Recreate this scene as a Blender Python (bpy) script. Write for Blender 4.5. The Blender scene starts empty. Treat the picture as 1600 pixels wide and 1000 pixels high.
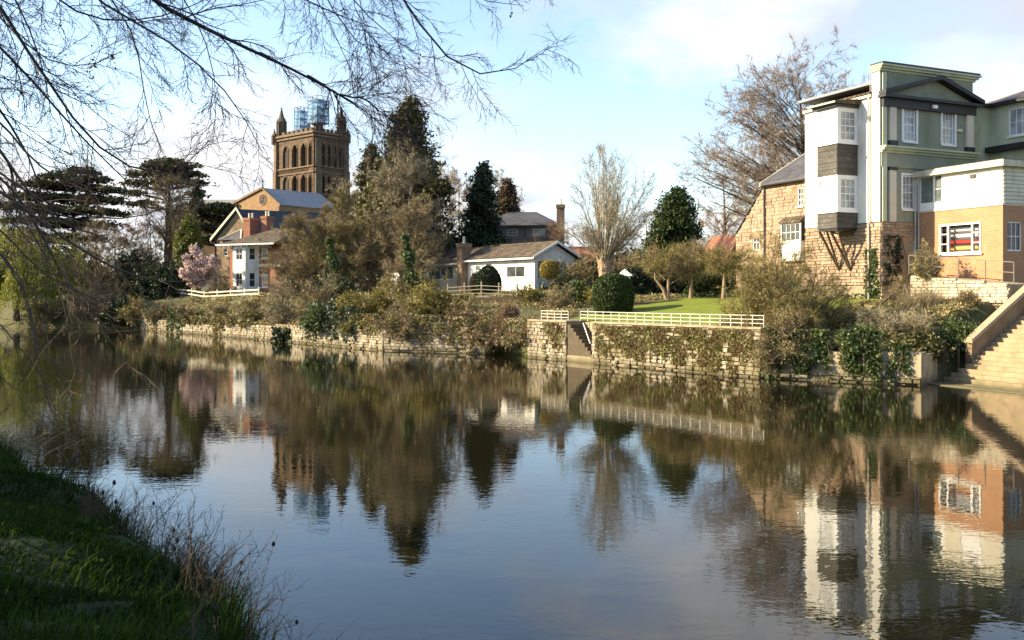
import bpy, math, random
import numpy as np
from mathutils import Matrix, Vector

# ------------------------------------------------------------------ scene, camera, light
SC = bpy.context.scene
F, HZ, CAMZ = 1500.0, 460.0, 3.7
cam_d = bpy.data.cameras.new("camera")
cam_d.sensor_width = 36.0
cam_d.lens = 36.0 * F / 1600.0
cam_d.shift_y = -(500.0 - HZ) / 1600.0
cam_d.clip_start = 0.1
cam_d.clip_end = 6000.0
cam = bpy.data.objects.new("camera", cam_d)
cam.location = (0, 0, CAMZ)
cam.rotation_euler = (math.radians(90), 0, 0)
SC.collection.objects.link(cam)
SC.camera = cam

SUN_EL = math.radians(27)
SUN_H = np.array([-1.0, -0.01]); SUN_H /= np.linalg.norm(SUN_H)
SUN_V = Vector((SUN_H[0] * math.cos(SUN_EL), SUN_H[1] * math.cos(SUN_EL), math.sin(SUN_EL)))
sun_d = bpy.data.lights.new("sun", 'SUN')
sun_d.energy = 5.0
sun_d.angle = math.radians(0.6)
sun_d.color = (1.0, 0.83, 0.55)
sun = bpy.data.objects.new("sun", sun_d)
sun.rotation_euler = SUN_V.to_track_quat('Z', 'Y').to_euler()
SC.collection.objects.link(sun)

W = bpy.data.worlds.new("World"); SC.world = W; W.use_nodes = True
nt = W.node_tree; nt.nodes.clear()
def wn(t, **k):
    n = nt.nodes.new(t)
    for a, b in k.items(): setattr(n, a, b)
    return n
def wl(a, b): nt.links.new(a, b)
w_out = wn('ShaderNodeOutputWorld')
w_bg = wn('ShaderNodeBackground'); w_bg.inputs['Strength'].default_value = 0.12
sky = wn('ShaderNodeTexSky', sky_type='NISHITA', sun_disc=False)
sky.sun_elevation = SUN_EL
sky.sun_rotation = math.atan2(SUN_H[0], SUN_H[1])
sky.air_density = 1.0; sky.dust_density = 0.7; sky.ozone_density = 1.0
tc = wn('ShaderNodeTexCoord')
sep = wn('ShaderNodeSeparateXYZ'); wl(tc.outputs['Generated'], sep.inputs[0])
zc = wn('ShaderNodeMath', operation='MAXIMUM'); wl(sep.outputs['Z'], zc.inputs[0]); zc.inputs[1].default_value = 0.0
za = wn('ShaderNodeMath', operation='ADD'); wl(zc.outputs[0], za.inputs[0]); za.inputs[1].default_value = 0.24
dx = wn('ShaderNodeMath', operation='DIVIDE'); wl(sep.outputs['X'], dx.inputs[0]); wl(za.outputs[0], dx.inputs[1])
dy = wn('ShaderNodeMath', operation='DIVIDE'); wl(sep.outputs['Y'], dy.inputs[0]); wl(za.outputs[0], dy.inputs[1])
cmb = wn('ShaderNodeCombineXYZ'); wl(dx.outputs[0], cmb.inputs[0]); wl(dy.outputs[0], cmb.inputs[1])
CLOUD_OFF = (8.5, 9.9, 0.0)
cmap = wn('ShaderNodeMapping'); cmap.inputs['Location'].default_value = CLOUD_OFF
cmap.inputs['Scale'].default_value = (1.15, 0.95, 1.0); wl(cmb.outputs[0], cmap.inputs[0])
cn = wn('ShaderNodeTexNoise'); cn.inputs['Scale'].default_value = 1.0; cn.inputs['Detail'].default_value = 9.0
cn.inputs['Roughness'].default_value = 0.55; cn.inputs['Distortion'].default_value = 0.25
wl(cmap.outputs[0], cn.inputs['Vector'])
# more cloud towards the horizon, everywhere round the sky
hz_r = wn('ShaderNodeMapRange'); wl(zc.outputs[0], hz_r.inputs['Value'])
hz_r.inputs['From Min'].default_value = 0.02; hz_r.inputs['From Max'].default_value = 0.30
hz_r.inputs['To Min'].default_value = 0.10; hz_r.inputs['To Max'].default_value = -0.065
cadd = wn('ShaderNodeMath', operation='ADD'); wl(cn.outputs['Fac'], cadd.inputs[0]); wl(hz_r.outputs[0], cadd.inputs[1])
cr = wn('ShaderNodeValToRGB'); wl(cadd.outputs[0], cr.inputs[0])
cr.color_ramp.elements[0].position = 0.46; cr.color_ramp.elements[0].color = (0, 0, 0, 1)
cr.color_ramp.elements[1].position = 0.60; cr.color_ramp.elements[1].color = (1, 1, 1, 1)
cs = wn('ShaderNodeTexNoise'); cs.inputs['Scale'].default_value = 2.3; cs.inputs['Detail'].default_value = 5.0
wl(cmap.outputs[0], cs.inputs['Vector'])
ccol = wn('ShaderNodeValToRGB'); wl(cs.outputs['Fac'], ccol.inputs[0])
ccol.color_ramp.elements[0].position = 0.38; ccol.color_ramp.elements[0].color = (2.45, 2.6, 2.95, 1)
ccol.color_ramp.elements[1].position = 0.62; ccol.color_ramp.elements[1].color = (3.85, 3.8, 3.75, 1)
mx = wn('ShaderNodeMixRGB'); wl(cr.outputs[0], mx.inputs[0]); wl(sky.outputs[0], mx.inputs[1]); wl(ccol.outputs[0], mx.inputs[2])
wl(mx.outputs[0], w_bg.inputs['Color']); wl(w_bg.outputs[0], w_out.inputs['Surface'])

SC.view_settings.view_transform = 'Standard'
SC.view_settings.look = 'None'
SC.view_settings.gamma = 1.0
SC.view_settings.use_curve_mapping = False
SC.view_settings.exposure = 1.42
SC.render.engine = 'CYCLES'
SC.cycles.use_denoising = True
SC.cycles.max_bounces = 6
SC.cycles.transparent_max_bounces = 12
SC.cycles.caustics_reflective = False
SC.cycles.caustics_refractive = False

# ------------------------------------------------------------------ helpers
rng = np.random.default_rng(7)
def A(*v): return np.array(v, float)
def nrm(v):
    v = np.asarray(v, float)
    return v / np.maximum(np.linalg.norm(v, axis=-1, keepdims=True), 1e-9)
def P(px, py, Y): return A((px - 800) / F * Y, Y, CAMZ - (py - HZ) / F * Y)
def PX(px, Y): return (px - 800) / F * Y
def ZY(py, Y): return CAMZ - (py - HZ) / F * Y

ORG = {}
def reg(o, parent, org):
    SC.collection.objects.link(o)
    if parent is not None:
        o.parent = parent
    ORG[o.name] = org
    return o
def thing(name, label, cat, loc, group=None):
    o = bpy.data.objects.new(name, None)
    o.empty_display_size = 0.3
    o.location = tuple(loc)
    o['label'] = label; o['category'] = cat
    if group: o['group'] = group
    return reg(o, None, np.asarray(loc, float))
def tag(o, label=None, cat=None, group=None, kind=None):
    if label: o['label'] = label
    if cat: o['category'] = cat
    if group: o['group'] = group
    if kind: o['kind'] = kind
    return o

def add_uv(me):
    n = len(me.polygons)
    if n == 0: return
    lt = np.empty(n, np.int32); me.polygons.foreach_get('loop_total', lt)
    nn = np.empty(n * 3); me.polygons.foreach_get('normal', nn); nn = nn.reshape(-1, 3)
    li = np.empty(len(me.loops), np.int32); me.loops.foreach_get('vertex_index', li)
    co = np.empty(len(me.vertices) * 3); me.vertices.foreach_get('co', co); co = co.reshape(-1, 3)
    nl = np.repeat(nn, lt, axis=0); c = co[li]
    tx = np.stack([-nl[:, 1], nl[:, 0], np.zeros(len(nl))], 1)
    ln = np.linalg.norm(tx, axis=1, keepdims=True)
    flat = ln[:, 0] < 0.15
    tx = tx / np.maximum(ln, 1e-6)
    ty = np.cross(nl, tx)
    u = (c * tx).sum(1); v = (c * ty).sum(1)
    u[flat] = c[flat, 0]; v[flat] = c[flat, 1]
    uv = me.uv_layers.new(name='uv')
    uv.data.foreach_set('uv', np.stack([u, v], 1).astype(np.float32).ravel())

def obj_arrays(name, v, f, mat, parent=None, org=None, smooth=False, rnd=None, uv=False):
    v = np.asarray(v, float)
    if parent is not None: org = ORG[parent.name]
    if org is None: org = A(0, 0, 0)
    me = bpy.data.meshes.new(name)
    fl = f if isinstance(f, list) else [f]
    fl = [np.asarray(q, np.int32) for q in fl if len(q)]
    me.vertices.add(len(v)); me.vertices.foreach_set('co', (v - org).astype(np.float32).ravel())
    idx = np.concatenate([q.ravel() for q in fl])
    tot = np.concatenate([np.full(len(q), q.shape[1], np.int32) for q in fl])
    me.loops.add(len(idx)); me.loops.foreach_set('vertex_index', idx)
    me.polygons.add(len(tot))
    st = np.concatenate([[0], np.cumsum(tot)[:-1]]).astype(np.int32)
    me.polygons.foreach_set('loop_start', st)
    if smooth: me.polygons.foreach_set('use_smooth', np.ones(len(tot), bool))
    me.update(calc_edges=True)
    if rnd is not None:
        at = me.attributes.new('rnd', 'FLOAT', 'POINT')
        at.data.foreach_set('value', np.asarray(rnd, np.float32))
    if uv: add_uv(me)
    me.materials.append(mat)
    o = bpy.data.objects.new(name, me)
    if parent is None: o.location = tuple(org)
    return reg(o, parent, org)

class MB:
    def __init__(s): s.v = []; s.f = []
    def poly(s, pts):
        i = len(s.v); s.v += [tuple(p) for p in pts]; s.f.append(list(range(i, i + len(pts)))); return s
    def hexa(s, p):
        i = len(s.v); s.v += [tuple(q) for q in p]
        for q in ((0, 3, 2, 1), (4, 5, 6, 7), (0, 1, 5, 4), (1, 2, 6, 5), (2, 3, 7, 6), (3, 0, 4, 7)):
            s.f.append([i + k for k in q])
        return s
    def box(s, o, ax, ay, az):
        o, ax, ay, az = map(lambda q: np.asarray(q, float), (o, ax, ay, az))
        return s.hexa([o, o + ax, o + ax + ay, o + ay, o + az, o + ax + az, o + ax + ay + az, o + ay + az])
    def prism(s, pts, ext):
        ext = np.asarray(ext, float); pts = [np.asarray(p, float) for p in pts]
        n = len(pts); i = len(s.v)
        s.v += [tuple(p) for p in pts] + [tuple(p + ext) for p in pts]
        s.f.append(list(range(i + n - 1, i - 1, -1))); s.f.append(list(range(i + n, i + 2 * n)))
        for k in range(n):
            j = (k + 1) % n; s.f.append([i + k, i + j, i + n + j, i + n + k])
        return s
    def tube(s, path, r, n=6, r2=None, cap=True):
        path = np.asarray(path, float); K = len(path)
        rad = np.linspace(r, r if r2 is None else r2, K)
        v, f = tubes(path[None], rad[None], n)
        i = len(s.v); s.v += [tuple(q) for q in v]; s.f += [[i + int(k) for k in q] for q in f]
        if cap:
            s.f.append([i + k for k in range(n - 1, -1, -1)]); s.f.append([i + (K - 1) * n + k for k in range(n)])
        return s
    def lathe(s, base, prof, n=10):
        base = np.asarray(base, float); i = len(s.v); K = len(prof)
        for (r, z) in prof:
            for k in range(n):
                a = 2 * math.pi * k / n
                s.v.append((base[0] + r * math.cos(a), base[1] + r * math.sin(a), base[2] + z))
        for q in range(K - 1):
            for k in range(n):
                j = (k + 1) % n
                s.f.append([i + q * n + k, i + q * n + j, i + (q + 1) * n + j, i + (q + 1) * n + k])
        s.f.append([i + (K - 1) * n + k for k in range(n)])
        return s
    def build(s, name, mat, parent=None, org=None, smooth=False):
        if parent is not None: org = ORG[parent.name]
        if org is None: org = A(0, 0, 0)
        me = bpy.data.meshes.new(name)
        vv = (np.array(s.v) - org)
        me.from_pydata(vv.tolist(), [], s.f)
        if smooth: me.polygons.foreach_set('use_smooth', np.ones(len(me.polygons), bool))
        me.update()
        add_uv(me)
        me.materials.append(mat)
        o = bpy.data.objects.new(name, me)
        if parent is None: o.location = tuple(org)
        return reg(o, parent, org)

class Fr:
    """a vertical plane: origin, direction along it, outward normal"""
    def __init__(s, o, du, n):
        s.o = A(o[0], o[1], 0); s.du = nrm(A(du[0], du[1], 0)); s.n = nrm(A(n[0], n[1], 0))
    def p(s, u, z, d=0.0): return s.o + s.du * u + s.n * d + A(0, 0, z)
    def u(s, px):
        k = (px - 800) / F
        return (k * s.o[1] - s.o[0]) / (s.du[0] - k * s.du[1])
    def z(s, u, py): return ZY(py, s.o[1] + s.du[1] * u)
    def uz(s, px, py): u = s.u(px); return u, s.z(u, py)
    def box(s, mb, u0, u1, z0, z1, d0, d1):
        return mb.box(s.p(u0, z0, d0), s.du * (u1 - u0), s.n * (d1 - d0), A(0, 0, z1 - z0))

def wall_quads(mb, fr, u0, u1, z0, z1, holes=(), depth=0.14):
    us = sorted({u0, u1, *[h[0] for h in holes], *[h[1] for h in holes]})
    zs = sorted({z0, z1, *[h[2] for h in holes], *[h[3] for h in holes]})
    for a, b in zip(us[:-1], us[1:]):
        for c, d in zip(zs[:-1], zs[1:]):
            m, n = (a + b) / 2, (c + d) / 2
            if any(h[0] < m < h[1] and h[2] < n < h[3] for h in holes): continue
            mb.poly([fr.p(a, c), fr.p(b, c), fr.p(b, d), fr.p(a, d)])
    for h in holes:
        a, b, c, d = h[:4]
        for (p, q) in (((a, c), (b, c)), ((b, c), (b, d)), ((b, d), (a, d)), ((a, d), (a, c))):
            mb.poly([fr.p(*p), fr.p(*q), fr.p(q[0], q[1], -depth), fr.p(p[0], p[1], -depth)])

def window(parent, fr, u0, u1, z0, z1, cols, rows, fmat, pmat, recess=0.1, fw=0.07, bar=0.03, sill=None, name='window', sash=True):
    mb = MB(); d0, d1 = -recess - 0.02, -recess + 0.05
    fr.box(mb, u0, u1, z0, z0 + fw, d0, d1); fr.box(mb, u0, u1, z1 - fw, z1, d0, d1)
    fr.box(mb, u0, u0 + fw, z0 + fw, z1 - fw, d0, d1); fr.box(mb, u1 - fw, u1, z0 + fw, z1 - fw, d0, d1)
    a, b, c, d = u0 + fw, u1 - fw, z0 + fw, z1 - fw
    ue = np.linspace(a, b, cols + 1); ze = np.linspace(c, d, rows + 1)
    for x in ue[1:-1]: fr.box(mb, x - bar / 2, x + bar / 2, c, d, d0 + .01, d1 - .022)
    for i, y in enumerate(ze[1:-1]):
        hh = bar * 0.9 if (sash and i + 1 == rows // 2) else bar / 2
        fr.box(mb, a, b, y - hh, y + hh, d0 + .013, d1 - .016)
    w = mb.build(name, fmat, parent)
    r = random.Random(int(abs(u0 * 131 + z0 * 977)) + rows)
    for i in range(cols):
        for j in range(rows):
            t1, t2 = r.uniform(-.006, .006), r.uniform(-.006, .006)
            m = MB(); e = -recess
            m.poly([fr.p(ue[i], ze[j], e + t1), fr.p(ue[i + 1], ze[j], e + t2), fr.p(ue[i + 1], ze[j + 1], e - t1), fr.p(ue[i], ze[j + 1], e - t2)])
            m.build('pane', pmat, w)
    if sill is not None:
        m = MB(); fr.box(m, u0 - .08, u1 + .08, z0 - .1, z0 - .004, -recess + .052, .09); m.build('sill', sill, w)
    return w

def arch_panel(mb, fr, u0, u1, z0, z1, a0, a1, zb, zs, za, depth, n=8):
    def az(u):
        m = (a0 + a1) / 2; k = 1 - abs(u - m) / ((a1 - a0) / 2)
        return zs + (za - zs) * math.sin(max(0.0, k) * math.pi / 2) ** 0.85
    mb.poly([fr.p(u0, z0), fr.p(a0, z0), fr.p(a0, z1), fr.p(u0, z1)])
    mb.poly([fr.p(a1, z0), fr.p(u1, z0), fr.p(u1, z1), fr.p(a1, z1)])
    if zb > z0: mb.poly([fr.p(a0, z0), fr.p(a1, z0), fr.p(a1, zb), fr.p(a0, zb)])
    us = np.linspace(a0, a1, n + 1)
    for p, q in zip(us[:-1], us[1:]):
        mb.poly([fr.p(p, az(p)), fr.p(q, az(q)), fr.p(q, z1), fr.p(p, z1)])
        mb.poly([fr.p(p, az(p)), fr.p(q, az(q)), fr.p(q, az(q), -depth), fr.p(p, az(p), -depth)])
    for x in (a0, a1): mb.poly([fr.p(x, zb), fr.p(x, zs), fr.p(x, zs, -depth), fr.p(x, zb, -depth)])
    mb.poly([fr.p(a0, zb), fr.p(a1, zb), fr.p(a1, zb + .35, -depth), fr.p(a0, zb + .35, -depth)])
    return [(u, az(u)) for u in us]

# ------------------------------------------------------------------ branching and foliage, vectorised
def tubes(pts, rad, S):
    N, K1, _ = pts.shape
    t = np.empty_like(pts); t[:, 1:-1] = pts[:, 2:] - pts[:, :-2]; t[:, 0] = pts[:, 1] - pts[:, 0]; t[:, -1] = pts[:, -1] - pts[:, -2]
    t = nrm(t)
    ref = np.where(np.abs(t[:, :1, 2:3]) > 0.9, A(1, 0, 0), A(0, 0, 1)) * np.ones((N, K1, 3))
    n1 = nrm(np.cross(t, ref)); n2 = np.cross(t, n1)
    a = np.arange(S) * 2 * math.pi / S
    v = pts[:, :, None] + rad[:, :, None, None] * (n1[:, :, None] * np.cos(a)[:, None] + n2[:, :, None] * np.sin(a)[:, None])
    base = (np.arange(N) * K1 * S)[:, None, None] + (np.arange(K1 - 1) * S)[None, :, None]
    k = np.arange(S); j = (k + 1) % S
    f = np.stack([base + k, base + j, base + S + j, base + S + k], -1).reshape(-1, 4)
    return v.reshape(-1, 3), f
def run(rg, st, d, L, r0, K, wob, grav, tip=0.35):
    N = len(st); pts = np.empty((N, K + 1, 3)); pts[:, 0] = st; d = nrm(d); step = (L / K)[:, None]
    for k in range(K):
        d = nrm(d + rg.normal(0, wob, (N, 3)) + A(0, 0, grav)); pts[:, k + 1] = pts[:, k] + d * step
    return pts, r0[:, None] * np.linspace(1, tip, K + 1)[None]
def spawn(rg, pts, rad, Lp, m, t0, t1, ang, lr, rr, taper=0.5, env=None, flat=None):
    N, K1 = pts.shape[:2]
    t = t0 + (t1 - t0) * (np.arange(m)[None] + rg.random((N, m))) / m
    x = t * (K1 - 1); i = np.minimum(x.astype(int), K1 - 2); fr = (x - i)[..., None]
    ii = np.arange(N)[:, None]
    pos = pts[ii, i] * (1 - fr) + pts[ii, i + 1] * fr
    tan = nrm(pts[ii, i + 1] - pts[ii, i])
    pr = nrm(np.cross(tan, rg.normal(0, 1, tan.shape)))
    if flat is not None: pr = nrm(pr * A(1, 1, flat))
    a = ang * (0.7 + 0.6 * rg.random((N, m)))[..., None]
    d = np.cos(a) * tan + np.sin(a) * pr
    L = Lp[:, None] * lr * (1 - taper * t) * (0.65 + 0.6 * rg.random((N, m)))
    r = (rad[ii, i] * (1 - fr[..., 0]) + rad[ii, i + 1] * fr[..., 0]) * rr
    pos, d, L, r = pos.reshape(-1, 3), d.reshape(-1, 3), L.ravel(), r.ravel()
    if env is not None:
        for _ in range(4):
            out = ~env(pos + d * L[:, None]); L[out] *= 0.6
        L = np.maximum(L, .12 * Lp.mean() * lr)
    return pos, d, L, r
def run_to(rg, st, T, r0, K, wob, bow=.25, tip=.25):
    N = len(st); pts = np.empty((N, K + 1, 3)); pts[:, 0] = st; cur = st.copy()
    for k in range(K):
        rem = T - cur; L = np.linalg.norm(rem, axis=1, keepdims=True)
        d = nrm(nrm(rem) + (rg.normal(0, wob, (N, 3)) + A(0, 0, bow * (1 - 2 * k / K))) * (1 - k / K))
        cur = cur + d * L / (K - k); pts[:, k + 1] = cur
    return pts, r0[:, None] * np.linspace(1, tip, K + 1)[None], np.linalg.norm(T - st, axis=1)
def ell_targets(rg, n, c, r, lo=.5, half=False):
    d = nrm(rg.normal(0, 1, (n, 3)))
    if half: d[:, 2] = np.abs(d[:, 2])
    ph = np.arctan2(d[:, 1], d[:, 0]); s = 1 + .12 * np.sin(3 * ph + 2.1 * d[:, 2] + c[0]) + .08 * np.sin(6 * ph - 5 * d[:, 2])
    return np.asarray(c) + d * ((lo + (1 - lo) * rg.random(n) ** .7) * s)[:, None] * np.asarray(r)
def twigs_on(rg, pts, rad, L, spec, env=None):
    out = []
    for s in spec:
        p, dd, L2, r2 = spawn(rg, pts, rad, L, s['m'], s['t0'], 1, s['ang'], s['lr'], s['rr'], s.get('taper', .4), env)
        r2 = np.clip(r2, s['rmin'], s.get('rmax', 1)); pts, rad = run(rg, p, dd, L2, r2, s['K'], s['wob'], s['grav'], .45); L = L2; out.append((pts, rad, 3))
    return out
def slivers(rg, pts, per, ln, w):
    """fine twig ends: thin blades leaving each twig at a narrow angle"""
    N, K1 = pts.shape[:2]; t = .15 + .85 * rg.random((N, per)); x = t * (K1 - 1); i = np.minimum(x.astype(int), K1 - 2); f = (x - i)[..., None]; ii = np.arange(N)[:, None]
    p = pts[ii, i] * (1 - f) + pts[ii, i + 1] * f; tan = nrm(pts[ii, i + 1] - pts[ii, i]); d = nrm(tan + rg.normal(0, .72, tan.shape)).reshape(-1, 3); p = p.reshape(-1, 3)
    l = (ln * (.5 + rg.random(len(p))))[:, None]; s = nrm(np.cross(d, rg.normal(0, 1, d.shape))) * w * .62
    v = np.stack([p - s, p + s, p + d * l + rg.normal(0, .03, p.shape) * l], 1).reshape(-1, 3)
    return v, np.arange(len(v)).reshape(-1, 3), np.repeat(rg.random(len(p)), 3)
def twig_object(name, tw_, sl, mt, parent):
    v, f, r = join_tubes(tw_); n = len(v)
    return obj_arrays(name, np.concatenate([v, sl[0]]), [f, sl[1] + n], mt, parent, rnd=np.concatenate([r, sl[2]]))
def grow(seed, st, d, L, r, spec, env=None):
    """spec: list of levels; level 0 has K, S, wob, grav; later ones also m, t0, t1, ang, lr, rr"""
    rg = np.random.default_rng(seed); out = []
    st, d, L, r = np.atleast_2d(st).astype(float), np.atleast_2d(d).astype(float), np.atleast_1d(L).astype(float), np.atleast_1d(r).astype(float)
    s = spec[0]; pts, rad = run(rg, st, d, L, r, s['K'], s['wob'], s['grav'], s.get('tip', .35)); out.append((pts, rad, s['S']))
    for s in spec[1:]:
        p, dd, L2, r2 = spawn(rg, pts, rad, L, s['m'], s['t0'], s['t1'], s['ang'], s['lr'], s['rr'], s.get('taper', .5), env, s.get('flat'))
        L = L2; r2 = np.maximum(r2, s.get('rmin', .006))
        pts, rad = run(rg, p, dd, L, r2, s['K'], s['wob'], s['grav'], s.get('tip', .4)); out.append((pts, rad, s['S']))
    return out
def join_tubes(levels):
    V, Fq, R, n = [], [], [], 0
    rg = np.random.default_rng(3)
    for pts, rad, S in levels:
        v, f = tubes(pts, rad, S); V.append(v); Fq.append(f + n); n += len(v)
        R.append(np.repeat(rg.random(len(pts)), pts.shape[1] * S))
    return np.concatenate(V), np.concatenate(Fq), np.concatenate(R)
def leaves(rg, c, size, aspect=0.55, bias=None, rbase=None, rvar=0.35, updown=None):
    N = len(c)
    a = nrm(rg.normal(0, 1, (N, 3)))
    if bias is not None: a = nrm(a * bias[1] + bias[0])
    b = nrm(np.cross(a, rg.normal(0, 1, (N, 3))))
    if updown is not None: b = nrm(b * A(1, 1, updown)); 
    s = (size * (0.6 + 0.8 * rg.random(N)))[:, None]
    v = np.stack([c - a * s, c + b * s * aspect, c + a * s, c - b * s * aspect], 1).reshape(-1, 3)
    f = np.arange(4 * N).reshape(-1, 4)
    r = (rg.random(N) if rbase is None else np.clip(rbase + rg.normal(0, rvar, N) * .5, 0, 1))
    return v, f, np.repeat(r, 4)
def cat_leaves(parts):
    V, Fq, R, n = [], [], [], 0
    for v, f, r in parts: V.append(v); Fq.append(f + n); R.append(r); n += len(v)
    return np.concatenate(V), np.concatenate(Fq), np.concatenate(R)
def clump_leaves(rg, cen, per, spread, size, aspect=.55, bias=None):
    """leaves gathered round clump centres; each clump a little lighter or darker"""
    N = len(cen); sp = np.asarray(spread, float) * np.ones(3)
    c = np.repeat(cen, per, axis=0) + rg.normal(0, 1, (N * per, 3)) * sp
    rb = np.repeat(rg.random(N), per)
    return leaves(rg, c, size, aspect, bias, rb)
def blob(rg, n, c, r, lump=0.25, shell=0.45, flatten_base=True):
    """points through a lumpy ellipsoid, more of them near its surface"""
    d = nrm(rg.normal(0, 1, (n, 3)))
    if flatten_base: d[:, 2] = np.abs(d[:, 2]) * .999 - 0.12
    ph = np.arctan2(d[:, 1], d[:, 0])
    l = 1 + lump * (np.sin(3 * ph + d[:, 2] * 4 + c[0]) * .5 + np.sin(5 * ph - d[:, 2] * 7 + c[1]) * .35 + np.sin(9 * ph + 11 * d[:, 2]) * .25)
    q = (shell + (1 - shell) * rg.random(n) ** .6) * l
    return np.asarray(c) + d * q[:, None] * np.asarray(r)

# ------------------------------------------------------------------ materials
MATS = {}
def mat(name, build):
    if name in MATS: return MATS[name]
    m = bpy.data.materials.new(name); m.use_nodes = True
    t = m.node_tree; t.nodes.clear()
    out = t.nodes.new('ShaderNodeOutputMaterial')
    build(m, t, out); MATS[name] = m
    return m
def nd(t, typ, **k):
    n = t.nodes.new(typ)
    for a, b in k.items():
        if a in n.inputs: n.inputs[a].default_value = b
        else: setattr(n, a, b)
    return n
def c4(c): return (c[0], c[1], c[2], 1)
def ramp(t, fac, stops):
    r = t.nodes.new('ShaderNodeValToRGB'); e = r.color_ramp.elements
    while len(e) < len(stops): e.new(0.5)
    for q, (p, c) in zip(e, stops): q.position = p; q.color = c4(c)
    t.links.new(fac, r.inputs[0]); return r
def tide(t, last, col, z0=.05, z1=.42):
    """damp, weedy band where the river has stood against the stone"""
    g = nd(t, 'ShaderNodeNewGeometry'); s = nd(t, 'ShaderNodeSeparateXYZ'); t.links.new(g.outputs['Position'], s.inputs[0])
    n = nd(t, 'ShaderNodeTexNoise', Scale=1.6, Detail=5.0); t.links.new(g.outputs['Position'], n.inputs['Vector'])
    ma = nd(t, 'ShaderNodeMath', operation='MULTIPLY_ADD'); ma.inputs[1].default_value = -.45; t.links.new(n.outputs['Fac'], ma.inputs[0]); t.links.new(s.outputs['Z'], ma.inputs[2])
    mr = nd(t, 'ShaderNodeMapRange'); t.links.new(ma.outputs[0], mr.inputs['Value']); mr.inputs['From Min'].default_value = z0 - .25; mr.inputs['From Max'].default_value = z1 - .25; mr.inputs['To Min'].default_value = .85; mr.inputs['To Max'].default_value = 0
    mx = nd(t, 'ShaderNodeMixRGB'); mx.inputs[2].default_value = c4(col); t.links.new(mr.outputs[0], mx.inputs[0]); t.links.new(last, mx.inputs[1]); return mx.outputs[0]
def surf(name, col, col2=None, rough=.75, scale=1.2, bump=.3, bscale=14, bdist=.02, spec=.35, dirt=None, dscale=.5, coord='Object', wet=None):
    """plain surface: two tones mixed by noise, fine relief, optional stains"""
    def b(m, t, out):
        p = nd(t, 'ShaderNodeBsdfPrincipled', Roughness=rough); p.inputs['Specular IOR Level'].default_value = spec
        tc = nd(t, 'ShaderNodeTexCoord'); n = nd(t, 'ShaderNodeTexNoise', Scale=scale, Detail=7.0, Roughness=.62)
        t.links.new(tc.outputs[coord], n.inputs['Vector'])
        c2 = col2 or tuple(x * .72 for x in col)
        r = ramp(t, n.outputs['Fac'], [(.32, c2), (.66, col)]); last = r.outputs[0]
        if dirt:
            mp = nd(t, 'ShaderNodeMapping'); mp.inputs['Scale'].default_value = (1, 1, .35); t.links.new(tc.outputs[coord], mp.inputs[0])
            n2 = nd(t, 'ShaderNodeTexNoise', Scale=dscale * 2, Detail=8.0, Roughness=.7); t.links.new(mp.outputs[0], n2.inputs['Vector'])
            r2 = ramp(t, n2.outputs['Fac'], [(.48, (0, 0, 0)), (.68, (1, 1, 1))])
            mxx = nd(t, 'ShaderNodeMixRGB'); mxx.inputs[2].default_value = c4(dirt)
            t.links.new(r2.outputs[0], mxx.inputs[0]); t.links.new(last, mxx.inputs[1]); last = mxx.outputs[0]
        if wet: last = tide(t, last, wet)
        t.links.new(last, p.inputs['Base Color'])
        if bump:
            nb = nd(t, 'ShaderNodeTexNoise', Scale=bscale, Detail=5.0); t.links.new(tc.outputs[coord], nb.inputs['Vector'])
            bp = nd(t, 'ShaderNodeBump', Strength=bump, Distance=bdist); t.links.new(nb.outputs['Fac'], bp.inputs['Height'])
            t.links.new(bp.outputs[0], p.inputs['Normal'])
        t.links.new(p.outputs[0], out.inputs[0])
    return mat(name, b)
def brick(name, c1, c2, mortar, bw=.23, bh=.075, ms=.012, rough=.85, bump=.5, bdist=.012, stain=None, offset=.5, var=.5):
    def b(m, t, out):
        p = nd(t, 'ShaderNodeBsdfPrincipled', Roughness=rough); p.inputs['Specular IOR Level'].default_value = .2
        tc = nd(t, 'ShaderNodeTexCoord'); bt = nd(t, 'ShaderNodeTexBrick', offset=offset)
        t.links.new(tc.outputs['UV'], bt.inputs['Vector'])
        bt.inputs['Scale'].default_value = 1; bt.inputs['Brick Width'].default_value = bw; bt.inputs['Row Height'].default_value = bh
        bt.inputs['Mortar Size'].default_value = ms; bt.inputs['Mortar Smooth'].default_value = .3; bt.inputs['Bias'].default_value = 0
        bt.inputs['Color1'].default_value = c4(c1); bt.inputs['Color2'].default_value = c4(c2); bt.inputs['Mortar'].default_value = c4(mortar)
        n = nd(t, 'ShaderNodeTexNoise', Scale=.9, Detail=8.0, Roughness=.65); t.links.new(tc.outputs['Object'], n.inputs['Vector'])
        r = ramp(t, n.outputs['Fac'], [(.3, stain or (1 - var, 1 - var, 1 - var)), (.62, (1, 1, 1))])
        mu = nd(t, 'ShaderNodeMixRGB', blend_type='MULTIPLY'); mu.inputs[0].default_value = .85
        t.links.new(bt.outputs[0], mu.inputs[1]); t.links.new(r.outputs[0], mu.inputs[2]); t.links.new(mu.outputs[0], p.inputs['Base Color'])
        n3 = nd(t, 'ShaderNodeTexNoise', Scale=25.0, Detail=4.0); t.links.new(tc.outputs['Object'], n3.inputs['Vector'])
        ad = nd(t, 'ShaderNodeMath', operation='MULTIPLY_ADD'); ad.inputs[1].default_value = -1.0
        t.links.new(bt.outputs['Fac'], ad.inputs[0]); t.links.new(n3.outputs['Fac'], ad.inputs[2])
        bp = nd(t, 'ShaderNodeBump', Strength=bump, Distance=bdist); t.links.new(ad.outputs[0], bp.inputs['Height']); t.links.new(bp.outputs[0], p.inputs['Normal'])
        t.links.new(p.outputs[0], out.inputs[0])
    return mat(name, b)
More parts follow.
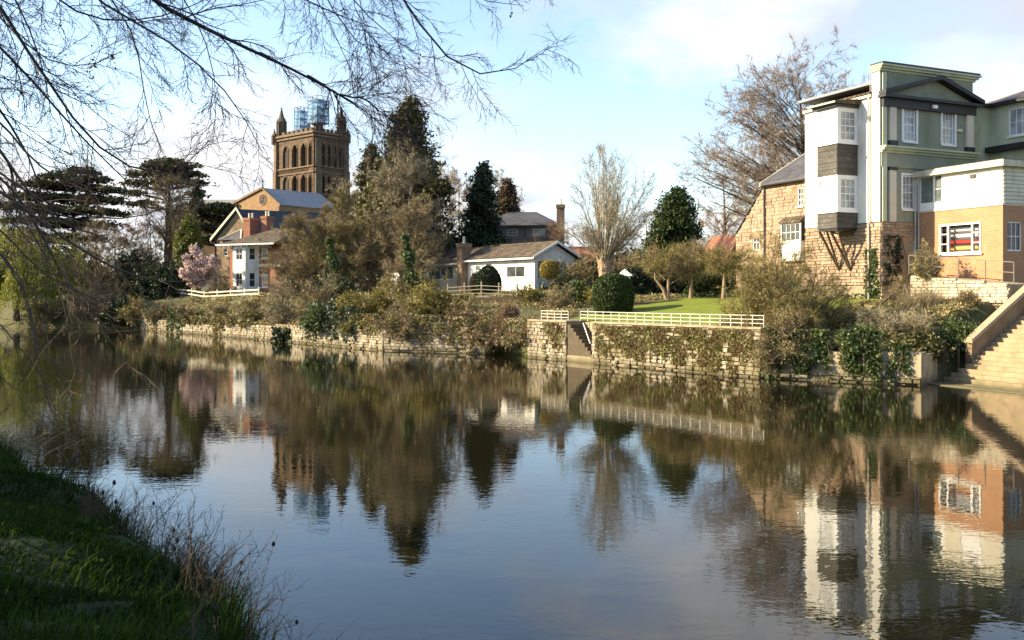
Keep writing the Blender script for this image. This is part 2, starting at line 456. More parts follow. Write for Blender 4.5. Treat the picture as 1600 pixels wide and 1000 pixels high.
def stone_m(name, cols, rough=.85, moss=None, wet=None):
    """one tone for each stone, with grain"""
    def b(m, t, out):
        p = nd(t, 'ShaderNodeBsdfPrincipled', Roughness=rough); p.inputs['Specular IOR Level'].default_value = .2
        oi = nd(t, 'ShaderNodeObjectInfo'); ge = nd(t, 'ShaderNodeNewGeometry'); ad = nd(t, 'ShaderNodeMath', operation='ADD')
        t.links.new(oi.outputs['Random'], ad.inputs[0]); t.links.new(ge.outputs['Random Per Island'], ad.inputs[1])
        fr = nd(t, 'ShaderNodeMath', operation='FRACT'); t.links.new(ad.outputs[0], fr.inputs[0])
        r = ramp(t, fr.outputs[0], [(i / (len(cols) - 1), c) for i, c in enumerate(cols)])
        n = nd(t, 'ShaderNodeTexNoise', Scale=2.2, Detail=8.0, Roughness=.7); t.links.new(ge.outputs['Position'], n.inputs['Vector'])
        r2 = ramp(t, n.outputs['Fac'], [(.3, (.55, .52, .48)), (.65, (1, 1, 1))])
        mu = nd(t, 'ShaderNodeMixRGB', blend_type='MULTIPLY'); mu.inputs[0].default_value = .8
        t.links.new(r.outputs[0], mu.inputs[1]); t.links.new(r2.outputs[0], mu.inputs[2]); last = mu.outputs[0]
        if moss:
            n4 = nd(t, 'ShaderNodeTexNoise', Scale=.7, Detail=8.0, Roughness=.7); t.links.new(ge.outputs['Position'], n4.inputs['Vector'])
            r4 = ramp(t, n4.outputs['Fac'], [(.46, (0, 0, 0)), (.60, (1, 1, 1))]); mx = nd(t, 'ShaderNodeMixRGB'); mx.inputs[2].default_value = c4(moss)
            t.links.new(r4.outputs[0], mx.inputs[0]); t.links.new(last, mx.inputs[1]); last = mx.outputs[0]
        if wet: last = tide(t, last, wet)
        t.links.new(last, p.inputs['Base Color'])
        n3 = nd(t, 'ShaderNodeTexNoise', Scale=9.0, Detail=6.0); t.links.new(ge.outputs['Position'], n3.inputs['Vector'])
        bp = nd(t, 'ShaderNodeBump', Strength=.6, Distance=.03); t.links.new(n3.outputs['Fac'], bp.inputs['Height']); t.links.new(bp.outputs[0], p.inputs['Normal'])
        t.links.new(p.outputs[0], out.inputs[0])
    return mat(name, b)
def leafm(name, cols, trans=.3, rough=.55, spec=.3):
    def b(m, t, out):
        p = nd(t, 'ShaderNodeBsdfPrincipled', Roughness=rough); p.inputs['Specular IOR Level'].default_value = spec
        at = nd(t, 'ShaderNodeAttribute', attribute_name='rnd')
        r = ramp(t, at.outputs['Fac'], [(i / (len(cols) - 1), c) for i, c in enumerate(cols)])
        t.links.new(r.outputs[0], p.inputs['Base Color'])
        if trans:
            tr = nd(t, 'ShaderNodeBsdfTranslucent'); t.links.new(r.outputs[0], tr.inputs['Color'])
            mi = nd(t, 'ShaderNodeMixShader'); mi.inputs[0].default_value = trans
            t.links.new(p.outputs[0], mi.inputs[1]); t.links.new(tr.outputs[0], mi.inputs[2]); t.links.new(mi.outputs[0], out.inputs[0])
        else: t.links.new(p.outputs[0], out.inputs[0])
    return mat(name, b)
def glassm(name, col, rough=.06, metal=0.0):
    def b(m, t, out):
        p = nd(t, 'ShaderNodeBsdfPrincipled', Roughness=rough, Metallic=metal); p.inputs['Specular IOR Level'].default_value = .6
        tc = nd(t, 'ShaderNodeTexCoord'); n = nd(t, 'ShaderNodeTexNoise', Scale=1.7, Detail=3.0); t.links.new(tc.outputs['Object'], n.inputs['Vector'])
        r = ramp(t, n.outputs['Fac'], [(.35, tuple(x * .5 for x in col)), (.65, col)]); t.links.new(r.outputs[0], p.inputs['Base Color'])
        t.links.new(p.outputs[0], out.inputs[0])
    return mat(name, b)
def clear_glass(name):
    def b(m, t, out):
        g = nd(t, 'ShaderNodeBsdfGlossy', Roughness=.02); tr = nd(t, 'ShaderNodeBsdfTransparent')
        fz = nd(t, 'ShaderNodeFresnel', IOR=1.5); mi = nd(t, 'ShaderNodeMixShader')
        t.links.new(fz.outputs[0], mi.inputs[0]); t.links.new(tr.outputs[0], mi.inputs[1]); t.links.new(g.outputs[0], mi.inputs[2]); t.links.new(mi.outputs[0], out.inputs[0])
    return mat(name, b)
def netm(name, col, fac):
    def b(m, t, out):
        d = nd(t, 'ShaderNodeBsdfDiffuse'); d.inputs[0].default_value = c4(col); tr = nd(t, 'ShaderNodeBsdfTransparent')
        tl = nd(t, 'ShaderNodeBsdfTranslucent'); tl.inputs[0].default_value = c4(col); m0 = nd(t, 'ShaderNodeMixShader'); m0.inputs[0].default_value = .45
        t.links.new(d.outputs[0], m0.inputs[1]); t.links.new(tl.outputs[0], m0.inputs[2])
        mi = nd(t, 'ShaderNodeMixShader'); mi.inputs[0].default_value = fac
        t.links.new(tr.outputs[0], mi.inputs[1]); t.links.new(m0.outputs[0], mi.inputs[2]); t.links.new(mi.outputs[0], out.inputs[0])
    return mat(name, b)
def water_m():
    def b(m, t, out):
        p = nd(t, 'ShaderNodeBsdfPrincipled', Roughness=.012, IOR=1.45)
        p.inputs['Specular IOR Level'].default_value = .5
        tc = nd(t, 'ShaderNodeTexCoord')
        nw = nd(t, 'ShaderNodeTexNoise', Scale=.05, Detail=3.0); t.links.new(tc.outputs['Object'], nw.inputs['Vector'])
        r = ramp(t, nw.outputs['Fac'], [(.3, (.007, .0065, .003)), (.7, (.013, .0115, .005))]); t.links.new(r.outputs[0], p.inputs['Base Color'])
        def wave(scale, rot, sx, det):
            mp = nd(t, 'ShaderNodeMapping'); mp.inputs['Rotation'].default_value = (0, 0, rot); mp.inputs['Scale'].default_value = (sx, 1, 1)
            t.links.new(tc.outputs['Object'], mp.inputs[0]); n = nd(t, 'ShaderNodeTexNoise', Scale=scale, Detail=det, Roughness=.5); t.links.new(mp.outputs[0], n.inputs['Vector']); return n
        n1 = wave(1.1, .3, .55, 2.0); n2 = wave(3.6, -.25, .6, 2.0); n3 = wave(11.0, .1, .7, 1.0)
        pt = nd(t, 'ShaderNodeTexNoise', Scale=.09, Detail=3.0); t.links.new(tc.outputs['Object'], pt.inputs['Vector'])
        pr = nd(t, 'ShaderNodeMapRange'); t.links.new(pt.outputs['Fac'], pr.inputs['Value'])
        pr.inputs['From Min'].default_value = .35; pr.inputs['From Max'].default_value = .65; pr.inputs['To Min'].default_value = .35; pr.inputs['To Max'].default_value = 1.25
        def sc(n, k):
            q = nd(t, 'ShaderNodeMath', operation='MULTIPLY'); q.inputs[1].default_value = k; t.links.new(n.outputs['Fac'], q.inputs[0]); return q
        a = nd(t, 'ShaderNodeMath', operation='ADD'); t.links.new(sc(n1, WAVE[0]).outputs[0], a.inputs[0]); t.links.new(sc(n2, WAVE[1]).outputs[0], a.inputs[1])
        a2 = nd(t, 'ShaderNodeMath', operation='ADD'); t.links.new(a.outputs[0], a2.inputs[0]); t.links.new(sc(n3, WAVE[2]).outputs[0], a2.inputs[1])
        a3 = nd(t, 'ShaderNodeMath', operation='MULTIPLY'); t.links.new(a2.outputs[0], a3.inputs[0]); t.links.new(pr.outputs[0], a3.inputs[1])
        bp = nd(t, 'ShaderNodeBump', Strength=1.0, Distance=1.0); t.links.new(a3.outputs[0], bp.inputs['Height']); t.links.new(bp.outputs[0], p.inputs['Normal'])
        t.links.new(p.outputs[0], out.inputs[0])
    return mat('river_water', b)
WAVE = (.0023, .0018, .0009)

M_white = surf('white_render', (.80, .79, .74), (.70, .69, .64), rough=.8, bump=.12, dirt=(.52, .50, .44), dscale=.35)
M_wpaint = surf('white_paint', (.80, .80, .78), (.72, .72, .70), rough=.45, bump=.05, scale=4)
M_green = surf('sage_render', (.255, .272, .208), (.22, .234, .178), rough=.8, bump=.15, dirt=(.15, .17, .11), dscale=.3)
M_lgreen = surf('pale_green_render', (.50, .53, .38), (.42, .45, .31), rough=.8, bump=.12, dirt=(.34, .36, .25), dscale=.4)
M_dark = surf('dark_trim', (.022, .025, .03), (.014, .016, .018), rough=.5, bump=.1)
M_beige = surf('beige_pilaster', (.62, .56, .46), (.54, .48, .40), rough=.8, bump=.1)
M_cream = surf('cream_panel', (.66, .62, .49), (.58, .54, .42), rough=.6, bump=.05, scale=2.5)
M_fascia = surf('pale_fascia', (.62, .60, .45), (.5, .48, .36), rough=.6, bump=.06, dirt=(.35, .33, .25))
M_slate = brick('slate_hanging', (.085, .078, .068), (.12, .11, .098), (.045, .042, .038), bw=.3, bh=.2, ms=.008, bump=.6, bdist=.01, rough=.6)
M_roofslate = brick('roof_slate', (.085, .082, .088), (.13, .125, .13), (.035, .035, .04), bw=.3, bh=.22, ms=.012, bump=.6, bdist=.02, rough=.55)
M_purpleslate = brick('purple_slate', (.075, .055, .065), (.13, .10, .11), (.03, .025, .03), bw=.3, bh=.22, ms=.012, bump=.6, bdist=.02, rough=.5)
M_blueslate = brick('blue_slate', (.055, .058, .068), (.085, .088, .10), (.03, .03, .04), bw=.35, bh=.25, ms=.012, bump=.5, bdist=.02, rough=.5)
M_tile = brick('brown_tile', (.105, .08, .056), (.19, .148, .104), (.035, .028, .02), bw=.33, bh=.3, ms=.025, bump=1.0, bdist=.05, rough=.85, var=.6)
M_brick = brick('orange_brick', (.46, .23, .115), (.40, .185, .085), (.42, .30, .20), bump=.4, var=.22)
M_redbrick = brick('red_brick', (.36, .12, .06), (.29, .09, .045), (.32, .24, .18), bump=.4, var=.35)
M_brownbrick = brick('brown_brick', (.30, .19, .11), (.24, .14, .08), (.25, .2, .15), bump=.4, var=.4)
M_rubble = brick('buff_rubble', (.36, .265, .17), (.26, .19, .12), (.32, .25, .165), bw=.42, bh=.2, ms=.02, bump=1.0, bdist=.03, var=.5)
M_cath = brick('tower_stone', (.165, .112, .072), (.115, .08, .052), (.10, .072, .05), bw=.9, bh=.4, ms=.02, bump=.5, bdist=.03, var=.6)
M_cathl = surf('tower_dressing', (.22, .15, .095), (.14, .095, .06), rough=.9, scale=.8, bump=.4, bscale=5, dirt=(.12, .09, .06))
M_cathd = surf('weathered_stone', (.15, .115, .075), (.09, .07, .045), rough=.9, scale=.7, bump=.4, bscale=4, dirt=(.06, .05, .035))
M_gable = brick('gable_stone', (.30, .185, .095), (.24, .15, .075), (.26, .19, .12), bw=.8, bh=.35, ms=.02, bump=.5, bdist=.03, var=.3)
M_lead = surf('lead_roof', (.22, .24, .28), (.17, .19, .23), rough=.4, bump=.1)
M_paleroof = surf('pale_sheet_roof', (.46, .41, .33), (.36, .32, .26), rough=.6, bump=.2)
M_louvre = surf('belfry_louvre', (.05, .04, .032), (.03, .025, .02), rough=.9, bump=.2)
M_black = surf('void_dark', (.012, .012, .012), (.008, .008, .008), rough=.9, bump=0)
M_stoneA = stone_m('sandstone_block', [(.43, .325, .24), (.35, .25, .175), (.47, .365, .275), (.40, .285, .20), (.31, .22, .155)])
M_stoneR = stone_m('river_wall_stone', [(.48, .43, .335), (.38, .335, .25), (.55, .495, .395), (.32, .275, .20), (.44, .39, .30)], moss=(.19, .155, .08), wet=(.075, .065, .03))
M_stoneP = stone_m('pale_limestone', [(.58, .52, .40), (.48, .42, .31), (.64, .58, .46), (.52, .44, .32)])
M_mortar = surf('old_mortar', (.32, .255, .17), (.22, .175, .115), rough=.95, bump=.5, bscale=8, bdist=.04)
M_conc = surf('river_concrete', (.42, .35, .235), (.30, .245, .155), rough=.9, scale=.9, bump=.4, bscale=6, dirt=(.17, .14, .075), dscale=.8, wet=(.085, .075, .035))
M_step = surf('worn_step_stone', (.37, .285, .18), (.28, .21, .13), rough=.85, scale=1.6, bump=.4, bscale=9, dirt=(.19, .16, .09), dscale=.9, wet=(.09, .085, .04))
M_parapet = surf('brown_parapet', (.24, .178, .112), (.17, .122, .074), rough=.9, scale=1.5, bump=.5, bscale=7, dirt=(.13, .10, .055), dscale=.9, wet=(.08, .07, .035))
M_darkstep = surf('shade_toned_step', (.12, .092, .06), (.07, .058, .034), rough=.9, scale=3, bump=.4)  # dark base colour stands in for the shade on the recessed steps
M_coping = surf('coping_stone', (.40, .29, .19), (.30, .21, .135), rough=.85, scale=2.5, bump=.4)
M_pane_white = glassm('pane_glare_white', (.78, .78, .74), rough=.2)  # white base imitates sun glare on the front panes of the bay
M_pane_blind = glassm('pane_with_blind', (.42, .46, .48))
M_pane_dark = glassm('pane_dark', (.055, .06, .06))
M_pane_mid = glassm('pane_mid', (.16, .19, .18))
M_clear = clear_glass('clear_pane')
M_pipe = surf('downpipe_paint', (.50, .47, .42), rough=.5, bump=0)
M_dpipe = surf('dark_downpipe', (.05, .045, .04), rough=.5, bump=0)
M_rail = surf('grey_green_rail', (.16, .19, .18), (.22, .14, .09), rough=.55, scale=3, bump=.1)
M_timber = surf('dark_timber', (.10, .065, .04), (.06, .04, .025), rough=.8, scale=5, bump=.3)
M_door = surf('grey_door', (.085, .09, .10), rough=.6, bump=.05)
M_net = netm('blue_debris_net', (.36, .62, .92), .5)
M_pole = surf('scaffold_pole', (.12, .14, .19), rough=.5, bump=0)
M_deck = surf('scaffold_board', (.12, .12, .13), rough=.8, bump=.1)
M_bark = surf('bark_brown', (.135, .095, .06), (.075, .055, .035), rough=.9, scale=6, bump=.5, bscale=20)
M_barkp = surf('bark_pale', (.36, .26, .175), (.22, .155, .10), rough=.9, scale=5, bump=.5, bscale=18)
M_barkd = surf('bark_dark', (.042, .034, .036), (.025, .021, .024), rough=.85, scale=6, bump=.4, bscale=20)  # on the overhanging limbs this dark tone stands in for backlighting
def twigm(name, a, b): return leafm(name, [a, tuple((x + y) / 2 for x, y in zip(a, b)), b], trans=0, rough=.85, spec=.15)
M_tw_brown = twigm('twig_brown', (.165, .128, .07), (.33, .265, .155))
M_tw_red = twigm('twig_russet', (.19, .125, .078), (.33, .235, .155))
M_tw_olive = twigm('twig_olive', (.16, .135, .052), (.29, .24, .105))
M_tw_pale = twigm('twig_pale', (.23, .195, .125), (.38, .325, .22))
M_tw_grey = twigm('twig_grey_brown', (.19, .145, .108), (.34, .27, .205))
M_tw_dark = twigm('twig_silhouette', (.030, .024, .028), (.056, .044, .046))  # twigs darkened by colour to read as a silhouette against the sky
M_tw_dry = twigm('dry_stalk', (.055, .04, .03), (.13, .095, .065))
M_lf_dark = leafm('evergreen_dark', [(.012, .022, .010), (.025, .042, .016), (.048, .070, .024)], trans=.12)
M_lf_con = leafm('conifer_green', [(.036, .037, .012), (.088, .084, .027), (.165, .148, .052)], trans=.12)
M_lf_cedar = leafm('cedar_green', [(.026, .030, .013), (.054, .058, .022), (.095, .096, .036)], trans=.12)
M_lf_brown = leafm('brown_conifer', [(.05, .035, .02), (.09, .062, .035), (.13, .09, .05)], trans=.12)
M_lf_gold = leafm('golden_cypress', [(.05, .07, .012), (.11, .13, .022), (.19, .20, .04)], trans=.2)
M_lf_ivy = leafm('ivy_leaf', [(.026, .048, .014), (.075, .11, .032), (.16, .20, .07)], trans=.2, rough=.5, spec=.35)
M_lf_ivyg = leafm('grey_ivy', [(.04, .06, .04), (.085, .11, .07), (.14, .165, .11)], trans=.15)
M_lf_hedge = leafm('clipped_leaf', [(.016, .030, .008), (.036, .062, .014), (.075, .108, .026)], trans=.15, rough=.6, spec=.25)
M_lf_willow = leafm('willow_green', [(.13, .15, .02), (.24, .26, .04), (.36, .37, .07)], trans=.35)
M_lf_yel = leafm('yellow_bud', [(.13, .115, .026), (.23, .20, .045), (.34, .29, .07)], trans=.3)
M_lf_moss = leafm('moss_and_herb', [(.15, .11, .05), (.25, .19, .09), (.17, .18, .05), (.33, .26, .14)], trans=.2)
M_lf_pink = leafm('magnolia_bloom', [(.52, .36, .36), (.70, .54, .52), (.80, .68, .65)], trans=.3)
M_lf_straw = leafm('dry_straw', [(.26, .20, .10), (.40, .32, .18), (.52, .43, .26)], trans=.2)
M_lf_daff = leafm('daffodil_flower', [(.75, .58, .05), (.8, .7, .2), (.8, .78, .6)], trans=.2)
M_lf_ball = leafm('golden_ball', [(.20, .15, .035), (.33, .26, .06), (.42, .33, .09)], trans=.2)
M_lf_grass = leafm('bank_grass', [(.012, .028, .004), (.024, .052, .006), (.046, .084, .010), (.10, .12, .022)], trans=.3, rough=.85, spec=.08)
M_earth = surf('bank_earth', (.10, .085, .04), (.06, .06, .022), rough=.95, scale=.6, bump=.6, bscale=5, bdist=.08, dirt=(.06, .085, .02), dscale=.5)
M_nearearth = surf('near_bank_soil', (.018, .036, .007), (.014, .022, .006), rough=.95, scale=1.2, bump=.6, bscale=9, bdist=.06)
M_lawn = surf('mown_lawn', (.155, .19, .016), (.105, .14, .011), rough=.9, scale=1.1, bump=.6, bscale=40, bdist=.03)
# ------------------------------------------------------------------ ground, river
T2 = A(.61, -.79); N2 = A(.79, .61); _n = math.hypot(.61, .79); T2 /= _n; N2 /= _n
BANK = np.array([(-420, 330), (-130, 165), (-57, 108), (-39, 101), (-21, 79), (-8.4, 63), (-1.6, 59.7), (1.66, 55.5), (10.8, 42.7), (16.6, 38.3), (19, 36.5), (24, 25), (60, -60), (200, -300)], float)
BT = BANK @ T2; BN = BANK @ N2
DK = np.array([1.2, 3, 6, 9, 13, 20, 40, 80, 160, 400, 4000], float)
FARZ = [6, 8, 9, 9]
HT = [(-900, [.8, 1.6, 2.6, 3.4, 3.8, 4, 4.5]), (-104, [1.0, 1.9, 3.0, 3.6, 3.8, 3.9, 4.5]), (-75, [1.1, 1.9, 3.0, 3.6, 3.8, 4, 4.6]),
      (-55, [1.6, 2.2, 2.9, 3.5, 3.9, 4.2, 4.8]), (-48, [1.8, 2.3, 2.9, 3.4, 3.8, 4.2, 5]), (-43.5, [2.16, 2.45, 2.8, 3.2, 3.6, 4.1, 5]),
      (-27.6, [2.16, 2.45, 2.8, 3.2, 3.6, 4.0, 5]), (-25.8, [1.5, 2.1, 2.8, 3.3, 3.5, 4, 5]), (-21.8, [1.35, 2.0, 2.9, 3.4, 3.6, 4, 5]),
      (-20.6, [-1, -.7, .7, 2.3, 3.3, 3.8, 5]), (900, [-1, -.7, .7, 2.3, 3.3, 3.8, 5])]
HTT = np.array([h[0] for h in HT]); HTZ = np.array([h[1] + FARZ for h in HT])
def td(x, y):
    t = x * T2[0] + y * T2[1]; n = x * N2[0] + y * N2[1]
    return t, n - np.interp(t, BT, BN)
def zt(t, d):
    i = int(np.clip(np.searchsorted(HTT, t) - 1, 0, len(HTT) - 2)); f = min(1, max(0, (t - HTT[i]) / (HTT[i + 1] - HTT[i])))
    return float(np.interp(d, DK, HTZ[i] * (1 - f) + HTZ[i + 1] * f))
def gz(x, y): return zt(*td(x, y))
def from_td(t, d): q = T2 * t + N2 * (d + np.interp(t, BT, BN)); return q[0], q[1]

ts = np.unique(np.concatenate([BT, HTT[1:-1], np.linspace(-130, 0, 131), np.linspace(-600, -130, 12), np.linspace(0, 300, 8)])); ts = ts[(ts > -620) & (ts < 340)]
ds = np.array([1.19, 1.2, 2, 3, 4, 5, 6, 7.5, 9, 11, 13, 16, 20, 28, 40, 60, 80, 120, 160, 260, 400, 900, 2500])
rg0 = np.random.default_rng(1); vv = []
for t in ts:
    for j, d in enumerate(ds):
        x, y = from_td(t, d); z = -1.5 if j == 0 else zt(t, d) + (rg0.normal(0, .05) if 1 < j < 16 else 0)
        vv.append((x, y, z))
nd_ = len(ds); ii = np.arange(len(ts) - 1)[:, None] * nd_ + np.arange(nd_ - 1)[None]
ff = np.stack([ii, ii + nd_, ii + nd_ + 1, ii + 1], -1).reshape(-1, 4)
tag(obj_arrays('ground', vv, ff, M_earth, smooth=True), 'earth and rough grass of the far river bank rising to the houses', kind='structure')

mb = MB(); mb.poly([(-900, -500, 0), (900, -500, 0), (900, 900, 0), (-900, 900, 0)])
tag(mb.build('river', water_m()), 'calm brown river with soft ripples and mirrored trees', kind='structure')
mb = MB(); mb.poly([(-900, -500, -2.5), (900, -500, -2.5), (900, 900, -2.5), (-900, 900, -2.5)])

# lawn inside the rail
ltt = np.linspace(-41.9, -26.9, 34); ldd = np.linspace(1.25, 14.5, 24); vv = []; rg1 = np.random.default_rng(5)
for t in ltt:
    for d in ldd:
        x, y = from_td(t, d); vv.append((x, y, zt(t, d) + .07 + .02 * math.sin(t * 1.3 + d) + rg1.normal(0, .008) if t < -27.8 else zt(-27.8, d) + .07 + .02 * math.sin(t * 1.3 + d)))
n_ = len(ldd); ii = np.arange(len(ltt) - 1)[:, None] * n_ + np.arange(n_ - 1)[None]
ff = np.stack([ii, ii + n_, ii + n_ + 1, ii + 1], -1).reshape(-1, 4)
def lawn_ok(t, d): return True
tag(obj_arrays('lawn', vv, ff, M_lawn, smooth=True), 'bright mown lawn sloping down to the white rail', kind='structure')
def lz(x, y):
    t, d = td(x, y); return zt(min(t, -27.8), d) + .05

# near bank
E1 = nrm(A(-.66, .75)); I1 = nrm(A(-.75, -.66))
NE = np.array([(60, -50), (40, -30), (12, -4), (6, 1.5), (1, 5.8), (-1.2, 8.0), (-1.9, 8.6), (-4.6, 12.8), (-7.5, 16.4), (-10.5, 20.0), (-14, 24), (-25, 33), (-60, 52), (-150, 90)], float)
NT = NE @ E1; NN = NE @ I1
EK = [-.8, 0, .2, .5, .9, 1.6, 3, 6, 12, 40, 300]; EZ = [-1.2, -.35, .18, .55, .78, .95, 1.3, 1.85, 2.3, 4, 6]
def nz(t, e): return float(np.interp(e, EK, EZ)) + .10 * math.sin(t * 1.7 + e * .8) * min(1, max(0, e)) + .06 * math.sin(t * 4.1 - e * 2.3) * min(1, max(0, e))
def nfrom(t, e): q = E1 * t + I1 * (e + np.interp(t, NT, NN) + .22 * math.sin(t * 1.1) + .12 * math.sin(t * 2.7 + 1)); return q[0], q[1]
ntt = np.concatenate([np.linspace(-60, -2, 14), np.linspace(-1, 40, 165), np.linspace(42, 150, 14)]); nee = np.array([-.8, 0, .2, .35, .5, .7, .9, 1.2, 1.6, 2.2, 3, 4, 5, 6, 8, 12, 20, 40, 100, 300])
vv = []; rg1 = np.random.default_rng(9)
for t in ntt:
    for e in nee:
        x, y = nfrom(t, e); vv.append((x, y, nz(t, e) + rg1.normal(0, .03)))
n_ = len(nee); ii = np.arange(len(ntt) - 1)[:, None] * n_ + np.arange(n_ - 1)[None]
ff = np.stack([ii, ii + n_, ii + n_ + 1, ii + 1], -1).reshape(-1, 4)
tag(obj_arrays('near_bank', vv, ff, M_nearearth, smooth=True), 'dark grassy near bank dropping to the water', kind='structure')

# ------------------------------------------------------------------ masonry built stone by stone
def stone_meshes(m, n=7):
    out = []
    r = random.Random(4)
    for k in range(n):
        me = bpy.data.meshes.new('stone')
        j = lambda a: r.uniform(-a, a)
        b = .10
        v = []
        for (d, ins) in ((0, 0), (.72, 0), (1.0, 1)):
            for (x, z) in ((-.5, -.5), (.5, -.5), (.5, .5), (-.5, .5)):
                s = 1 - (.16 if ins else 0)
                v.append((x * s + j(.03), (d + (j(.16) if ins else 0)), z * (1 - (.24 if ins else 0)) + j(.04)))
        f = []
        for q in (0, 4):
            for a in range(4):
                c = (a + 1) % 4; f.append((q + a, q + c, q + 4 + c, q + 4 + a))
        f.append((8, 9, 10, 11))
        me.from_pydata(v, [], f); me.update(); me.materials.append(m); out.append(me)
    return out
SM = {}
def masonry(parent, fr, u0, u1, z0, z1, m, course=.22, lmin=.35, lmax=.7, proud=.05, holes=(), limit=300, seed=1, ztop=None, skip=0.0, name='stone', gap=.018):
    if m.name not in SM: SM[m.name] = stone_meshes(m)
    r = random.Random(seed); items = []; z = z0
    while z < z1 - .05:
        h = min(course * r.uniform(.75, 1.25), z1 - z); u = u0 - r.uniform(0, lmin)
        while u < u1 - .05:
            l = r.uniform(lmin, lmax); a, b = max(u, u0), min(u + l, u1); u += l
            if b - a < .08: continue
            c = (a + b) / 2; zz = z + h / 2
            if ztop is not None and zz + h * .3 > ztop(c): continue
            if any(a < q[1] and b > q[0] and z < q[3] and z + h > q[2] for q in holes): continue
            if r.random() < skip: continue
            items.append((c, zz, b - a - gap, h - gap, proud * r.uniform(.5, 1.4)))
        z += h
    R = Matrix((fr.du, fr.n, (0, 0, 1))).transposed()
    def depth(i): p = fr.p(i[0], i[1]); return i[2] * i[3] / p[1] ** 2
    items.sort(key=depth, reverse=True)
    rest_v, rest_f = [], []
    for k, it in enumerate(items):
        me = SM[m.name][r.randrange(len(SM[m.name]))]
        p = fr.p(it[0], it[1], -.05)
        M = Matrix.LocRotScale(None, None, Vector((it[2], it[4] + .05, it[3])))
        if k < limit:
            o = bpy.data.objects.new(name, me)
            org = ORG[parent.name]
            SC.collection.objects.link(o); o.parent = parent
            o.matrix_local = Matrix.Translation(Vector(p - org)) @ R.to_4x4() @ M
            ORG[o.name] = org
        else:
            n = len(rest_v); X = Matrix.Translation(Vector(p)) @ R.to_4x4() @ M
            rest_v += [tuple(X @ v.co) for v in me.vertices]; rest_f += [[n + i for i in q.vertices] for q in me.polygons]
    if rest_v:
        b = MB(); b.v = rest_v; b.f = rest_f; o = b.build('small_stones', m, parent); o['kind'] = 'stuff'

def lin_wall(label, name, a, b, ztop_a, ztop_b, core, thick=1.3, cat='wall'):
    a = A(*a); b = A(*b); L = np.linalg.norm(b - a); du = (b - a) / L; n = A(du[1], -du[0])
    if n @ A(-.79, -.61) < 0: n = -n
    fr = Fr(a, du, n); t = thing(name, label, cat, A(a[0], a[1], 0))
    return fr, L, t
# long stone river wall on the left, three straight lengths
WT = []
t_wall = thing('river_wall', 'long low pale stone river wall below the red brick house and thicket', 'wall', A(-21, 79, 0))
segs = [((-39, 101), (-21, 79), 1.0, 1.1, 150, 3), ((-21, 79), (-8.4, 63), 1.1, 1.65, 150, 5), ((-8.4, 63), (-1.6, 59.7), 1.65, 1.85, 0, 7)]
for a, b, za, zb, lim, sd in segs:
    a = A(*a); b = A(*b); L = float(np.linalg.norm(b - a)); du = (b - a) / L; n = A(du[1], -du[0]); n = n if n @ N2 < 0 else -n
    fr = Fr(a, du, n); m = MB()
    m.hexa([fr.p(0, -1.2), fr.p(L, -1.2), fr.p(L, -1.2, -1.3), fr.p(0, -1.2, -1.3), fr.p(0, za - .06), fr.p(L, zb - .06), fr.p(L, zb - .06, -1.3), fr.p(0, za - .06, -1.3)])
    m.build('wall_core', M_mortar, t_wall)
    if lim: masonry(t_wall, fr, 0, L, -.1, max(za, zb) + .2, M_stoneR, course=.19, lmin=.28, lmax=.68, proud=.1, limit=lim, seed=sd, ztop=lambda u: za + (zb - za) * u / L + .12, skip=.05)
    else:
        o = masonry(t_wall, fr, 0, L, -.1, zb, M_stoneR, course=.2, lmin=.3, lmax=.85, proud=.09, limit=0, seed=sd, ztop=lambda u: za + (zb - za) * u / L + .1, skip=.1)
# rock ledge and bushy footing pieces along the waterline
# wall below the lawn with its flight of steps
FL = Fr((1.66, 55.5), (10.8 - 1.66, 42.7 - 55.5), (-.81, -.58)); LL = math.hypot(10.8 - 1.66, 42.7 - 55.5)
uS0, uS1 = FL.u(886), FL.u(926)
t_lw = thing('garden_wall', 'overgrown stone retaining wall below the lawn and white rail', 'wall', FL.p(6, 0))
m = MB(); FL.box(m, -1.2, uS0, -1.2, 2.15, -1.3, 0); m.build('wall_core', M_mortar, t_lw)
m = MB(); FL.box(m, uS1, LL + .4, -1.2, 2.15, -1.3, 0); m.build('wall_core', M_mortar, t_lw)
m = MB(); FL.box(m, uS0, uS1, -1.2, 2.15, -1.5, -1.15); FL.box(m, uS0, uS1, -1.2, .32, -1.15, -.003); m.build('recess_wall', M_conc, t_lw)
m = MB(); FL.box(m, -1.2, uS0 + .05, 2.15, 2.24, -1.3, .08); m.build('coping', M_conc, t_lw)
m = MB(); FL.box(m, uS1 - .05, LL + .4, 2.15, 2.24, -1.3, .08); m.build('coping', M_conc, t_lw)
masonry(t_lw, FL, -1.2, uS0, -.1, 2.12, M_stoneR, course=.19, lmin=.26, lmax=.6, proud=.09, limit=60, seed=11, skip=.05)
masonry(t_lw, FL, uS1, LL + .4, -.1, 2.12, M_stoneR, course=.19, lmin=.26, lmax=.6, proud=.09, limit=240, seed=12, skip=.08)
t_st = thing('garden_steps', 'narrow stone steps cut into the lawn wall, darkened by colour for shade', 'steps', FL.p((uS0 + uS1) / 2, .3))
NS = 9
for k in range(NS):
    a = uS0 + (uS1 - uS0) * k / NS; b_ = uS0 + (uS1 - uS0) * (k + 1) / NS
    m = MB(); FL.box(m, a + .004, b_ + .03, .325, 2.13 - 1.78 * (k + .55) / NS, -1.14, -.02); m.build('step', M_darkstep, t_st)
m = MB(); m.tube([FL.p(uS1 - .15, 1.05, .04), FL.p(uS1 - .75, 2.15, .04)], .035, 6)
m.build('handrail', M_wpaint, t_st)

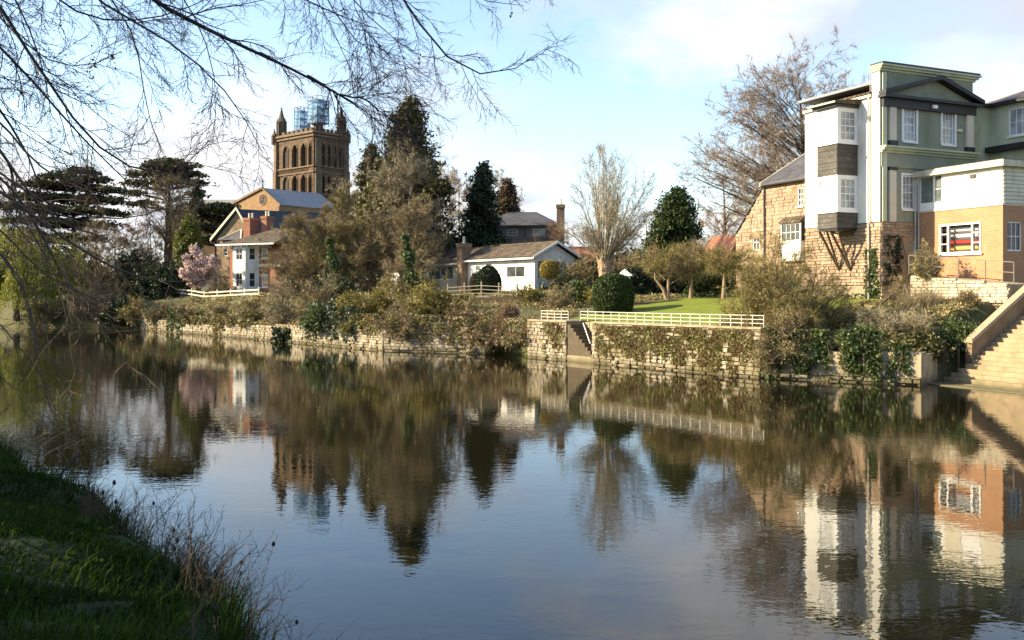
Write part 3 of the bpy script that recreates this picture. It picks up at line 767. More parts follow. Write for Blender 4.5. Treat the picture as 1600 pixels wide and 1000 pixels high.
def railing(name, label, fr, u0, u1, zb, h, rails, step, r_post=.028, r_rail=.022, mt=None, d=-.18, slope=0.0, group=None, kind='railing'):
    t = thing(name, label, kind, fr.p((u0 + u1) / 2, zb + slope * (u0 + u1) / 2, d), group)
    n = max(1, int(round((u1 - u0) / step)))
    me0 = None
    for k in range(n + 1):
        u = u0 + (u1 - u0) * k / n; m = MB(); m.tube([fr.p(u, zb + slope * (u - u0), d), fr.p(u, zb + h + slope * (u - u0), d)], r_post, 6); m.build('post', mt, t)
    for q in rails:
        m = MB(); m.tube([fr.p(u0, zb + q * h + slope * 0, d), fr.p((u0 + u1) / 2, zb + q * h - .01 + slope * (u1 - u0) / 2, d), fr.p(u1, zb + q * h + slope * (u1 - u0), d)], r_rail, 6); m.build('rail', mt, t)
    return t
M_railw = surf('white_rail_paint', (.74, .72, .63), (.60, .57, .48), rough=.5, scale=6, bump=.1)
railing('garden_rail', 'long white tubular rail along the edge of the lawn', FL, FL.u(903), LL + .35, 2.24, .52, (.32, .66, 1.0), .62, mt=M_railw, r_post=.022, r_rail=.017)
railing('garden_rail', 'short white tubular rail left of the garden steps', FL, FL.u(842) , FL.u(884), 2.24, .52, (.32, .66, 1.0), .62, mt=M_railw, r_post=.022, r_rail=.017)

# river wall at the right, below the big shrubs
t_rw = thing('river_wall', 'cream rendered river wall below the ivy beside the wide steps', 'wall', A(13.5, 40.6, 0))
S0 = A(17.8, 40.2); Vv = nrm(A(.91, .414)); Uu = A(Vv[1], -Vv[0])   # V goes inland, U along the river to the right
for a, b in (((10.8, 42.7), (16.6, 38.95)), ((16.6, 38.95), (17.9, 40.35))):
    a = A(*a); b = A(*b); L = float(np.linalg.norm(b - a)); du = (b - a) / L; n = A(du[1], -du[0])
    if a[0] < 12: n = n if n @ N2 < 0 else -n
    fr = Fr(a, du, n); m = MB()
    segn = 3; r = random.Random(3)
    for k in range(segn):
        z = 1.30 + r.uniform(-.12, .1)
        fr.box(m, L * k / segn, L * (k + 1) / segn, -1.2 - .01 * k, z, -1.4, r.uniform(-.03, .03))
    m.build('wall_core', M_conc, t_rw)
    if a[0] < 12: masonry(t_rw, fr, 0, L, -.1, .32, M_stoneR, course=.2, lmin=.4, lmax=.9, proud=.12, limit=60, seed=21, skip=.2)

# wide river steps with parapet
t_rs = thing('river_steps', 'wide flight of worn stone steps rising from the water', 'steps', A(S0[0], S0[1], 0))
RISE, TREAD = .18, .285
def SP(v, u, z): q = S0 + Vv * v + Uu * u; return A(q[0], q[1], z)
for k in range(22):
    u0 = 0.05 if k < 6 else .51
    if k < 6: u0 = .0 + .11 * k
    m = MB(); v0 = k * TREAD; z1 = .06 + k * RISE
    m.hexa([SP(v0, u0, z1 - .75), SP(v0, 11, z1 - .75), SP(v0 + TREAD + .35, 11, z1 - .75), SP(v0 + TREAD + .35, u0, z1 - .75),
            SP(v0 - .02, u0, z1), SP(v0 - .02, 11, z1), SP(v0 + TREAD + .35, 11, z1 - .001), SP(v0 + TREAD + .35, u0, z1 - .001)])
    m.build('step', M_step, t_rs)
m = MB(); m.hexa([SP(-.9, -.3, -.8), SP(-.9, 11, -.8), SP(.02, 11, -.8), SP(.02, -.3, -.8), SP(-.9, -.3, .035), SP(-.9, 11, .035), SP(-.03, 11, .036), SP(-.03, -.3, .036)]); m.build('bottom_landing', M_step, t_rs)
t_pp = thing('parapet_wall', 'sloping stone parapet beside the wide river steps', 'wall', SP(1.4, .3, 0))
va, vb = 1.45, 6.6; za, zb = .06 + va / TREAD * RISE, .06 + vb / TREAD * RISE
m = MB(); m.hexa([SP(va, .2, -.6), SP(vb, .2, -.6), SP(vb, .5, -.6), SP(va, .5, -.6), SP(va, .2, za + .72), SP(vb, .2, zb + .72), SP(vb, .5, zb + .72), SP(va, .5, za + .72)]); m.build('wall_core', M_parapet, t_pp)
for k in range(7):
    a = va - .05 + (vb - va + .1) * k / 7; b_ = va - .05 + (vb - va + .1) * (k + 1) / 7 - .012; h = lambda v: .06 + v / TREAD * RISE + .722
    m = MB(); m.hexa([SP(a, .12, h(a)), SP(b_, .12, h(b_)), SP(b_, .58, h(b_)), SP(a, .58, h(a)), SP(a, .16, h(a) + .13), SP(b_, .16, h(b_) + .13), SP(b_, .54, h(b_) + .13), SP(a, .54, h(a) + .13)]); m.build('coping_stone', M_coping, t_pp)
m = MB()
for q in ((1.2, .1), (1.25, .42)): m.tube([SP(q[0], q[1], .2), SP(q[0], q[1], 1.45)], .06, 6)
t_po = thing('mooring_post', 'pair of short dark posts at the foot of the parapet', 'post', SP(1.2, .1, .2)); 
for q in ((1.15, .08), (1.2, .46)):
    m = MB(); m.tube([SP(q[0], q[1], .2), SP(q[0], q[1], 1.4)], .055, 8); m.build('post', M_timber, t_po)

# ------------------------------------------------------------------ riverside house: white flank, green front
C = A(19.2, 50.0); VX = nrm(A(.91, .414)); WX = A(-VX[1], VX[0])
FW = Fr(C, WX, -VX); FG = Fr(C, VX, -WX)
uL = FW.u(1258); GZ = 3.3
ZST = 7.5; ZEAVE = 14.25
t_h = thing('riverside_house', 'tall house with white river flank and sage green pedimented front', 'house', A(C[0], C[1], GZ))
# bay opening etc.
m = MB(); wall_quads(m, FW, .55, uL, ZST, ZEAVE, ()); 
m.poly([FW.p(uL, ZST), FW.p(uL, ZST, -6), FW.p(uL, ZEAVE, -6), FW.p(uL, ZEAVE)])
m.build('white_wall', M_white, t_h)
m = MB(); FW.box(m, 0, .55, ZST, ZY(107, 50), -.55, .06); m.build('corner_pier', M_white, t_h)
m = MB(); FW.box(m, -.02, uL, GZ - 1, ZST - .02, -6, -.06); m.build('stone_base_core', M_mortar, t_h)
hdoor = (*[FG.u(q) for q in (1407, 1428)], 3.4, 6.55)
masonry(t_h, FW, -.02, uL, GZ + .9, ZST - .03, M_stoneA, course=.17, lmin=.22, lmax=.5, proud=.05, limit=215, seed=31)
fg0 = Fr(C + FG.n[:2] * .0, FG.du, FG.n)
m = MB(); FG.box(m, .0, 7, GZ - 1, ZST - .02, -.5, -.07); m.build('stone_base_core', M_mortar, t_h)
masonry(t_h, FG, 0.02, 2.6, GZ - .4, ZST - .03, M_stoneA, course=.17, lmin=.22, lmax=.5, proud=.05, limit=80, seed=33, holes=[hdoor])
m = MB(); FG.box(m, hdoor[0], hdoor[1], hdoor[2], hdoor[3], -.068, -.03); d_ = m.build('door', M_door, t_h)
m = MB(); FG.box(m, hdoor[0] - .1, hdoor[1] + .1, hdoor[3] + .003, hdoor[3] + .28, -.06, .03); m.build('lintel', M_coping, t_h)
m = MB(); FG.box(m, hdoor[1] - .03, hdoor[1] + .06, hdoor[2], hdoor[3], -.029, .05); m.build('door_frame', M_wpaint, t_h)
# green front
uR = FG.u(1520)
def gw(x0, x1, y0, y1):
    a, b = FG.u(x0), FG.u(x1); c = (a + b) / 2; return (a, b, FG.z(c, y1), FG.z(c, y0))
wins = [gw(1411, 1431, 168, 221), gw(1472, 1491, 174, 226), gw(1410, 1430, 274, 327)]
m = MB(); wall_quads(m, FG, 0, uR, ZST, 15.3, wins, .16); m.build('green_wall', M_green, t_h)
for q in wins:
    w = window(t_h, FG, *q, 3, 4, M_wpaint, M_pane_blind, recess=.1, fw=.085, sill=M_wpaint)
    m = MB(); FG.box(m, q[0] - .12, q[0] - .002, q[2], q[3] + .1, 0.002, .05); FG.box(m, q[1] + .002, q[1] + .12, q[2], q[3] + .1, .002, .05); FG.box(m, q[0], q[1], q[3] + .002, q[3] + .1, .002, .049)
    m.build('architrave', M_wpaint, w)
m = MB(); FG.box(m, .06, .34, ZST, 15.3, .002, .10); m.build('corner_strip', M_lgreen, t_h)
for (x0, x1) in ((1388, 1398), (1508, 1518)):
    a, b = FG.u(x0), FG.u(x1)
    m = MB(); FG.box(m, a, b, 11.75, 13.5, .002, .14); m.build('pilaster', M_beige, t_h)
    m = MB(); FG.box(m, a - .06, b + .06, 11.45, 11.75, .002, .19); m.build('pilaster_base', M_dark, t_h)
    if x0 < 1400:
        m = MB(); FG.box(m, a, b, ZST, 10.2, .002, .12); m.build('pilaster', M_beige, t_h)
        m = MB(); FG.box(m, a - .05, b + .05, 10.2, 10.36, .002, .17); m.build('pilaster_capital', M_dark, t_h)
m = MB(); FG.box(m, .0, uR + .05, 10.36, 11.1, .002, .09); m.build('frieze', M_green, t_h)
for k, (z0, z1, d) in enumerate(((11.1, 11.22, .16), (11.22, 11.34, .30), (11.34, 11.44, .42))):
    m = MB(); FG.box(m, -.05, uR + .12, z0, z1, -.1, d); m.build('string_course', M_lgreen, t_h)
m = MB(); FG.box(m, .02, uR + .05, 13.5, 13.95, .002, .2); m.build('entablature', M_dark, t_h)
m = MB(); FG.box(m, -.12, uR + .28, 13.95, 14.1, -.1, .46); m.build('pediment_cornice', M_dark, t_h)
um = FG.u(1461)
for (ua, ub) in ((-.15, um), (uR + .35, um)):
    za_, zb_ = 14.1, 15.34
    m = MB(); m.hexa([FG.p(ua, za_ , .01), FG.p(ub, zb_ - .17, .01), FG.p(ub, zb_ - .17, .5), FG.p(ua, za_, .5), FG.p(ua, za_ + .2, .01), FG.p(ub, zb_ + .05, .01), FG.p(ub, zb_ + .05, .52), FG.p(ua, za_ + .2, .52)]); m.build('raking_cornice', M_dark, t_h)
m = MB(); m.prism([FG.p(.25, 14.11, .003), FG.p(uR - .1, 14.11, .003), FG.p(um, 15.17, .003)], FG.n * .06); m.build('tympanum', M_green, t_h)
ztp = ZY(99, 50)
m = MB(); FG.box(m, .0, uR, 15.3, ztp - .38, -.5, .0); m.build('parapet', M_lgreen, t_h)
for k, (z0, z1, d) in enumerate(((ztp - .38, ztp - .26, .1), (ztp - .26, ztp - .14, .22), (ztp - .14, ztp - .05, .32))):
    m = MB(); FG.box(m, -.1 - d * .3, uR + d, z0, z1, -.6, d); m.build('parapet_cornice', M_lgreen, t_h)
m = MB(); FG.box(m, -.12, uR + .25, ztp - .05, ztp + .06, -.6, .3); m.build('parapet_flashing', M_dark, t_h)
m = MB(); FG.box(m, uR - .001, uR + .0, 0, 0, 0, 0)
# roof behind the flank
m = MB(); z = ZEAVE
m.hexa([FW.p(.56, z, .22), FW.p(uL + .1, z, .22), FW.p(uL + .1, z + 1.0, -5), FW.p(.56, z + 1.0, -5), FW.p(.56, z + .1, .22), FW.p(uL + .1, z + .1, .22), FW.p(uL + .1, z + 1.1, -5), FW.p(.56, z + 1.1, -5)]); rf = m.build('roof', M_tile, t_h)
m = MB(); FW.box(m, .56, uL + .05, z - .16, z - .003, .002, .16); m.build('eaves_board', M_cream, rf)
m = MB(); FW.box(m, .7, .75, 0, 0, 0, 0)
# bay window tower on the white flank
bL, bR = FW.u(1293), FW.u(1340)
bR = FW.u(1340); PJ = 1.42; bL = bR + 1.5
ZB = [ZY(356, 51), ZY(329, 51), ZY(273, 51), ZY(222, 51), ZY(167, 51)]
FBf = Fr(FW.p(bR, 0, PJ)[:2], FW.du, FW.n); FBr = Fr(FW.p(bR, 0, PJ)[:2], -FW.n, -FW.du); FBl = Fr(FW.p(bL, 0, PJ)[:2], -FW.n, FW.du)
bw_ = bL - bR
t_b = None
bay = MB(); FW.box(bay, bR + .05, bL - .05, ZB[0] - .12, ZB[0] - .003, .003, PJ - .05); bay = bay.build('bay', M_dark, t_h)
for i in (0, 2):
    for fr, L in ((FBf, bw_), (FBr, PJ - .005), (FBl, PJ - .005)):
        m = MB(); wall_quads(m, fr, 0, L, ZB[i], ZB[i + 1] - .02); m.build('slate_apron', M_slate, bay)
        # four proud slate courses
        n = 5 if i else 3
        for k in range(n):
            z0 = ZB[i] + (ZB[i + 1] - ZB[i] - .04) * k / n; z1 = ZB[i] + (ZB[i + 1] - ZB[i] - .04) * (k + 1) / n - .012
            mm = MB(); a = fr.p(.01, z0, .045); mm.hexa([fr.p(.01, z0, .002), fr.p(L - .01, z0, .002), fr.p(L - .01, z0, .022), fr.p(.01, z0, .022), fr.p(.01, z1, .002), fr.p(L - .01, z1, .002), fr.p(L - .01, z1, .01), fr.p(.01, z1, .01)]); mm.build('slate_course', M_slate, bay)
for i in (1, 3):
    for fr, L in ((FBf, bw_), (FBr, PJ - .005), (FBl, PJ - .005)):
        z0, z1 = ZB[i] - .0, ZB[i + 1]
        h = (.22, L - .12, z0 + .12, z1 - .18)
        m = MB(); wall_quads(m, fr, 0, L, z0 - .02, z1, [h], .1); m.build('bay_surround', M_wpaint, bay)
        window(t_h, fr, *h, 3, 4, M_wpaint, M_pane_white if fr is FBf else M_pane_blind, recess=.07, fw=.06, bar=.032, name='bay_window')
        m = MB(); fr.box(m, -.06, L + .06 if fr is FBf else L - .02, z0 - .09, z0 - .021, -.02, .09); m.build('bay_sill', M_wpaint, bay)
# bay roof: dark flat canopy with pale gutter
m = MB(); z = ZB[4]; 
m.hexa([FW.p(bR - .22, z + .16, -.1), FW.p(bL + .3, z + .16, -.1), FW.p(bL + .3, z + .16, PJ + .32), FW.p(bR - .22, z + .16, PJ + .32), FW.p(bR - .22, z + .52, -.3), FW.p(bL + .3, z + .52, -.3), FW.p(bL + .3, z + .27, PJ + .32), FW.p(bR - .22, z + .27, PJ + .32)]); m.build('bay_roof', M_tile, bay)
m = MB(); FW.box(m, bR - .1, bL + .2, z + .003, z + .157, .003, PJ + .18); m.build('bay_soffit', M_dark, bay)
m = MB(); FBf.box(m, -.24, bw_ + .32, z + .16, z + .25, .33, .40); m.build('gutter', M_lgreen, bay)
# timber struts under the bay
for (ub_, dd) in ((bR + .12, 0), (bL - .55, 0)):
    for (du_, d_) in ((.0, PJ - .15), (.42, PJ - .15)):
        m = MB(); m.tube([FW.p(ub_ + .35, 5.0, .05), FW.p(ub_ + du_ * 1.3, ZB[0] - .12, d_)], .07, 6); m.build('strut', M_timber, bay)
    m = MB(); m.tube([FW.p(ub_ + .1, 6.9, .05), FW.p(ub_ + .2, ZB[0] - .12, .75)], .045, 6); m.build('strut', M_timber, bay)
m = MB(); m.tube([FW.p(.72, GZ - .3, .12), FW.p(.72, ZEAVE - .1, .12)], .05, 8); m.build('downpipe', M_pipe, t_h)
m = MB(); m.tube([FW.p(.62, ZEAVE, .1), FW.p(.62, ZY(92, 50.5), .1)], .02, 6, r2=.012); m.build('aerial_mast', M_pipe, t_h)
m = MB(); FG.box(m, FG.u(1451), FG.u(1458), 13.62, 13.8, .201, .32); m.build('security_lamp', M_wpaint, t_h)
m = MB(); FG.box(m, FG.u(1494), FG.u(1501), FG.z(5.6, 206), FG.z(5.6, 202), .002, .12); m.build('alarm_box', M_cream, t_h)
m = MB(); m.tube([FG.p(2.33, GZ, .12), FG.p(2.33, 9.6, .12)], .045, 8); m.build('downpipe', M_pipe, t_h)
# green wing that comes forward at the right
uW = FG.u(1556)
FWB = Fr(FG.p(uR, 0, -.35)[:2], FG.du, FG.n)
m = MB(); wall_quads(m, FWB, 0, uW - uR, 7, 14.15); m.build('link_wall', M_lgreen, t_h)
FV = Fr(FG.p(uW, 0, -.35)[:2], -WX, -VX)
wq = (FV.u(1576), FV.u(1608), FV.z(1.3, 213), FV.z(1.3, 170))
m = MB(); wall_quads(m, FV, 0, 6, 7, 14.15, [wq], .14); m.build('wing_wall', M_lgreen, t_h)
window(t_h, FV, *wq, 3, 2, M_wpaint, M_pane_blind, recess=.08, fw=.07, sill=M_wpaint, sash=False)
m = MB(); FV.box(m, .1, 5, FV.z(1, 236), FV.z(1, 228), .002, .55); m.build('canopy', M_dark, t_h)
m = MB(); FV.box(m, -.1, 6, 14.15, 14.3, -.2, .35); FWB.box(m, -.2, uW - uR - .36, 14.151, 14.3, -.2, .3); m.build('eaves_board', M_dark, t_h)
hp = FV.p(1.0, 15.55, -3.2); hp2 = FV.p(6, 15.55, -3.2)
m = MB(); m.poly([FV.p(-.2, 14.3, .4), FV.p(6, 14.3, .4), hp2, hp]); m.poly([FV.p(-.2, 14.3, .4), hp, FV.p(-.2, 14.3, -7)]); m.poly([FV.p(6, 14.3, .4), FV.p(6, 14.3, -7), hp2]); m.poly([FV.p(-.2, 14.3, -7), hp, hp2, FV.p(6, 14.3, -7)])
wr = m.build('wing_roof', M_purpleslate, t_h)
m = MB(); m.tube([FV.p(-.2, 14.32, .4), hp + A(0, 0, .03)], .08, 6); m.tube([hp + A(0, 0, .03), hp2 + A(0, 0, .03)], .08, 6); m.build('ridge_tile', M_pipe, wr)
m = MB(); FG.box(m, uR - .4, uR - .02, 7.2, 15.28, -7, -.06); m.build('side_wall', M_lgreen, t_h)
m = MB(); FG.box(m, .6, uR - .42, 14.95, 15.1, -7, -.52); m.build('flat_roof', M_lead, t_h)

# ------------------------------------------------------------------ brick boathouse extension
uE = FG.u(1432)
FE = Fr(FG.p(uE, 0)[:2], -WX, -VX); LE = FE.u(1567); FR_ = Fr(FE.p(LE, 0)[:2], VX, -WX)
ZR = ZY(250, FE.p(LE, 0)[1]); ZB0 = ZY(320, FE.p(LE, 0)[1]); 
t_e = thing('brick_extension', 'flat roofed orange brick extension with cream upper panels and boat window', 'building', FE.p(LE, 3.3))
def ew(x0, x1, y0, y1):
    a, b = FE.u(x0), FE.u(x1); c = (a + b) / 2; return (a, b, FE.z(c, y1), FE.z(c, y0))
bwq = ew(1468, 1533, 349, 396)
m = MB(); wall_quads(m, FE, .02, LE, 3.0, ZB0, [bwq], .2); m.build('brick_wall', M_brick, t_e)
rq = (FR_.u(1574), FR_.u(1597), FR_.z(.5, 392), FR_.z(.5, 346))
m = MB(); wall_quads(m, FR_, 0, 6, 3.0, ZB0, [rq], .14); m.build('brick_wall', M_brick, t_e)
window(t_e, FR_, *rq, 3, 2, M_wpaint, M_pane_dark, recess=.1, fw=.06, sash=False)
m = MB(); FE.box(m, .02, LE + .03, ZB0, ZB0 + .1, -.1, .04); m.build('band_course', M_cream, t_e)
uq = ew(1437, 1472, 275, 318)
m = MB(); wall_quads(m, FE, .02, LE, ZB0 + .1, ZR - .3, [uq], .12); m.build('upper_wall', M_wpaint, t_e)
window(t_e, FE, uq[0], (uq[0] + uq[1]) / 2 + .2, uq[2], uq[3], 1, 1, M_wpaint, M_pane_mid, recess=.06, fw=.06, sash=False)
window(t_e, FE, (uq[0] + uq[1]) / 2 + .2, uq[1], uq[2], uq[3], 1, 2, M_wpaint, M_pane_mid, recess=.06, fw=.05, sash=False)
pu = np.linspace(uq[1] + .12, LE - .05, 4)
for k in range(3):
    m = MB(); FE.box(m, pu[k] + .03, pu[k + 1] - .03, ZB0 + .2, ZR - .42 - (.34 if k == 1 else 0), .002, .03); m.build('cladding_panel', M_wpaint if k == 1 else M_cream, t_e)
m = MB(); FE.box(m, pu[1] + .1, pu[2] - .2, ZR - .74, ZR - .42, .002, .035); vent = m.build('vent_panel', M_beige, t_e)
m = MB(); FE.box(m, pu[1] + .5, pu[1] + .8, ZR - .68, ZR - .5, .036, .1); m.build('vent', M_door, vent)
for k in range(9):
    z0 = ZB0 + .1 + (ZR - .45 - ZB0) * k / 9
    m = MB(); h = (ZR - .45 - ZB0) / 9 - .012
    m.hexa([FR_.p(.03, z0, 0), FR_.p(6, z0, 0), FR_.p(6, z0, .05), FR_.p(.03, z0, .05), FR_.p(.03, z0 + h, 0), FR_.p(6, z0 + h, 0), FR_.p(6, z0 + h, .015), FR_.p(.03, z0 + h, .015)]); m.build('weatherboard', M_fascia, t_e)
m = MB(); wall_quads(m, FR_, .0, 6, ZB0, ZR - .3); m.build('upper_wall', M_fascia, t_e)
m = MB(); FE.box(m, -.35, LE + .28, ZR - .3, ZR, -5.5, .32); m.build('flat_roof', M_fascia, t_e)
m = MB(); FE.box(m, -.3, LE + .2, ZR + .003, ZR + .05, -5.4, .22); m.build('roof_felt', M_slate, t_e)
m = MB(); m.tube([FE.p(.2, 3.6, .06), FE.p(.2, ZR - .32, .06)], .045, 8); m.build('downpipe', M_pipe, t_e)
# boat window: clear panes and the racked boats behind
a, b, z0, z1 = bwq; m = MB(); fw = .085
for q in ((a, b, z0, z0 + fw), (a, b, z1 - fw, z1), (a, a + fw, z0 + fw, z1 - fw), (b - fw, b, z0 + fw, z1 - fw), (a + .5, a + .5 + fw, z0 + fw, z1 - fw), (b - .55, b - .55 + fw, z0 + fw, z1 - fw)): FE.box(m, *q, -.13, .035)
zz = np.linspace(z0, z1, 4)
for q in zz[1:-1]:
    FE.box(m, a + fw, a + .5, q - .025, q + .025, -.12, .02); FE.box(m, b - .55 + fw, b - fw, q - .025, q + .025, -.12, .02)
bw2 = m.build('boat_window', M_wpaint, t_e)
for (p, q) in ((a + fw, a + .5), (a + .5 + fw, b - .55), (b - .55 + fw, b - fw)):
    m = MB(); m.poly([FE.p(p, z0 + fw, -.06), FE.p(q, z0 + fw, -.06), FE.p(q, z1 - fw, -.06), FE.p(p, z1 - fw, -.06)]); m.build('pane', M_clear, bw2)
m = MB(); FE.box(m, a - .1, b + .1, z0 - .1, z0 - .004, .036, .1); m.build('sill', M_wpaint, bw2)
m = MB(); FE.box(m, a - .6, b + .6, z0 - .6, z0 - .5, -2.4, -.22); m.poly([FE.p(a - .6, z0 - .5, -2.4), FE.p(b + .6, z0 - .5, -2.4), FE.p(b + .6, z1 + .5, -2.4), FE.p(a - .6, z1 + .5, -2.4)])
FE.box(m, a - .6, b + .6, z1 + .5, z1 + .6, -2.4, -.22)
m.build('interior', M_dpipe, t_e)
bcols = [('white', (.75, .74, .70)), ('pale grey', (.70, .72, .72)), ('red', (.42, .045, .03)), ('yellow', (.72, .50, .16))]
for k, (cn_, cc) in enumerate(bcols):
    mt = surf('boat_' + cn_.replace(' ', '_'), cc, tuple(x * .9 for x in cc), rough=.25, bump=0)
    zc_ = z1 - fw - .16 - (z1 - z0 - 2 * fw - .1) * k / 4 - .05
    t_bt = thing('rowing_boat', f'{cn_} rowing boat racked inside the boat window, ' + ('topmost', 'second from top', 'third from top', 'lowest')[k], 'boat', FE.p((a + b) / 2, zc_ - .13, -.5), 'rowing boats racked behind the window')
    prof = []; hull = MB(); nn = 9
    for i in range(nn):
        x = a - .45 + (b - a + .9) * i / (nn - 1); s = .25 + .75 * math.sin(math.pi * i / (nn - 1)) ** .6
        prof.append([FE.p(x, zc_ + .10, -.5 + q * .22 * s) if abs(q) == 1 else FE.p(x, zc_ + .10 - .26 * s * math.cos(q * 1.4), -.5 + .22 * s * math.sin(q * 1.4) / math.sin(1.4)) for q in (-1, -.6, -.2, .2, .6, 1)])
    for p, q in zip(prof[:-1], prof[1:]):
        for j in range(5): hull.poly([p[j], q[j], q[j + 1], p[j + 1]])
    hull.poly([p[0] for p in prof] + [p[5] for p in prof[::-1]])
    hl = hull.build('hull', mt, t_bt, smooth=False)
    m = MB(); FE.box(m, a - .4, b + .4, zc_ + .1, zc_ + .125, -.30, -.265); m.build('gunwale', M_timber, t_bt)
    m = MB(); FE.box(m, a - .58, b + .58, zc_ - .185, zc_ - .16, -.7, -.3); m.build('rack_bar', M_dpipe, t_bt)

# low limestone wall with ramp and rail in front of the extension
FP = Fr(FE.p(1.5, 0, 2.0)[:2], -WX, -VX); LP = FP.u(1577)
t_rw2 = thing('ramp_wall', 'low pale limestone wall carrying the ramp before the brick extension', 'wall', FP.p(LP / 2, 3.4))
zr = lambda u: 4.72 - .5 * u / LP
m = MB(); m.hexa([FP.p(0, 3.0, -.02), FP.p(LP, 3.0, -.02), FP.p(LP, 3.0, -1.75), FP.p(0, 3.0, -1.75), FP.p(0, zr(0) - .05, -.02), FP.p(LP, zr(LP) - .05, -.02), FP.p(LP, zr(LP) - .05, -1.75), FP.p(0, zr(0) - .05, -1.75)]); m.build('ramp', M_conc, t_rw2)
masonry(t_rw2, FP, 0, LP, 3.3, 4.75, M_stoneP, course=.15, lmin=.25, lmax=.6, proud=.07, limit=260, seed=41, ztop=zr, skip=.04)
railing('ramp_rail', 'grey green metal handrail on the ramp before the brick wall', FP, -.3, LP + .1, 4.75, .95, (.5, 1.0), 1.5, mt=M_rail, slope=-.5 / LP)

# ------------------------------------------------------------------ stone barn
bo = C + VX * .8 + WX * uL
FBN = Fr(bo, WX, -VX); uB = FBN.u(1195); uB2 = FBN.u(1150); ZE = 10.5
t_bn = thing('stone_barn', 'buff stone barn with grey slate roof left of the white flank', 'barn', FBN.p(3, 4.0))
def bw(x0, x1, y0, y1):
    p, q = FBN.u(x0), FBN.u(x1); c = (p + q) / 2; lo, hi = min(p, q), max(p, q); return (lo, hi, FBN.z(c, y1), FBN.z(c, y0))
q1 = bw(1246, 1255, 293, 322); q2 = bw(1176, 1187, 366, 391); q3 = bw(1226, 1257, 349, 408)
zs_ = lambda u: ZE if u < uB else ZE - (u - uB) * 1.04
m = MB(); wall_quads(m, FBN, 0, uB, 3, ZE, [q1, q3], .15); m.build('barn_wall', M_rubble, t_bn)
m = MB(); 
wall_quads(m, FBN, uB, uB2, 3, 7.2, [q2], .15); m.poly([FBN.p(uB, 7.2), FBN.p(uB2, 7.2), FBN.p(uB2, zs_(uB2)), FBN.p(uB, ZE)]); m.build('lean_to_wall', M_rubble, t_bn)
masonry(t_bn, FBN, 0, uB2, 5.2, ZE, M_stoneA, course=.21, lmin=.26, lmax=.58, proud=.035, limit=300, seed=51, holes=[q1, q2, q3], ztop=zs_)
m = MB(); m.hexa([FBN.p(-.05, ZE - .05, .25), FBN.p(uB + .12, ZE - .05, .25), FBN.p(uB + .12, ZE + 2.2, -3.6), FBN.p(-.05, ZE + 2.2, -3.6), FBN.p(-.05, ZE + .06, .25), FBN.p(uB + .12, ZE + .06, .25), FBN.p(uB + .12, ZE + 2.31, -3.6), FBN.p(-.05, ZE + 2.31, -3.6)]); rf = m.build('roof', M_roofslate, t_bn)
m = MB(); m.hexa([FBN.p(uB + .121, ZE - .1, .26), FBN.p(uB + .2, ZE - .1, .26), FBN.p(uB + .2, ZE + 2.2, -3.65), FBN.p(uB + .121, ZE + 2.2, -3.65), FBN.p(uB + .121, ZE + .12, .26), FBN.p(uB + .2, ZE + .12, .26), FBN.p(uB + .2, ZE + 2.38, -3.65), FBN.p(uB + .121, ZE + 2.38, -3.65)]); m.build('verge_board', M_cream, rf)
m = MB(); m.poly([FBN.p(uB, ZE), FBN.p(uB, ZE, -7.2), FBN.p(uB, ZE + 2.2, -3.6)]); m.poly([FBN.p(uB, ZE), FBN.p(uB, 3), FBN.p(uB, 3, -7.2), FBN.p(uB, ZE, -7.2)]); m.build('gable_wall', M_rubble, t_bn)
m = MB(); m.poly([FBN.p(uB2, 3), FBN.p(uB2, 3, -6), FBN.p(uB2, zs_(uB2), -6), FBN.p(uB2, zs_(uB2))]); m.build('end_wall', M_rubble, t_bn)
m = MB(); m.hexa([FBN.p(uB, ZE, .1), FBN.p(uB2 + .1, zs_(uB2) - .1, .1), FBN.p(uB2 + .1, zs_(uB2) - .1, -6), FBN.p(uB, ZE, -6), FBN.p(uB, ZE + .08, .1), FBN.p(uB2 + .1, zs_(uB2) - .02, .1), FBN.p(uB2 + .1, zs_(uB2) - .02, -6), FBN.p(uB, ZE + .08, -6)]); m.build('lean_to_roof', M_roofslate, t_bn)
window(t_bn, FBN, *q1, 2, 3, M_wpaint, M_pane_dark, recess=.08, fw=.06, sill=M_wpaint)
window(t_bn, FBN, *q2, 2, 2, M_wpaint, M_pane_dark, recess=.08, fw=.06)
a, b, z0, z1 = q3; zm = z0 + (z1 - z0) * .52
window(t_bn, FBN, a, b, zm, z1, 4, 2, M_wpaint, M_pane_dark, recess=-.25, fw=.07, sash=False, name='oriel_window')
m = MB(); FBN.box(m, a, b, z0, zm - .003, -.1, .3); m.build('oriel_apron', M_wpaint, t_bn)
m = MB(); m.hexa([FBN.p(a - .08, z1 + .003, .0), FBN.p(b + .08, z1 + .003, .0), FBN.p(b + .08, z1 + .003, .42), FBN.p(a - .08, z1 + .003, .42), FBN.p(a - .08, z1 + .42, .0), FBN.p(b + .08, z1 + .42, .0), FBN.p(b + .08, z1 + .08, .42), FBN.p(a - .08, z1 + .08, .42)]); m.build('oriel_roof', M_tile, t_bn)
m = MB(); m.tube([FBN.p(uB - .06, 3.5, .1), FBN.p(uB - .06, ZE, .1)], .05, 6); m.build('downpipe', M_dpipe, t_bn)
m = MB(); m.tube([FBN.p(0, ZE - .08, .3), FBN.p(uB, ZE - .08, .3)], .06, 6); m.build('gutter', M_dpipe, t_bn)
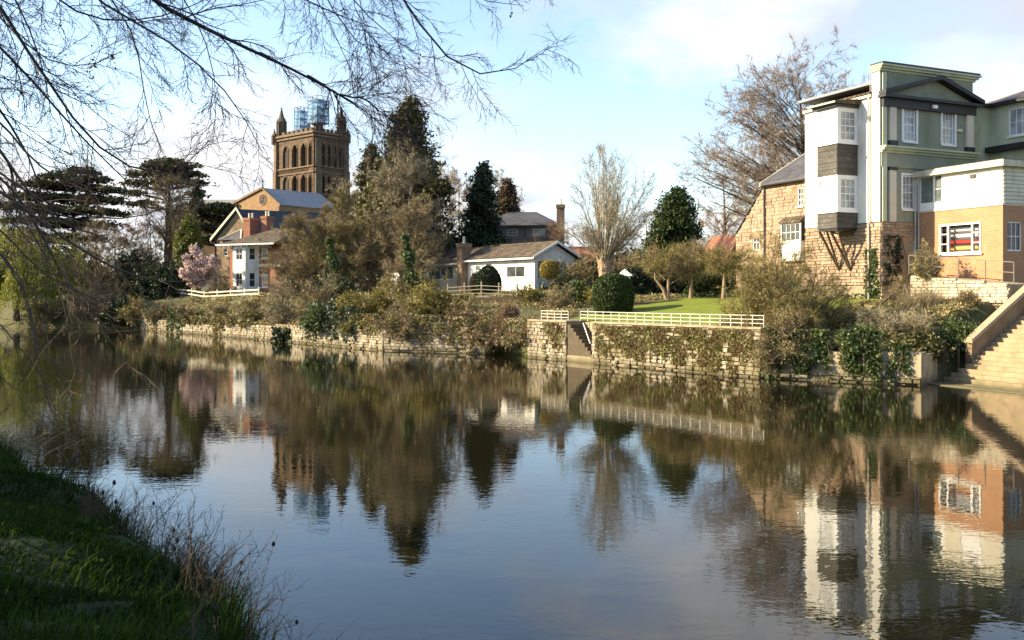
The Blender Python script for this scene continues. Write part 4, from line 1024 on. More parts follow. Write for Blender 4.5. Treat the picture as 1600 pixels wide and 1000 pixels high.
# ------------------------------------------------------------------ generic gabled / hipped pieces
def chimney(parent, c, w, d, z0, z1, ax, mt, pots=2, name='chimney'):
    ax = nrm(A(ax[0], ax[1], 0)); ay = A(-ax[1], ax[0], 0); c = A(c[0], c[1], 0); m = MB()
    m.box(c - ax * w / 2 - ay * d / 2 + A(0, 0, z0), ax * w, ay * d, A(0, 0, z1 - z0 - .35)); ch = m.build(name, mt, parent)
    m = MB(); m.box(c - ax * (w / 2 + .07) - ay * (d / 2 + .07) + A(0, 0, z1 - .349), ax * (w + .14), ay * (d + .14), A(0, 0, .35)); m.build('chimney_cap', mt, ch) if False else m.build('chimney_cap', mt, ch)
    for k in range(pots):
        q = c + ax * (w * .5 * (k - (pots - 1) / 2)); m = MB(); m.lathe(q + A(0, 0, z1), [(.13, 0), (.11, .1), (.10, .5), (.13, .52), (.12, .6)], 8); m.build('chimney_pot', M_cream, ch)
    return ch
# ------------------------------------------------------------------ white bungalow
FBu = Fr((1.8, 76.0), (-.61, .79), (-.79, -.61)); FBg = Fr((1.8, 76.0), (.79, .61), (.61, -.79))
lw = FBu.u(726); ZBe = ZY(401, 76); gwid = 4.2; apex = ZY(380, 77.3)
t_bg = thing('bungalow', 'white bungalow with low brown tiled roof and gabled porch end', 'bungalow', FBu.p(lw / 2, 4.2))
def uw(x0, x1, y0, y1, fr):
    p, q = fr.u(x0), fr.u(x1); c = (p + q) / 2; return (min(p, q), max(p, q), fr.z(c, y1), fr.z(c, y0))
h1 = uw(791, 820, 415, 434, FBu)
h2 = uw(742, 751, 414, 432, FBu)
m = MB(); wall_quads(m, FBu, 0, lw, 3.5, ZBe, [h1, h2], .12); m.build('front_wall', M_white, t_bg)
window(t_bg, FBu, *h1, 2, 1, M_wpaint, M_pane_dark, recess=.06, fw=.08, sash=False, sill=M_wpaint); window(t_bg, FBu, *h2, 1, 2, M_wpaint, M_pane_mid, recess=.06, fw=.08)
# gable end: set-back porch under the verge
hp_ = (.35, gwid - .9, 3.5, ZBe - .35)
m = MB(); wall_quads(m, FBg, 0, gwid, 3.5, ZBe, [hp_], .9); m.poly([FBg.p(0, ZBe), FBg.p(gwid, ZBe), FBg.p(gwid / 2, apex - .08)]); m.build('gable_wall', M_white, t_bg)
fpw = Fr(FBg.p(0, 0, -.9)[:2], FBg.du, FBg.n)
m = MB(); wall_quads(m, fpw, hp_[0], hp_[1], 3.5, hp_[3], [(.6, 2.6, 5.0, 6.2)], .1); m.build('porch_back_wall', M_white, t_bg)
window(t_bg, fpw, .6, 2.6, 5.0, 6.2, 2, 1, M_wpaint, M_pane_mid, recess=.05, fw=.07, sash=False)
m = MB(); FBg.box(m, gwid + .5, gwid + .75, 3.8, ZBe - .1, -.4, -.1); m.build('porch_post', M_wpaint, t_bg)
def slab(m, a, b, c, d, th=.1):
    a, b, c, d = [np.asarray(q, float) for q in (a, b, c, d)]; n = nrm(np.cross(b - a, d - a)); n = n if n[2] > 0 else -n
    m.hexa([a, b, c, d, a + n * th, b + n * th, c + n * th, d + n * th])
ov = .35
m = MB(); slab(m, FBu.p(-ov, ZBe - .08, ov), FBu.p(lw, ZBe - .08, ov), FBu.p(lw, apex, -gwid / 2), FBu.p(-ov, apex, -gwid / 2)); r1 = m.build('roof', M_tile, t_bg)
m = MB(); slab(m, FBu.p(-ov, apex - .002, -gwid / 2 - .002), FBu.p(lw, apex - .002, -gwid / 2 - .002), FBu.p(lw, ZBe - .3, -gwid - .9), FBu.p(-ov, ZBe - .3, -gwid - .9)); m.build('roof', M_tile, t_bg)
m = MB(); m.tube([FBu.p(-ov, apex + .1, -gwid / 2), FBu.p(lw, apex + .1, -gwid / 2)], .1, 6); m.build('ridge_tile', M_tile, r1)
m = MB(); FBu.box(m, -ov, lw, ZBe - .2, ZBe - .06, ov + .004, ov + .12); m.build('gutter', M_wpaint, r1)
for (ua, ub, za_, zb_) in ((-.45, gwid / 2, ZBe - .16, apex - .02), (gwid + .9, gwid / 2, ZBe - .3, apex - .02)):
    m = MB(); m.hexa([FBg.p(ua, za_, ov + .002), FBg.p(ub, zb_, ov + .002), FBg.p(ub, zb_, ov + .05), FBg.p(ua, za_, ov + .05), FBg.p(ua, za_ + .2, ov + .002), FBg.p(ub, zb_ + .2, ov + .002), FBg.p(ub, zb_ + .2, ov + .05), FBg.p(ua, za_ + .2, ov + .05)]); m.build('bargeboard', M_wpaint, r1)
chimney(t_bg, FBu.p(lw - .1, 0, .15), .75, .95, 3.6, ZY(380, 83), FBu.du, M_brownbrick, pots=1)
# lower wing at the left
FBw = Fr(FBu.p(lw + .4, 0, -1.0)[:2], FBu.du, FBu.n); lw2 = FBw.u(640); zw = FBw.z(2, 411); zr_ = FBw.z(2, 386)
hq = uw(669, 708, 416, 437, FBw)
m = MB(); wall_quads(m, FBw, 0, lw2, 3.5, zw, [hq], .12); m.build('wing_wall', M_cream, t_bg)
window(t_bg, FBw, *hq, 4, 1, M_wpaint, M_pane_mid, recess=.06, fw=.07, bar=.07, sash=False)
m = MB(); slab(m, FBw.p(-.2, zw - .06, .35), FBw.p(lw2, zw - .06, .35), FBw.p(lw2, zr_, -2.6), FBw.p(-.2, zr_, -2.6)); r2 = m.build('wing_roof', M_tile, t_bg)
m = MB(); FBw.box(m, -.2, lw2, zw - .18, zw - .03, .354, .45); m.build('gutter', M_wpaint, r2)

# garage-like white outbuilding glimpsed left of the bungalow
fo = Fr(P(610, 440, 84)[:2], (.61, -.79), (-.79, -.61)); t_o = thing('garden_shed', 'small white shed glimpsed through the thicket left of the bungalow', 'shed', fo.p(1, 4.0))
m = MB(); wall_quads(m, fo, 0, 1.5, 3.6, 5.7); m.poly([fo.p(1.5, 3.6), fo.p(1.5, 3.6, -3), fo.p(1.5, 5.7, -3), fo.p(1.5, 5.7)]); m.build('wall', M_white, t_o)
m = MB(); slab(m, fo.p(-.2, 5.7, .2), fo.p(1.7, 5.7, .2), fo.p(1.7, 6.2, -3), fo.p(-.2, 6.2, -3)); m.build('roof', M_tile, t_o)

# ------------------------------------------------------------------ grey hipped house behind
FH = Fr(P(742, 380, 104)[:2], (.995, -.1), (-.1, -.995)); LH = FH.u(872); zw = FH.z(4, 352); zr_ = FH.z(4, 327)
t_gh = thing('grey_house', 'grey stuccoed house with hipped slate roof behind the bungalow', 'house', FH.p(LH / 2, 4.8))
hs = [uw(793, 809, 358, 368, FH), uw(832, 852, 357, 368, FH)]
M_gstucco = surf('grey_stucco', (.17, .155, .145), (.12, .11, .10), rough=.9, bump=.2, dirt=(.08, .075, .07))
m = MB(); wall_quads(m, FH, 0, LH, 4, zw, hs, .12); m.poly([FH.p(LH, 4), FH.p(LH, 4, -8), FH.p(LH, zw, -8), FH.p(LH, zw)]); m.build('wall', M_gstucco, t_gh)
for q in hs: window(t_gh, FH, *q, 2, 2, M_pipe, M_pane_mid, recess=.08, fw=.08)
m = MB(); FH.box(m, 0, LH, FH.z(4, 373), FH.z(4, 371), .002, .08); m.build('band_course', M_gstucco, t_gh)
m = MB(); ra, rb = FH.p(3.5, zr_, -3.5), FH.p(LH - 2.6, zr_, -3.5)
m.poly([FH.p(-.4, zw, .4), FH.p(LH + .4, zw, .4), rb, ra]); m.poly([FH.p(LH + .4, zw, .4), FH.p(LH + .4, zw, -8), rb]); m.poly([FH.p(-.4, zw, .4), ra, FH.p(-.4, zw, -8)]); m.poly([FH.p(-.4, zw, -8), ra, rb, FH.p(LH + .4, zw, -8)]); r3 = m.build('roof', M_roofslate, t_gh)
m = MB(); FH.box(m, -.4, LH + .4, zw - .14, zw - .01, .3, .42); m.build('gutter', M_dpipe, r3)
m = MB(); m.tube([FH.p(FH.u(821), 4.5, .08), FH.p(FH.u(821), zw, .08)], .06, 6); m.build('downpipe', M_dpipe, t_gh)
ch = chimney(t_gh, P(876, 340, 103)[:2], .8, 1.0, 5.0, ZY(320, 103), FH.du, M_brownbrick, pots=1)
# russet roof glimpsed right of the bungalow
fo = Fr(P(886, 430, 86)[:2], (.97, -.24), (-.24, -.97)); t_o = thing('cottage', 'low cottage with red roof half hidden right of the bungalow', 'cottage', fo.p(2, 4.2))
m = MB(); wall_quads(m, fo, 0, 3.4, 4, 6.4, [(.8, 1.7, 4.8, 6.0)], .1); m.poly([fo.p(3.4, 4), fo.p(3.4, 4, -4), fo.p(3.4, 6.4, -4), fo.p(3.4, 6.4)]); m.build('wall', M_redbrick, t_o); window(t_o, fo, .8, 1.7, 4.8, 6.0, 2, 2, M_wpaint, M_pane_dark)
m = MB(); slab(m, fo.p(-.3, 6.4, .3), fo.p(3.6, 6.4, .3), fo.p(3.6, 8.0, -2.2), fo.p(-.3, 8.0, -2.2)); m.build('roof', M_redbrick, t_o)
m = MB(); m.tube([fo.p(3.3, 4, .1), fo.p(3.3, 6.4, .1)], .08, 6); m.build('downpipe', M_wpaint, t_o)
# dark gable left of the big shrub
fo = Fr(P(1128, 420, 66)[:2], (.9, .43), (.43, -.9)); t_o = thing('timber_shed', 'dark steep roofed shed half hidden left of the stone barn', 'shed', fo.p(1, 4.2))
m = MB(); m.poly([fo.p(0, 3.6), fo.p(3, 3.6), fo.p(3, 6.6), fo.p(1.5, 7.8), fo.p(0, 5.2)]); m.poly([fo.p(0, 3.6), fo.p(0, 3.6, -3), fo.p(0, 5.2, -3), fo.p(0, 5.2)]); m.build('wall', M_timber, t_o)
m = MB(); slab(m, fo.p(-.3, 5.0, .2), fo.p(1.5, 7.85, .2), fo.p(1.5, 7.85, -3), fo.p(-.3, 5.0, -3)); m.build('roof', M_redbrick, t_o)

# ------------------------------------------------------------------ red brick house on the left
FA = Fr(P(359, 455, 110)[:2], (.9, -.43), (-.43, -.9)); FAs = Fr(FA.o[:2], (.43, .9), (-.9, .43))
LA = FA.u(432); zw = FA.z(2, 383); ZG = 3.6
t_rh = thing('red_brick_house', 'red brick house with white two storey bay and hipped tile roof', 'house', FA.p(2.5, ZG))
ha = [(*sorted((FA.u(409), FA.u(418))), FA.z(4, 404), FA.z(4, 387)), (*sorted((FA.u(409), FA.u(418))), FA.z(4, 449), FA.z(4, 432))]
m = MB(); wall_quads(m, FA, 0, LA + .6, 3, zw, ha, .12); wall_quads(m, FAs, 0, 7, 3, zw); m.poly([FA.p(LA + .6, 3), FA.p(LA + .6, 3, -7), FA.p(LA + .6, zw, -7), FA.p(LA + .6, zw)]); m.build('brick_wall', M_redbrick, t_rh)
for q in ha: 
    w = window(t_rh, FA, *q, 2, 2, M_wpaint, M_pane_dark, recess=.07, fw=.12, sill=M_wpaint)
    m = MB(); FA.box(m, q[0] - .15, q[1] + .15, q[3] + .003, q[3] + .25, .002, .05); m.build('lintel', M_cream, w)
m = MB(); FA.box(m, FA.u(400), LA + .6, FA.z(4, 417), FA.z(4, 413), .002, .07); m.build('string_course', M_cream, t_rh)
# white canted bay
PJA = 1.2; b0, b1, b2 = FA.u(366), FA.u(381), FA.u(397); b3 = b2 + .7; b1 = max(b0 + .6, b1 - .55); 
cp = [FA.p(b0, 0), FA.p(b1, 0, PJA), FA.p(b2 - .2, 0, PJA), FA.p(b3, 0)]
z4 = [ZG - .4, FA.z(2, 449), FA.z(2, 426), FA.z(2, 407), FA.z(2, 388)]
bayA = MB(); bayA.prism([q + A(0, 0, zw - .18) for q in cp], A(0, 0, .16)); bayA = bayA.build('bay_cornice', M_wpaint, t_rh)
for k in range(3):
    p, q = cp[k], cp[k + 1]; du_ = nrm(q - p); fr = Fr(p[:2], du_[:2], (du_[1], -du_[0])); L_ = float(np.linalg.norm(q - p)); g_ = L_ * (.22 if k == 1 else .25)
    hs_ = [(g_, L_ - g_, z4[1], z4[2]), (g_, L_ - g_, z4[3], z4[4])]
    m = MB(); wall_quads(m, fr, 0, L_, z4[0], zw - .18, hs_, .1); m.build('white_bay', M_white, t_rh)
    for h_ in hs_: window(t_rh, fr, *h_, 1 if k != 1 else 2, 2, M_wpaint, M_pane_dark, recess=.06, fw=.09, name='bay_window')
bb = b3
zr_ = FA.z(4, 355); ra, rb = FA.p(3.6, zr_, -3.4), FA.p(LA + .6, zr_, -3.4)
m = MB(); m.poly([FA.p(-.5, zw, 1.7), FA.p(LA + 1, zw, 1.7), rb, ra]); m.poly([FA.p(-.5, zw, 1.7), ra, FA.p(-.5, zw, -7)]); m.poly([FA.p(-.5, zw, -7), ra, rb, FA.p(LA + 1, zw, -7)]); m.poly([FA.p(LA + 1, zw, 1.7), FA.p(LA + 1, zw, -7), rb]); m.poly([FA.p(-.5, zw, 1.7), FA.p(LA + 1, zw, 1.7), FA.p(LA + 1, zw, -7), FA.p(-.5, zw, -7)]); r4 = m.build('roof', M_tile, t_rh)
m = MB(); FA.box(m, -.55, LA + 1, zw - .1, zw + .06, 1.62, 1.76); m.build('eaves_board', M_wpaint, r4)
for k in range(9):
    u = -.1 + k * .75; m = MB(); m.prism([FA.p(u, zw - .1, 1.6), FA.p(u, zw - .45, .02), FA.p(u, zw - .1, .02)] if u > bb else [FA.p(u, zw - .1, 1.6), FA.p(u, zw - .4, PJA + .12), FA.p(u, zw - .1, PJA + .12)], FA.du * .16); m.build('eaves_bracket', M_wpaint, r4)
chimney(t_rh, P(392, 345, 113)[:2], 1.0, 1.5, 8, ZY(341, 113), FA.du, M_redbrick)
chimney(t_rh, P(418, 345, 113)[:2], .8, 1.3, 8, ZY(338, 113), FA.du, M_redbrick)
# gabled house just behind it
FC = Fr(P(336, 455, 121)[:2], (.9, -.43), (-.43, -.9)); wC = FC.u(393); zC = FC.z(1, 374); aC = FC.z(3, 328)
t_g = thing('gabled_house', 'stone gabled house with blue slate roof behind the red brick house', 'house', FC.p(wC / 2, 3.7))
uC = FC.u(372)
m = MB(); wall_quads(m, FC, .25, wC, 3, zC + .05); m.poly([FC.p(.25, zC + .05), FC.p(wC, zC + .05), FC.p(wC, zC + .2), FC.p(uC, aC - .15)]); m.poly([FC.p(.25, 3), FC.p(.25, 3, -9), FC.p(.25, zC, -9), FC.p(.25, zC)]); m.build('gable_wall', M_rubble, t_g)
bd = nrm(A(.85, .52)) ; Ex = A(bd[0], bd[1], 0) * 11
m = MB(); slab(m, FC.p(uC, aC, .3), FC.p(uC, aC, .3) + Ex, FC.p(wC + 1.6, zC - 1.6, .3) + Ex, FC.p(wC + 1.6, zC - 1.6, .3)); r5 = m.build('roof', M_blueslate, t_g)
m = MB(); slab(m, FC.p(uC - .01, aC, .3), FC.p(uC - .01, aC, .3) + Ex, FC.p(-.4, zC - .1, .3) + Ex, FC.p(-.4, zC - .1, .3)); m.build('roof', M_blueslate, t_g)
for (ua, za_) in ((-.45, zC - .25), (wC + 1.2, zC - 1.1)):
    m = MB(); m.hexa([FC.p(ua, za_, .31), FC.p(uC, aC - .02, .31), FC.p(uC, aC - .02, .42), FC.p(ua, za_, .42), FC.p(ua, za_ + .4, .31), FC.p(uC, aC + .32, .31), FC.p(uC, aC + .32, .42), FC.p(ua, za_ + .4, .42)]); m.build('bargeboard', M_cream, r5)
# small porch with pyramid roof between the two houses
fo = Fr(P(346, 455, 114)[:2], FA.du[:2], FA.n[:2]); t_p = thing('porch', 'small stone porch with slate pyramid roof left of the white bay', 'porch', fo.p(.7, 3.6))
zp = fo.z(1, 375); m = MB(); wall_quads(m, fo, 0, 2.0, 3.2, zp, [(.35, .95, fo.z(1, 400), fo.z(1, 388))], .1); m.poly([fo.p(0, 3.2), fo.p(0, 3.2, -2.4), fo.p(0, zp, -2.4), fo.p(0, zp)]); m.build('wall', M_rubble, t_p)
window(t_p, fo, .35, .95, fo.z(1, 400), fo.z(1, 388), 1, 2, M_wpaint, M_pane_dark)
ap = fo.p(1.9, fo.z(2, 358), -1.3); c_ = [fo.p(-.2, zp, .25), fo.p(3.2, zp, .25), fo.p(3.2, zp, -2.7), fo.p(-.2, zp, -2.7)]
m = MB(); [m.poly([c_[k], c_[(k + 1) % 4], ap]) for k in range(4)]; r6 = m.build('roof', M_roofslate, t_p)
for k in (0, 1): m = MB(); m.tube([c_[k] + A(0, 0, .04), ap + A(0, 0, .05)], .09, 6); m.build('ridge_tile', M_cream, r6)

# ------------------------------------------------------------------ cathedral
TH = math.radians(41); DT = 222.0
cc_ = P(490, 300, DT)
FTl = Fr(cc_[:2], (-math.cos(TH), math.sin(TH)), (-math.sin(TH), -math.cos(TH))); FTr = Fr(cc_[:2], (math.sin(TH), math.cos(TH)), (math.cos(TH), -math.sin(TH)))
w1 = FTl.u(430); w2 = FTr.u(543); ZT0 = 8.0
zt_ = lambda py: ZY(py, DT)
t_t = thing('cathedral_tower', 'massive red brown stone church tower with battlements and arched belfry windows', 'tower', A(cc_[0], cc_[1], ZT0))
def face(fr, w, bays, sd):
    m = MB(); lv = MB(); sh = MB(); ho = MB()
    lv_z = [zt_(302), zt_(268), zt_(260), zt_(212)]
    m.poly([fr.p(0, ZT0), fr.p(w, ZT0), fr.p(w, lv_z[0]), fr.p(0, lv_z[0])])
    m.poly([fr.p(0, lv_z[1]), fr.p(w, lv_z[1]), fr.p(w, lv_z[2]), fr.p(0, lv_z[2])])
    m.poly([fr.p(0, lv_z[3]), fr.p(w, lv_z[3]), fr.p(w, zt_(206)), fr.p(0, zt_(206))])
    edge = sorted({0, w, *[b[0] for b in bays], *[b[1] for b in bays]})
    for a, b in zip(edge[:-1], edge[1:]):
        if not any(abs(a - q[0]) < 1e-6 for q in bays):
            for z0, z1 in ((lv_z[0], lv_z[1]), (lv_z[2], lv_z[3])): m.poly([fr.p(a, z0), fr.p(b, z0), fr.p(b, z1), fr.p(a, z1)])
    for (a, b, dp) in bays:
        g = (b - a) * .2
        for (z0, z1, zb, zs, za) in ((lv_z[0], lv_z[1], zt_(300.5), zt_(277.5), zt_(270)), (lv_z[2], lv_z[3], zt_(258), zt_(229), zt_(221))):
            pts = arch_panel(m, fr, a, b, z0, z1, a + g, b - g, zb, zs, za, dp)
            lv.poly([fr.p(a + g, zb, -dp + .02), fr.p(b - g, zb, -dp + .02), fr.p(b - g, za, -dp + .02), fr.p(a + g, za, -dp + .02)])
            if dp > .6:
                n = 9
                for k in range(n):
                    z = zb + .4 + (zs - zb) * k / n; lv.hexa([fr.p(a + g, z, -dp + .05), fr.p(b - g, z, -dp + .05), fr.p(b - g, z - .12, -dp + .35), fr.p(a + g, z - .12, -dp + .35), fr.p(a + g, z + .07, -dp + .05), fr.p(b - g, z + .07, -dp + .05), fr.p(b - g, z - .05, -dp + .35), fr.p(a + g, z - .05, -dp + .35)])
                um_ = (a + b) / 2; MB().tube([fr.p(um_, zb, -dp + .4), fr.p(um_, za - .3, -dp + .4)], .09, 5).build('mullion', M_cathl, t_t)
            MB().tube([fr.p(q[0], q[1] + .08, .05) for q in [(pts[0][0] - .05, zs)] + pts[1:-1] + [(pts[-1][0] + .05, zs)]], .13, 5).build('hood_moulding', M_cathl, t_t)
            for x in (a + g - .1, b - g + .1): MB().tube([fr.p(x, zb, .04), fr.p(x, zs, .04)], .11, 5).build('window_shaft', M_cathl, t_t)
    m.build('tower_wall', M_cath, t_t); lv.build('louvres', M_louvre, t_t)
    for k, (py, h, d) in enumerate(((303.5, .35, .28), (268.5, .3, .25), (259.5, .3, .25), (212, .35, .3), (207, .45, .42))):
        q = MB(); fr.box(q, -.3, w + .3, zt_(py), zt_(py) + h, .002, d + .02 * k); q.build('string_course', M_cathl, t_t)
    q = MB(); n = 14; a0 = bays[0][0] + (0 if len(bays) < 4 else 0); 
    for k in range(n):
        a = 1.9 + (w - 3.4) * k / n; b = 1.9 + (w - 3.4) * (k + 1) / n
        q.tube([fr.p(a, zt_(267.2), .06), fr.p(b, zt_(260.6), .06)], .07, 4); q.tube([fr.p(b, zt_(267.2), .08), fr.p(a, zt_(260.6), .08)], .07, 4)
    q.build('lattice_band', M_cathl, t_t)
    # battlements
    q = MB(); fr.box(q, 0, w, zt_(206) + .0, zt_(202.5), -.5, .1); q.build('parapet', M_cathd, t_t)
    n = 8
    for k in range(n):
        a = .4 + (w - .8) * (k + .1) / n; q = MB(); fr.box(q, a, a + (w - .8) / n * .55, zt_(202.5), zt_(198.2), -.45, .06); q.build('merlon', M_cathd, t_t)
    # ballflower course of small bosses
    q = MB()
    for k in range(24):
        a = .3 + (w - .6) * k / 23; fr.box(q, a - .1, a + .1, zt_(209.5), zt_(208.3), .01, .22)
    q.build('ballflower_course', M_cathl, t_t)
g0 = 1.5
e_ = [FTl.u(x) for x in (489, 481.2, 467.8, 454.2, 440.2)]
face(FTl, w1, [(e_[0] + .15, e_[1], .95), (e_[1], e_[2], .95), (e_[2], e_[3], .95), (e_[3] + .3, e_[4], .3)], 1)
r_ = [2.2, 4.3, 6.4, 8.5, 10.2]; k_ = (w2) / 12.0
face(FTr, w2, [(2.3 * k_, 4.3 * k_, .8), (4.3 * k_, 6.3 * k_, .8), (6.5 * k_, 8.5 * k_, .8), (8.5 * k_, 10.3 * k_, .3)], 2)
# buttresses at the corners
for fr, u0, u1, dp, mt in ((FTl, w1 - 1.2, w1, .75, M_cathl), (FTr, .15, 1.9, .7, M_cathd), (FTr, w2 - 1.5, w2 + .2, .7, M_cathd)):
    q = MB(); fr.box(q, u0, u1, ZT0, zt_(262), .003, dp); fr.box(q, u0 + .15, u1 - .15, zt_(262), zt_(214), .003, dp * .7); q.build('buttress', mt, t_t)
q = MB(); q.poly([FTl.p(.6, zt_(206), -.6), FTl.p(w1 - .6, zt_(206), -.6), FTl.p(w1 - .6, zt_(206), -w2 + .6), FTl.p(.6, zt_(206), -w2 + .6)]); q.build('tower_roof', M_lead, t_t)
q = MB(); 
for (a, b) in ((FTl.p(w1, ZT0), FTl.p(w1, ZT0, -w2)), (FTl.p(w1, ZT0, -w2), FTl.p(0, ZT0, -w2))): q.poly([a, b, b + A(0, 0, zt_(202) - ZT0), a + A(0, 0, zt_(202) - ZT0)])
q.build('far_wall', M_cath, t_t)
def pinnacle(c, z0, z1, r, mt):
    q = MB(); h = z1 - z0
    q.lathe(A(c[0], c[1], z0), [(r, 0), (r, h * .5), (r * 1.25, h * .52), (r * 1.25, h * .56), (r * .8, h * .58), (r * .55, h * .72), (r * .28, h * .88), (r * .12, h * .95), (r * .3, h * .965), (r * .1, h * .985), (.03, h)], 8)
    for k in range(8):
        a = k * math.pi / 4 + .39; b = A(c[0] + r * 1.08 * math.cos(a), c[1] + r * 1.08 * math.sin(a), z0); q.tube([b, b + A(0, 0, h * .56)], r * .13, 4); q.tube([b + A(0, 0, h * .52), b + A(-.3 * r * math.cos(a), -.3 * r * math.sin(a), h * .68)], r * .16, 4, r2=.02)
    return q.build('pinnacle', mt, t_t)
pinnacle(FTl.p(w1 - 1.3, 0, -.9), zt_(208), zt_(155), 1.05, M_cathd); pinnacle(FTr.p(w2 - 1.1, 0, -.9), zt_(208), zt_(157), 1.0, M_cathd)
pinnacle(FTl.p(w1 - .1, 0, .3), zt_(216), zt_(190), .6, M_cathl); pinnacle(FTr.p(w2 - .1, 0, .2), zt_(216), zt_(192), .6, M_cathd)
pinnacle(FTl.p(.7, 0, -1.9), zt_(205), zt_(160), .95, M_cathd); pinnacle(FTl.p(w1 - .9, 0, -w2 + .9), zt_(205), zt_(166), .9, M_cathd)
# scaffolding round two pinnacles
def scaffold(label, c, w, z0, z1, lifts):
    t = thing('scaffolding', label, 'scaffolding', A(c[0], c[1], z0), 'blue netted scaffolds on the tower')
    ax, ay = FTl.du, FTl.n; c = A(c[0], c[1], 0)
    for i in (-1, 0, 1):
        for j in (-1, 0, 1):
            if i == 0 and j == 0: continue
            b = c + ax * i * w / 2 + ay * j * w / 2; q = MB(); q.tube([b + A(0, 0, z0), b + A(0, 0, z1)], .09, 5); q.build('pole', M_pole, t)
    for k in range(lifts):
        z = z0 + (z1 - z0) * (k + .35) / lifts
        q = MB(); q.box(c - ax * w / 2 - ay * w / 2 + A(0, 0, z), ax * w, ay * w, A(0, 0, .28)); q.build('deck', M_deck, t)
        for s in (-1, 1):
            q = MB(); q.tube([c - ax * w / 2 + ay * s * w / 2 + A(0, 0, z + 1.1), c + ax * w / 2 + ay * s * w / 2 + A(0, 0, z + 1.1)], .07, 5); q.build('ledger', M_pole, t)
            q = MB(); q.tube([c - ay * w / 2 + ax * s * w / 2 + A(0, 0, z + 1.15), c + ay * w / 2 + ax * s * w / 2 + A(0, 0, z + 1.15)], .07, 5); q.build('ledger', M_pole, t)
    e = w / 2 + .1
    zb = z0 + .9
    for (a, b) in ((-1, 1), (1, 1), (1, -1), (-1, -1)):
        p = c + ax * a * e + ay * b * e; a2, b2 = b, -a; p2 = c + ax * a2 * e + ay * b2 * e
        n = 6; q = MB()
        for k in range(n):
            for s in range(3):
                f0, f1 = k / n, (k + 1) / n; g0_, g1_ = s / 3, (s + 1) / 3; bul = lambda f, g: (ax * (a + a2) / 2 + ay * (b + b2) / 2) * .16 * math.sin(f * 9 + g * 5)
                q.poly([p * (1 - x) + p2 * x + bul(x, y) + A(0, 0, zb + (z1 - .8 - zb) * y) for x, y in ((f0, g0_), (f1, g0_), (f1, g1_), (f0, g1_))])
        q.build('debris_net', M_net, t)
scaffold('taller blue netted scaffold on the near corner of the church tower', FTl.p(.7, 0, -1.9), 3.4, zt_(196), zt_(149), 4)
scaffold('shorter blue netted scaffold on the far side of the church tower', FTl.p(8.0, 0, -2.4), 2.2, zt_(206), zt_(159), 4)

# gabled church arm in front of the tower
DG = 200.0; FT1 = Fr(P(438, 320, DG)[:2], FTl.du[:2], FTl.n[:2]); gw1 = FT1.u(362); za_ = FT1.z(gw1 / 2, 296); ze_ = FT1.z(0, 321)
t_ga = thing('church_transept', 'stone church gable with round window and lead roof before the tower', 'church', FT1.p(gw1 / 2, 7))
uA = FT1.u(411)
m = MB(); m.poly([FT1.p(0, 7), FT1.p(gw1, 7), FT1.p(gw1, FT1.z(gw1, 321)), FT1.p(uA, za_), FT1.p(0, ze_)]); m.poly([FT1.p(0, 7), FT1.p(0, ze_), FT1.p(0, ze_, -15), FT1.p(0, 7, -15)]); m.build('gable_wall', M_gable, t_ga)
m = MB(); slab(m, FT1.p(-.3, ze_, .2), FT1.p(-.3, ze_, -15), FT1.p(uA, za_, -15), FT1.p(uA, za_, .2), .12); m.build('roof', M_lead, t_ga)
m = MB(); slab(m, FT1.p(gw1 + .3, FT1.z(gw1, 321), .2), FT1.p(gw1 + .3, ze_, -15), FT1.p(uA + .01, za_, -15), FT1.p(uA + .01, za_, .2), .12); m.build('roof', M_lead, t_ga)
for (ua, zz_) in ((-.35, ze_), (gw1 + .35, FT1.z(gw1, 321))):
    m = MB(); m.hexa([FT1.p(ua, zz_ - .1, .0), FT1.p(uA, za_ - .1, .0), FT1.p(uA, za_ - .1, .4), FT1.p(ua, zz_ - .1, .4), FT1.p(ua, zz_ + .3, .0), FT1.p(uA, za_ + .35, .0), FT1.p(uA, za_ + .35, .4), FT1.p(ua, zz_ + .3, .4)]); m.build('gable_coping', M_cathl, t_ga)
m = MB(); rc = FT1.p(uA, FT1.z(uA, 312), .03); ring = [rc + FT1.du * math.cos(k * math.pi / 8) * 1.15 + A(0, 0, math.sin(k * math.pi / 8) * 1.15) for k in range(17)]
m.tube(ring, .13, 5, cap=False); rw_ = m.build('round_window', M_gable, t_ga)
m = MB(); m.poly([q for q in ring[:-1]]); m.build('pane', M_pane_dark, rw_)
m = MB()
for k in range(4):
    d = FT1.du * math.cos(k * math.pi / 4) + A(0, 0, math.sin(k * math.pi / 4)); m.tube([rc - d * 1.05 + FT1.n * .05, rc + d * 1.05 + FT1.n * .05], .05, 4)
m.build('tracery', M_cathl, rw_)
m = MB(); b = FT1.p(uA, za_ + .3, .1); m.tube([b, b + A(0, 0, 1.7)], .09, 5); m.tube([b + A(0, 0, 1.2) - FT1.du * .5, b + A(0, 0, 1.2) + FT1.du * .5], .09, 5); m.build('stone_cross', M_cathd, t_ga)
m = MB(); FT1.box(m, gw1 - .5, gw1 + .4, 7, FT1.z(gw1, 318), .003, .6); m.build('buttress', M_cathl, t_ga); m = MB(); FT1.box(m, -.4, .5, 7, FT1.z(0, 322), .003, .6); m.build('buttress', M_cathl, t_ga)
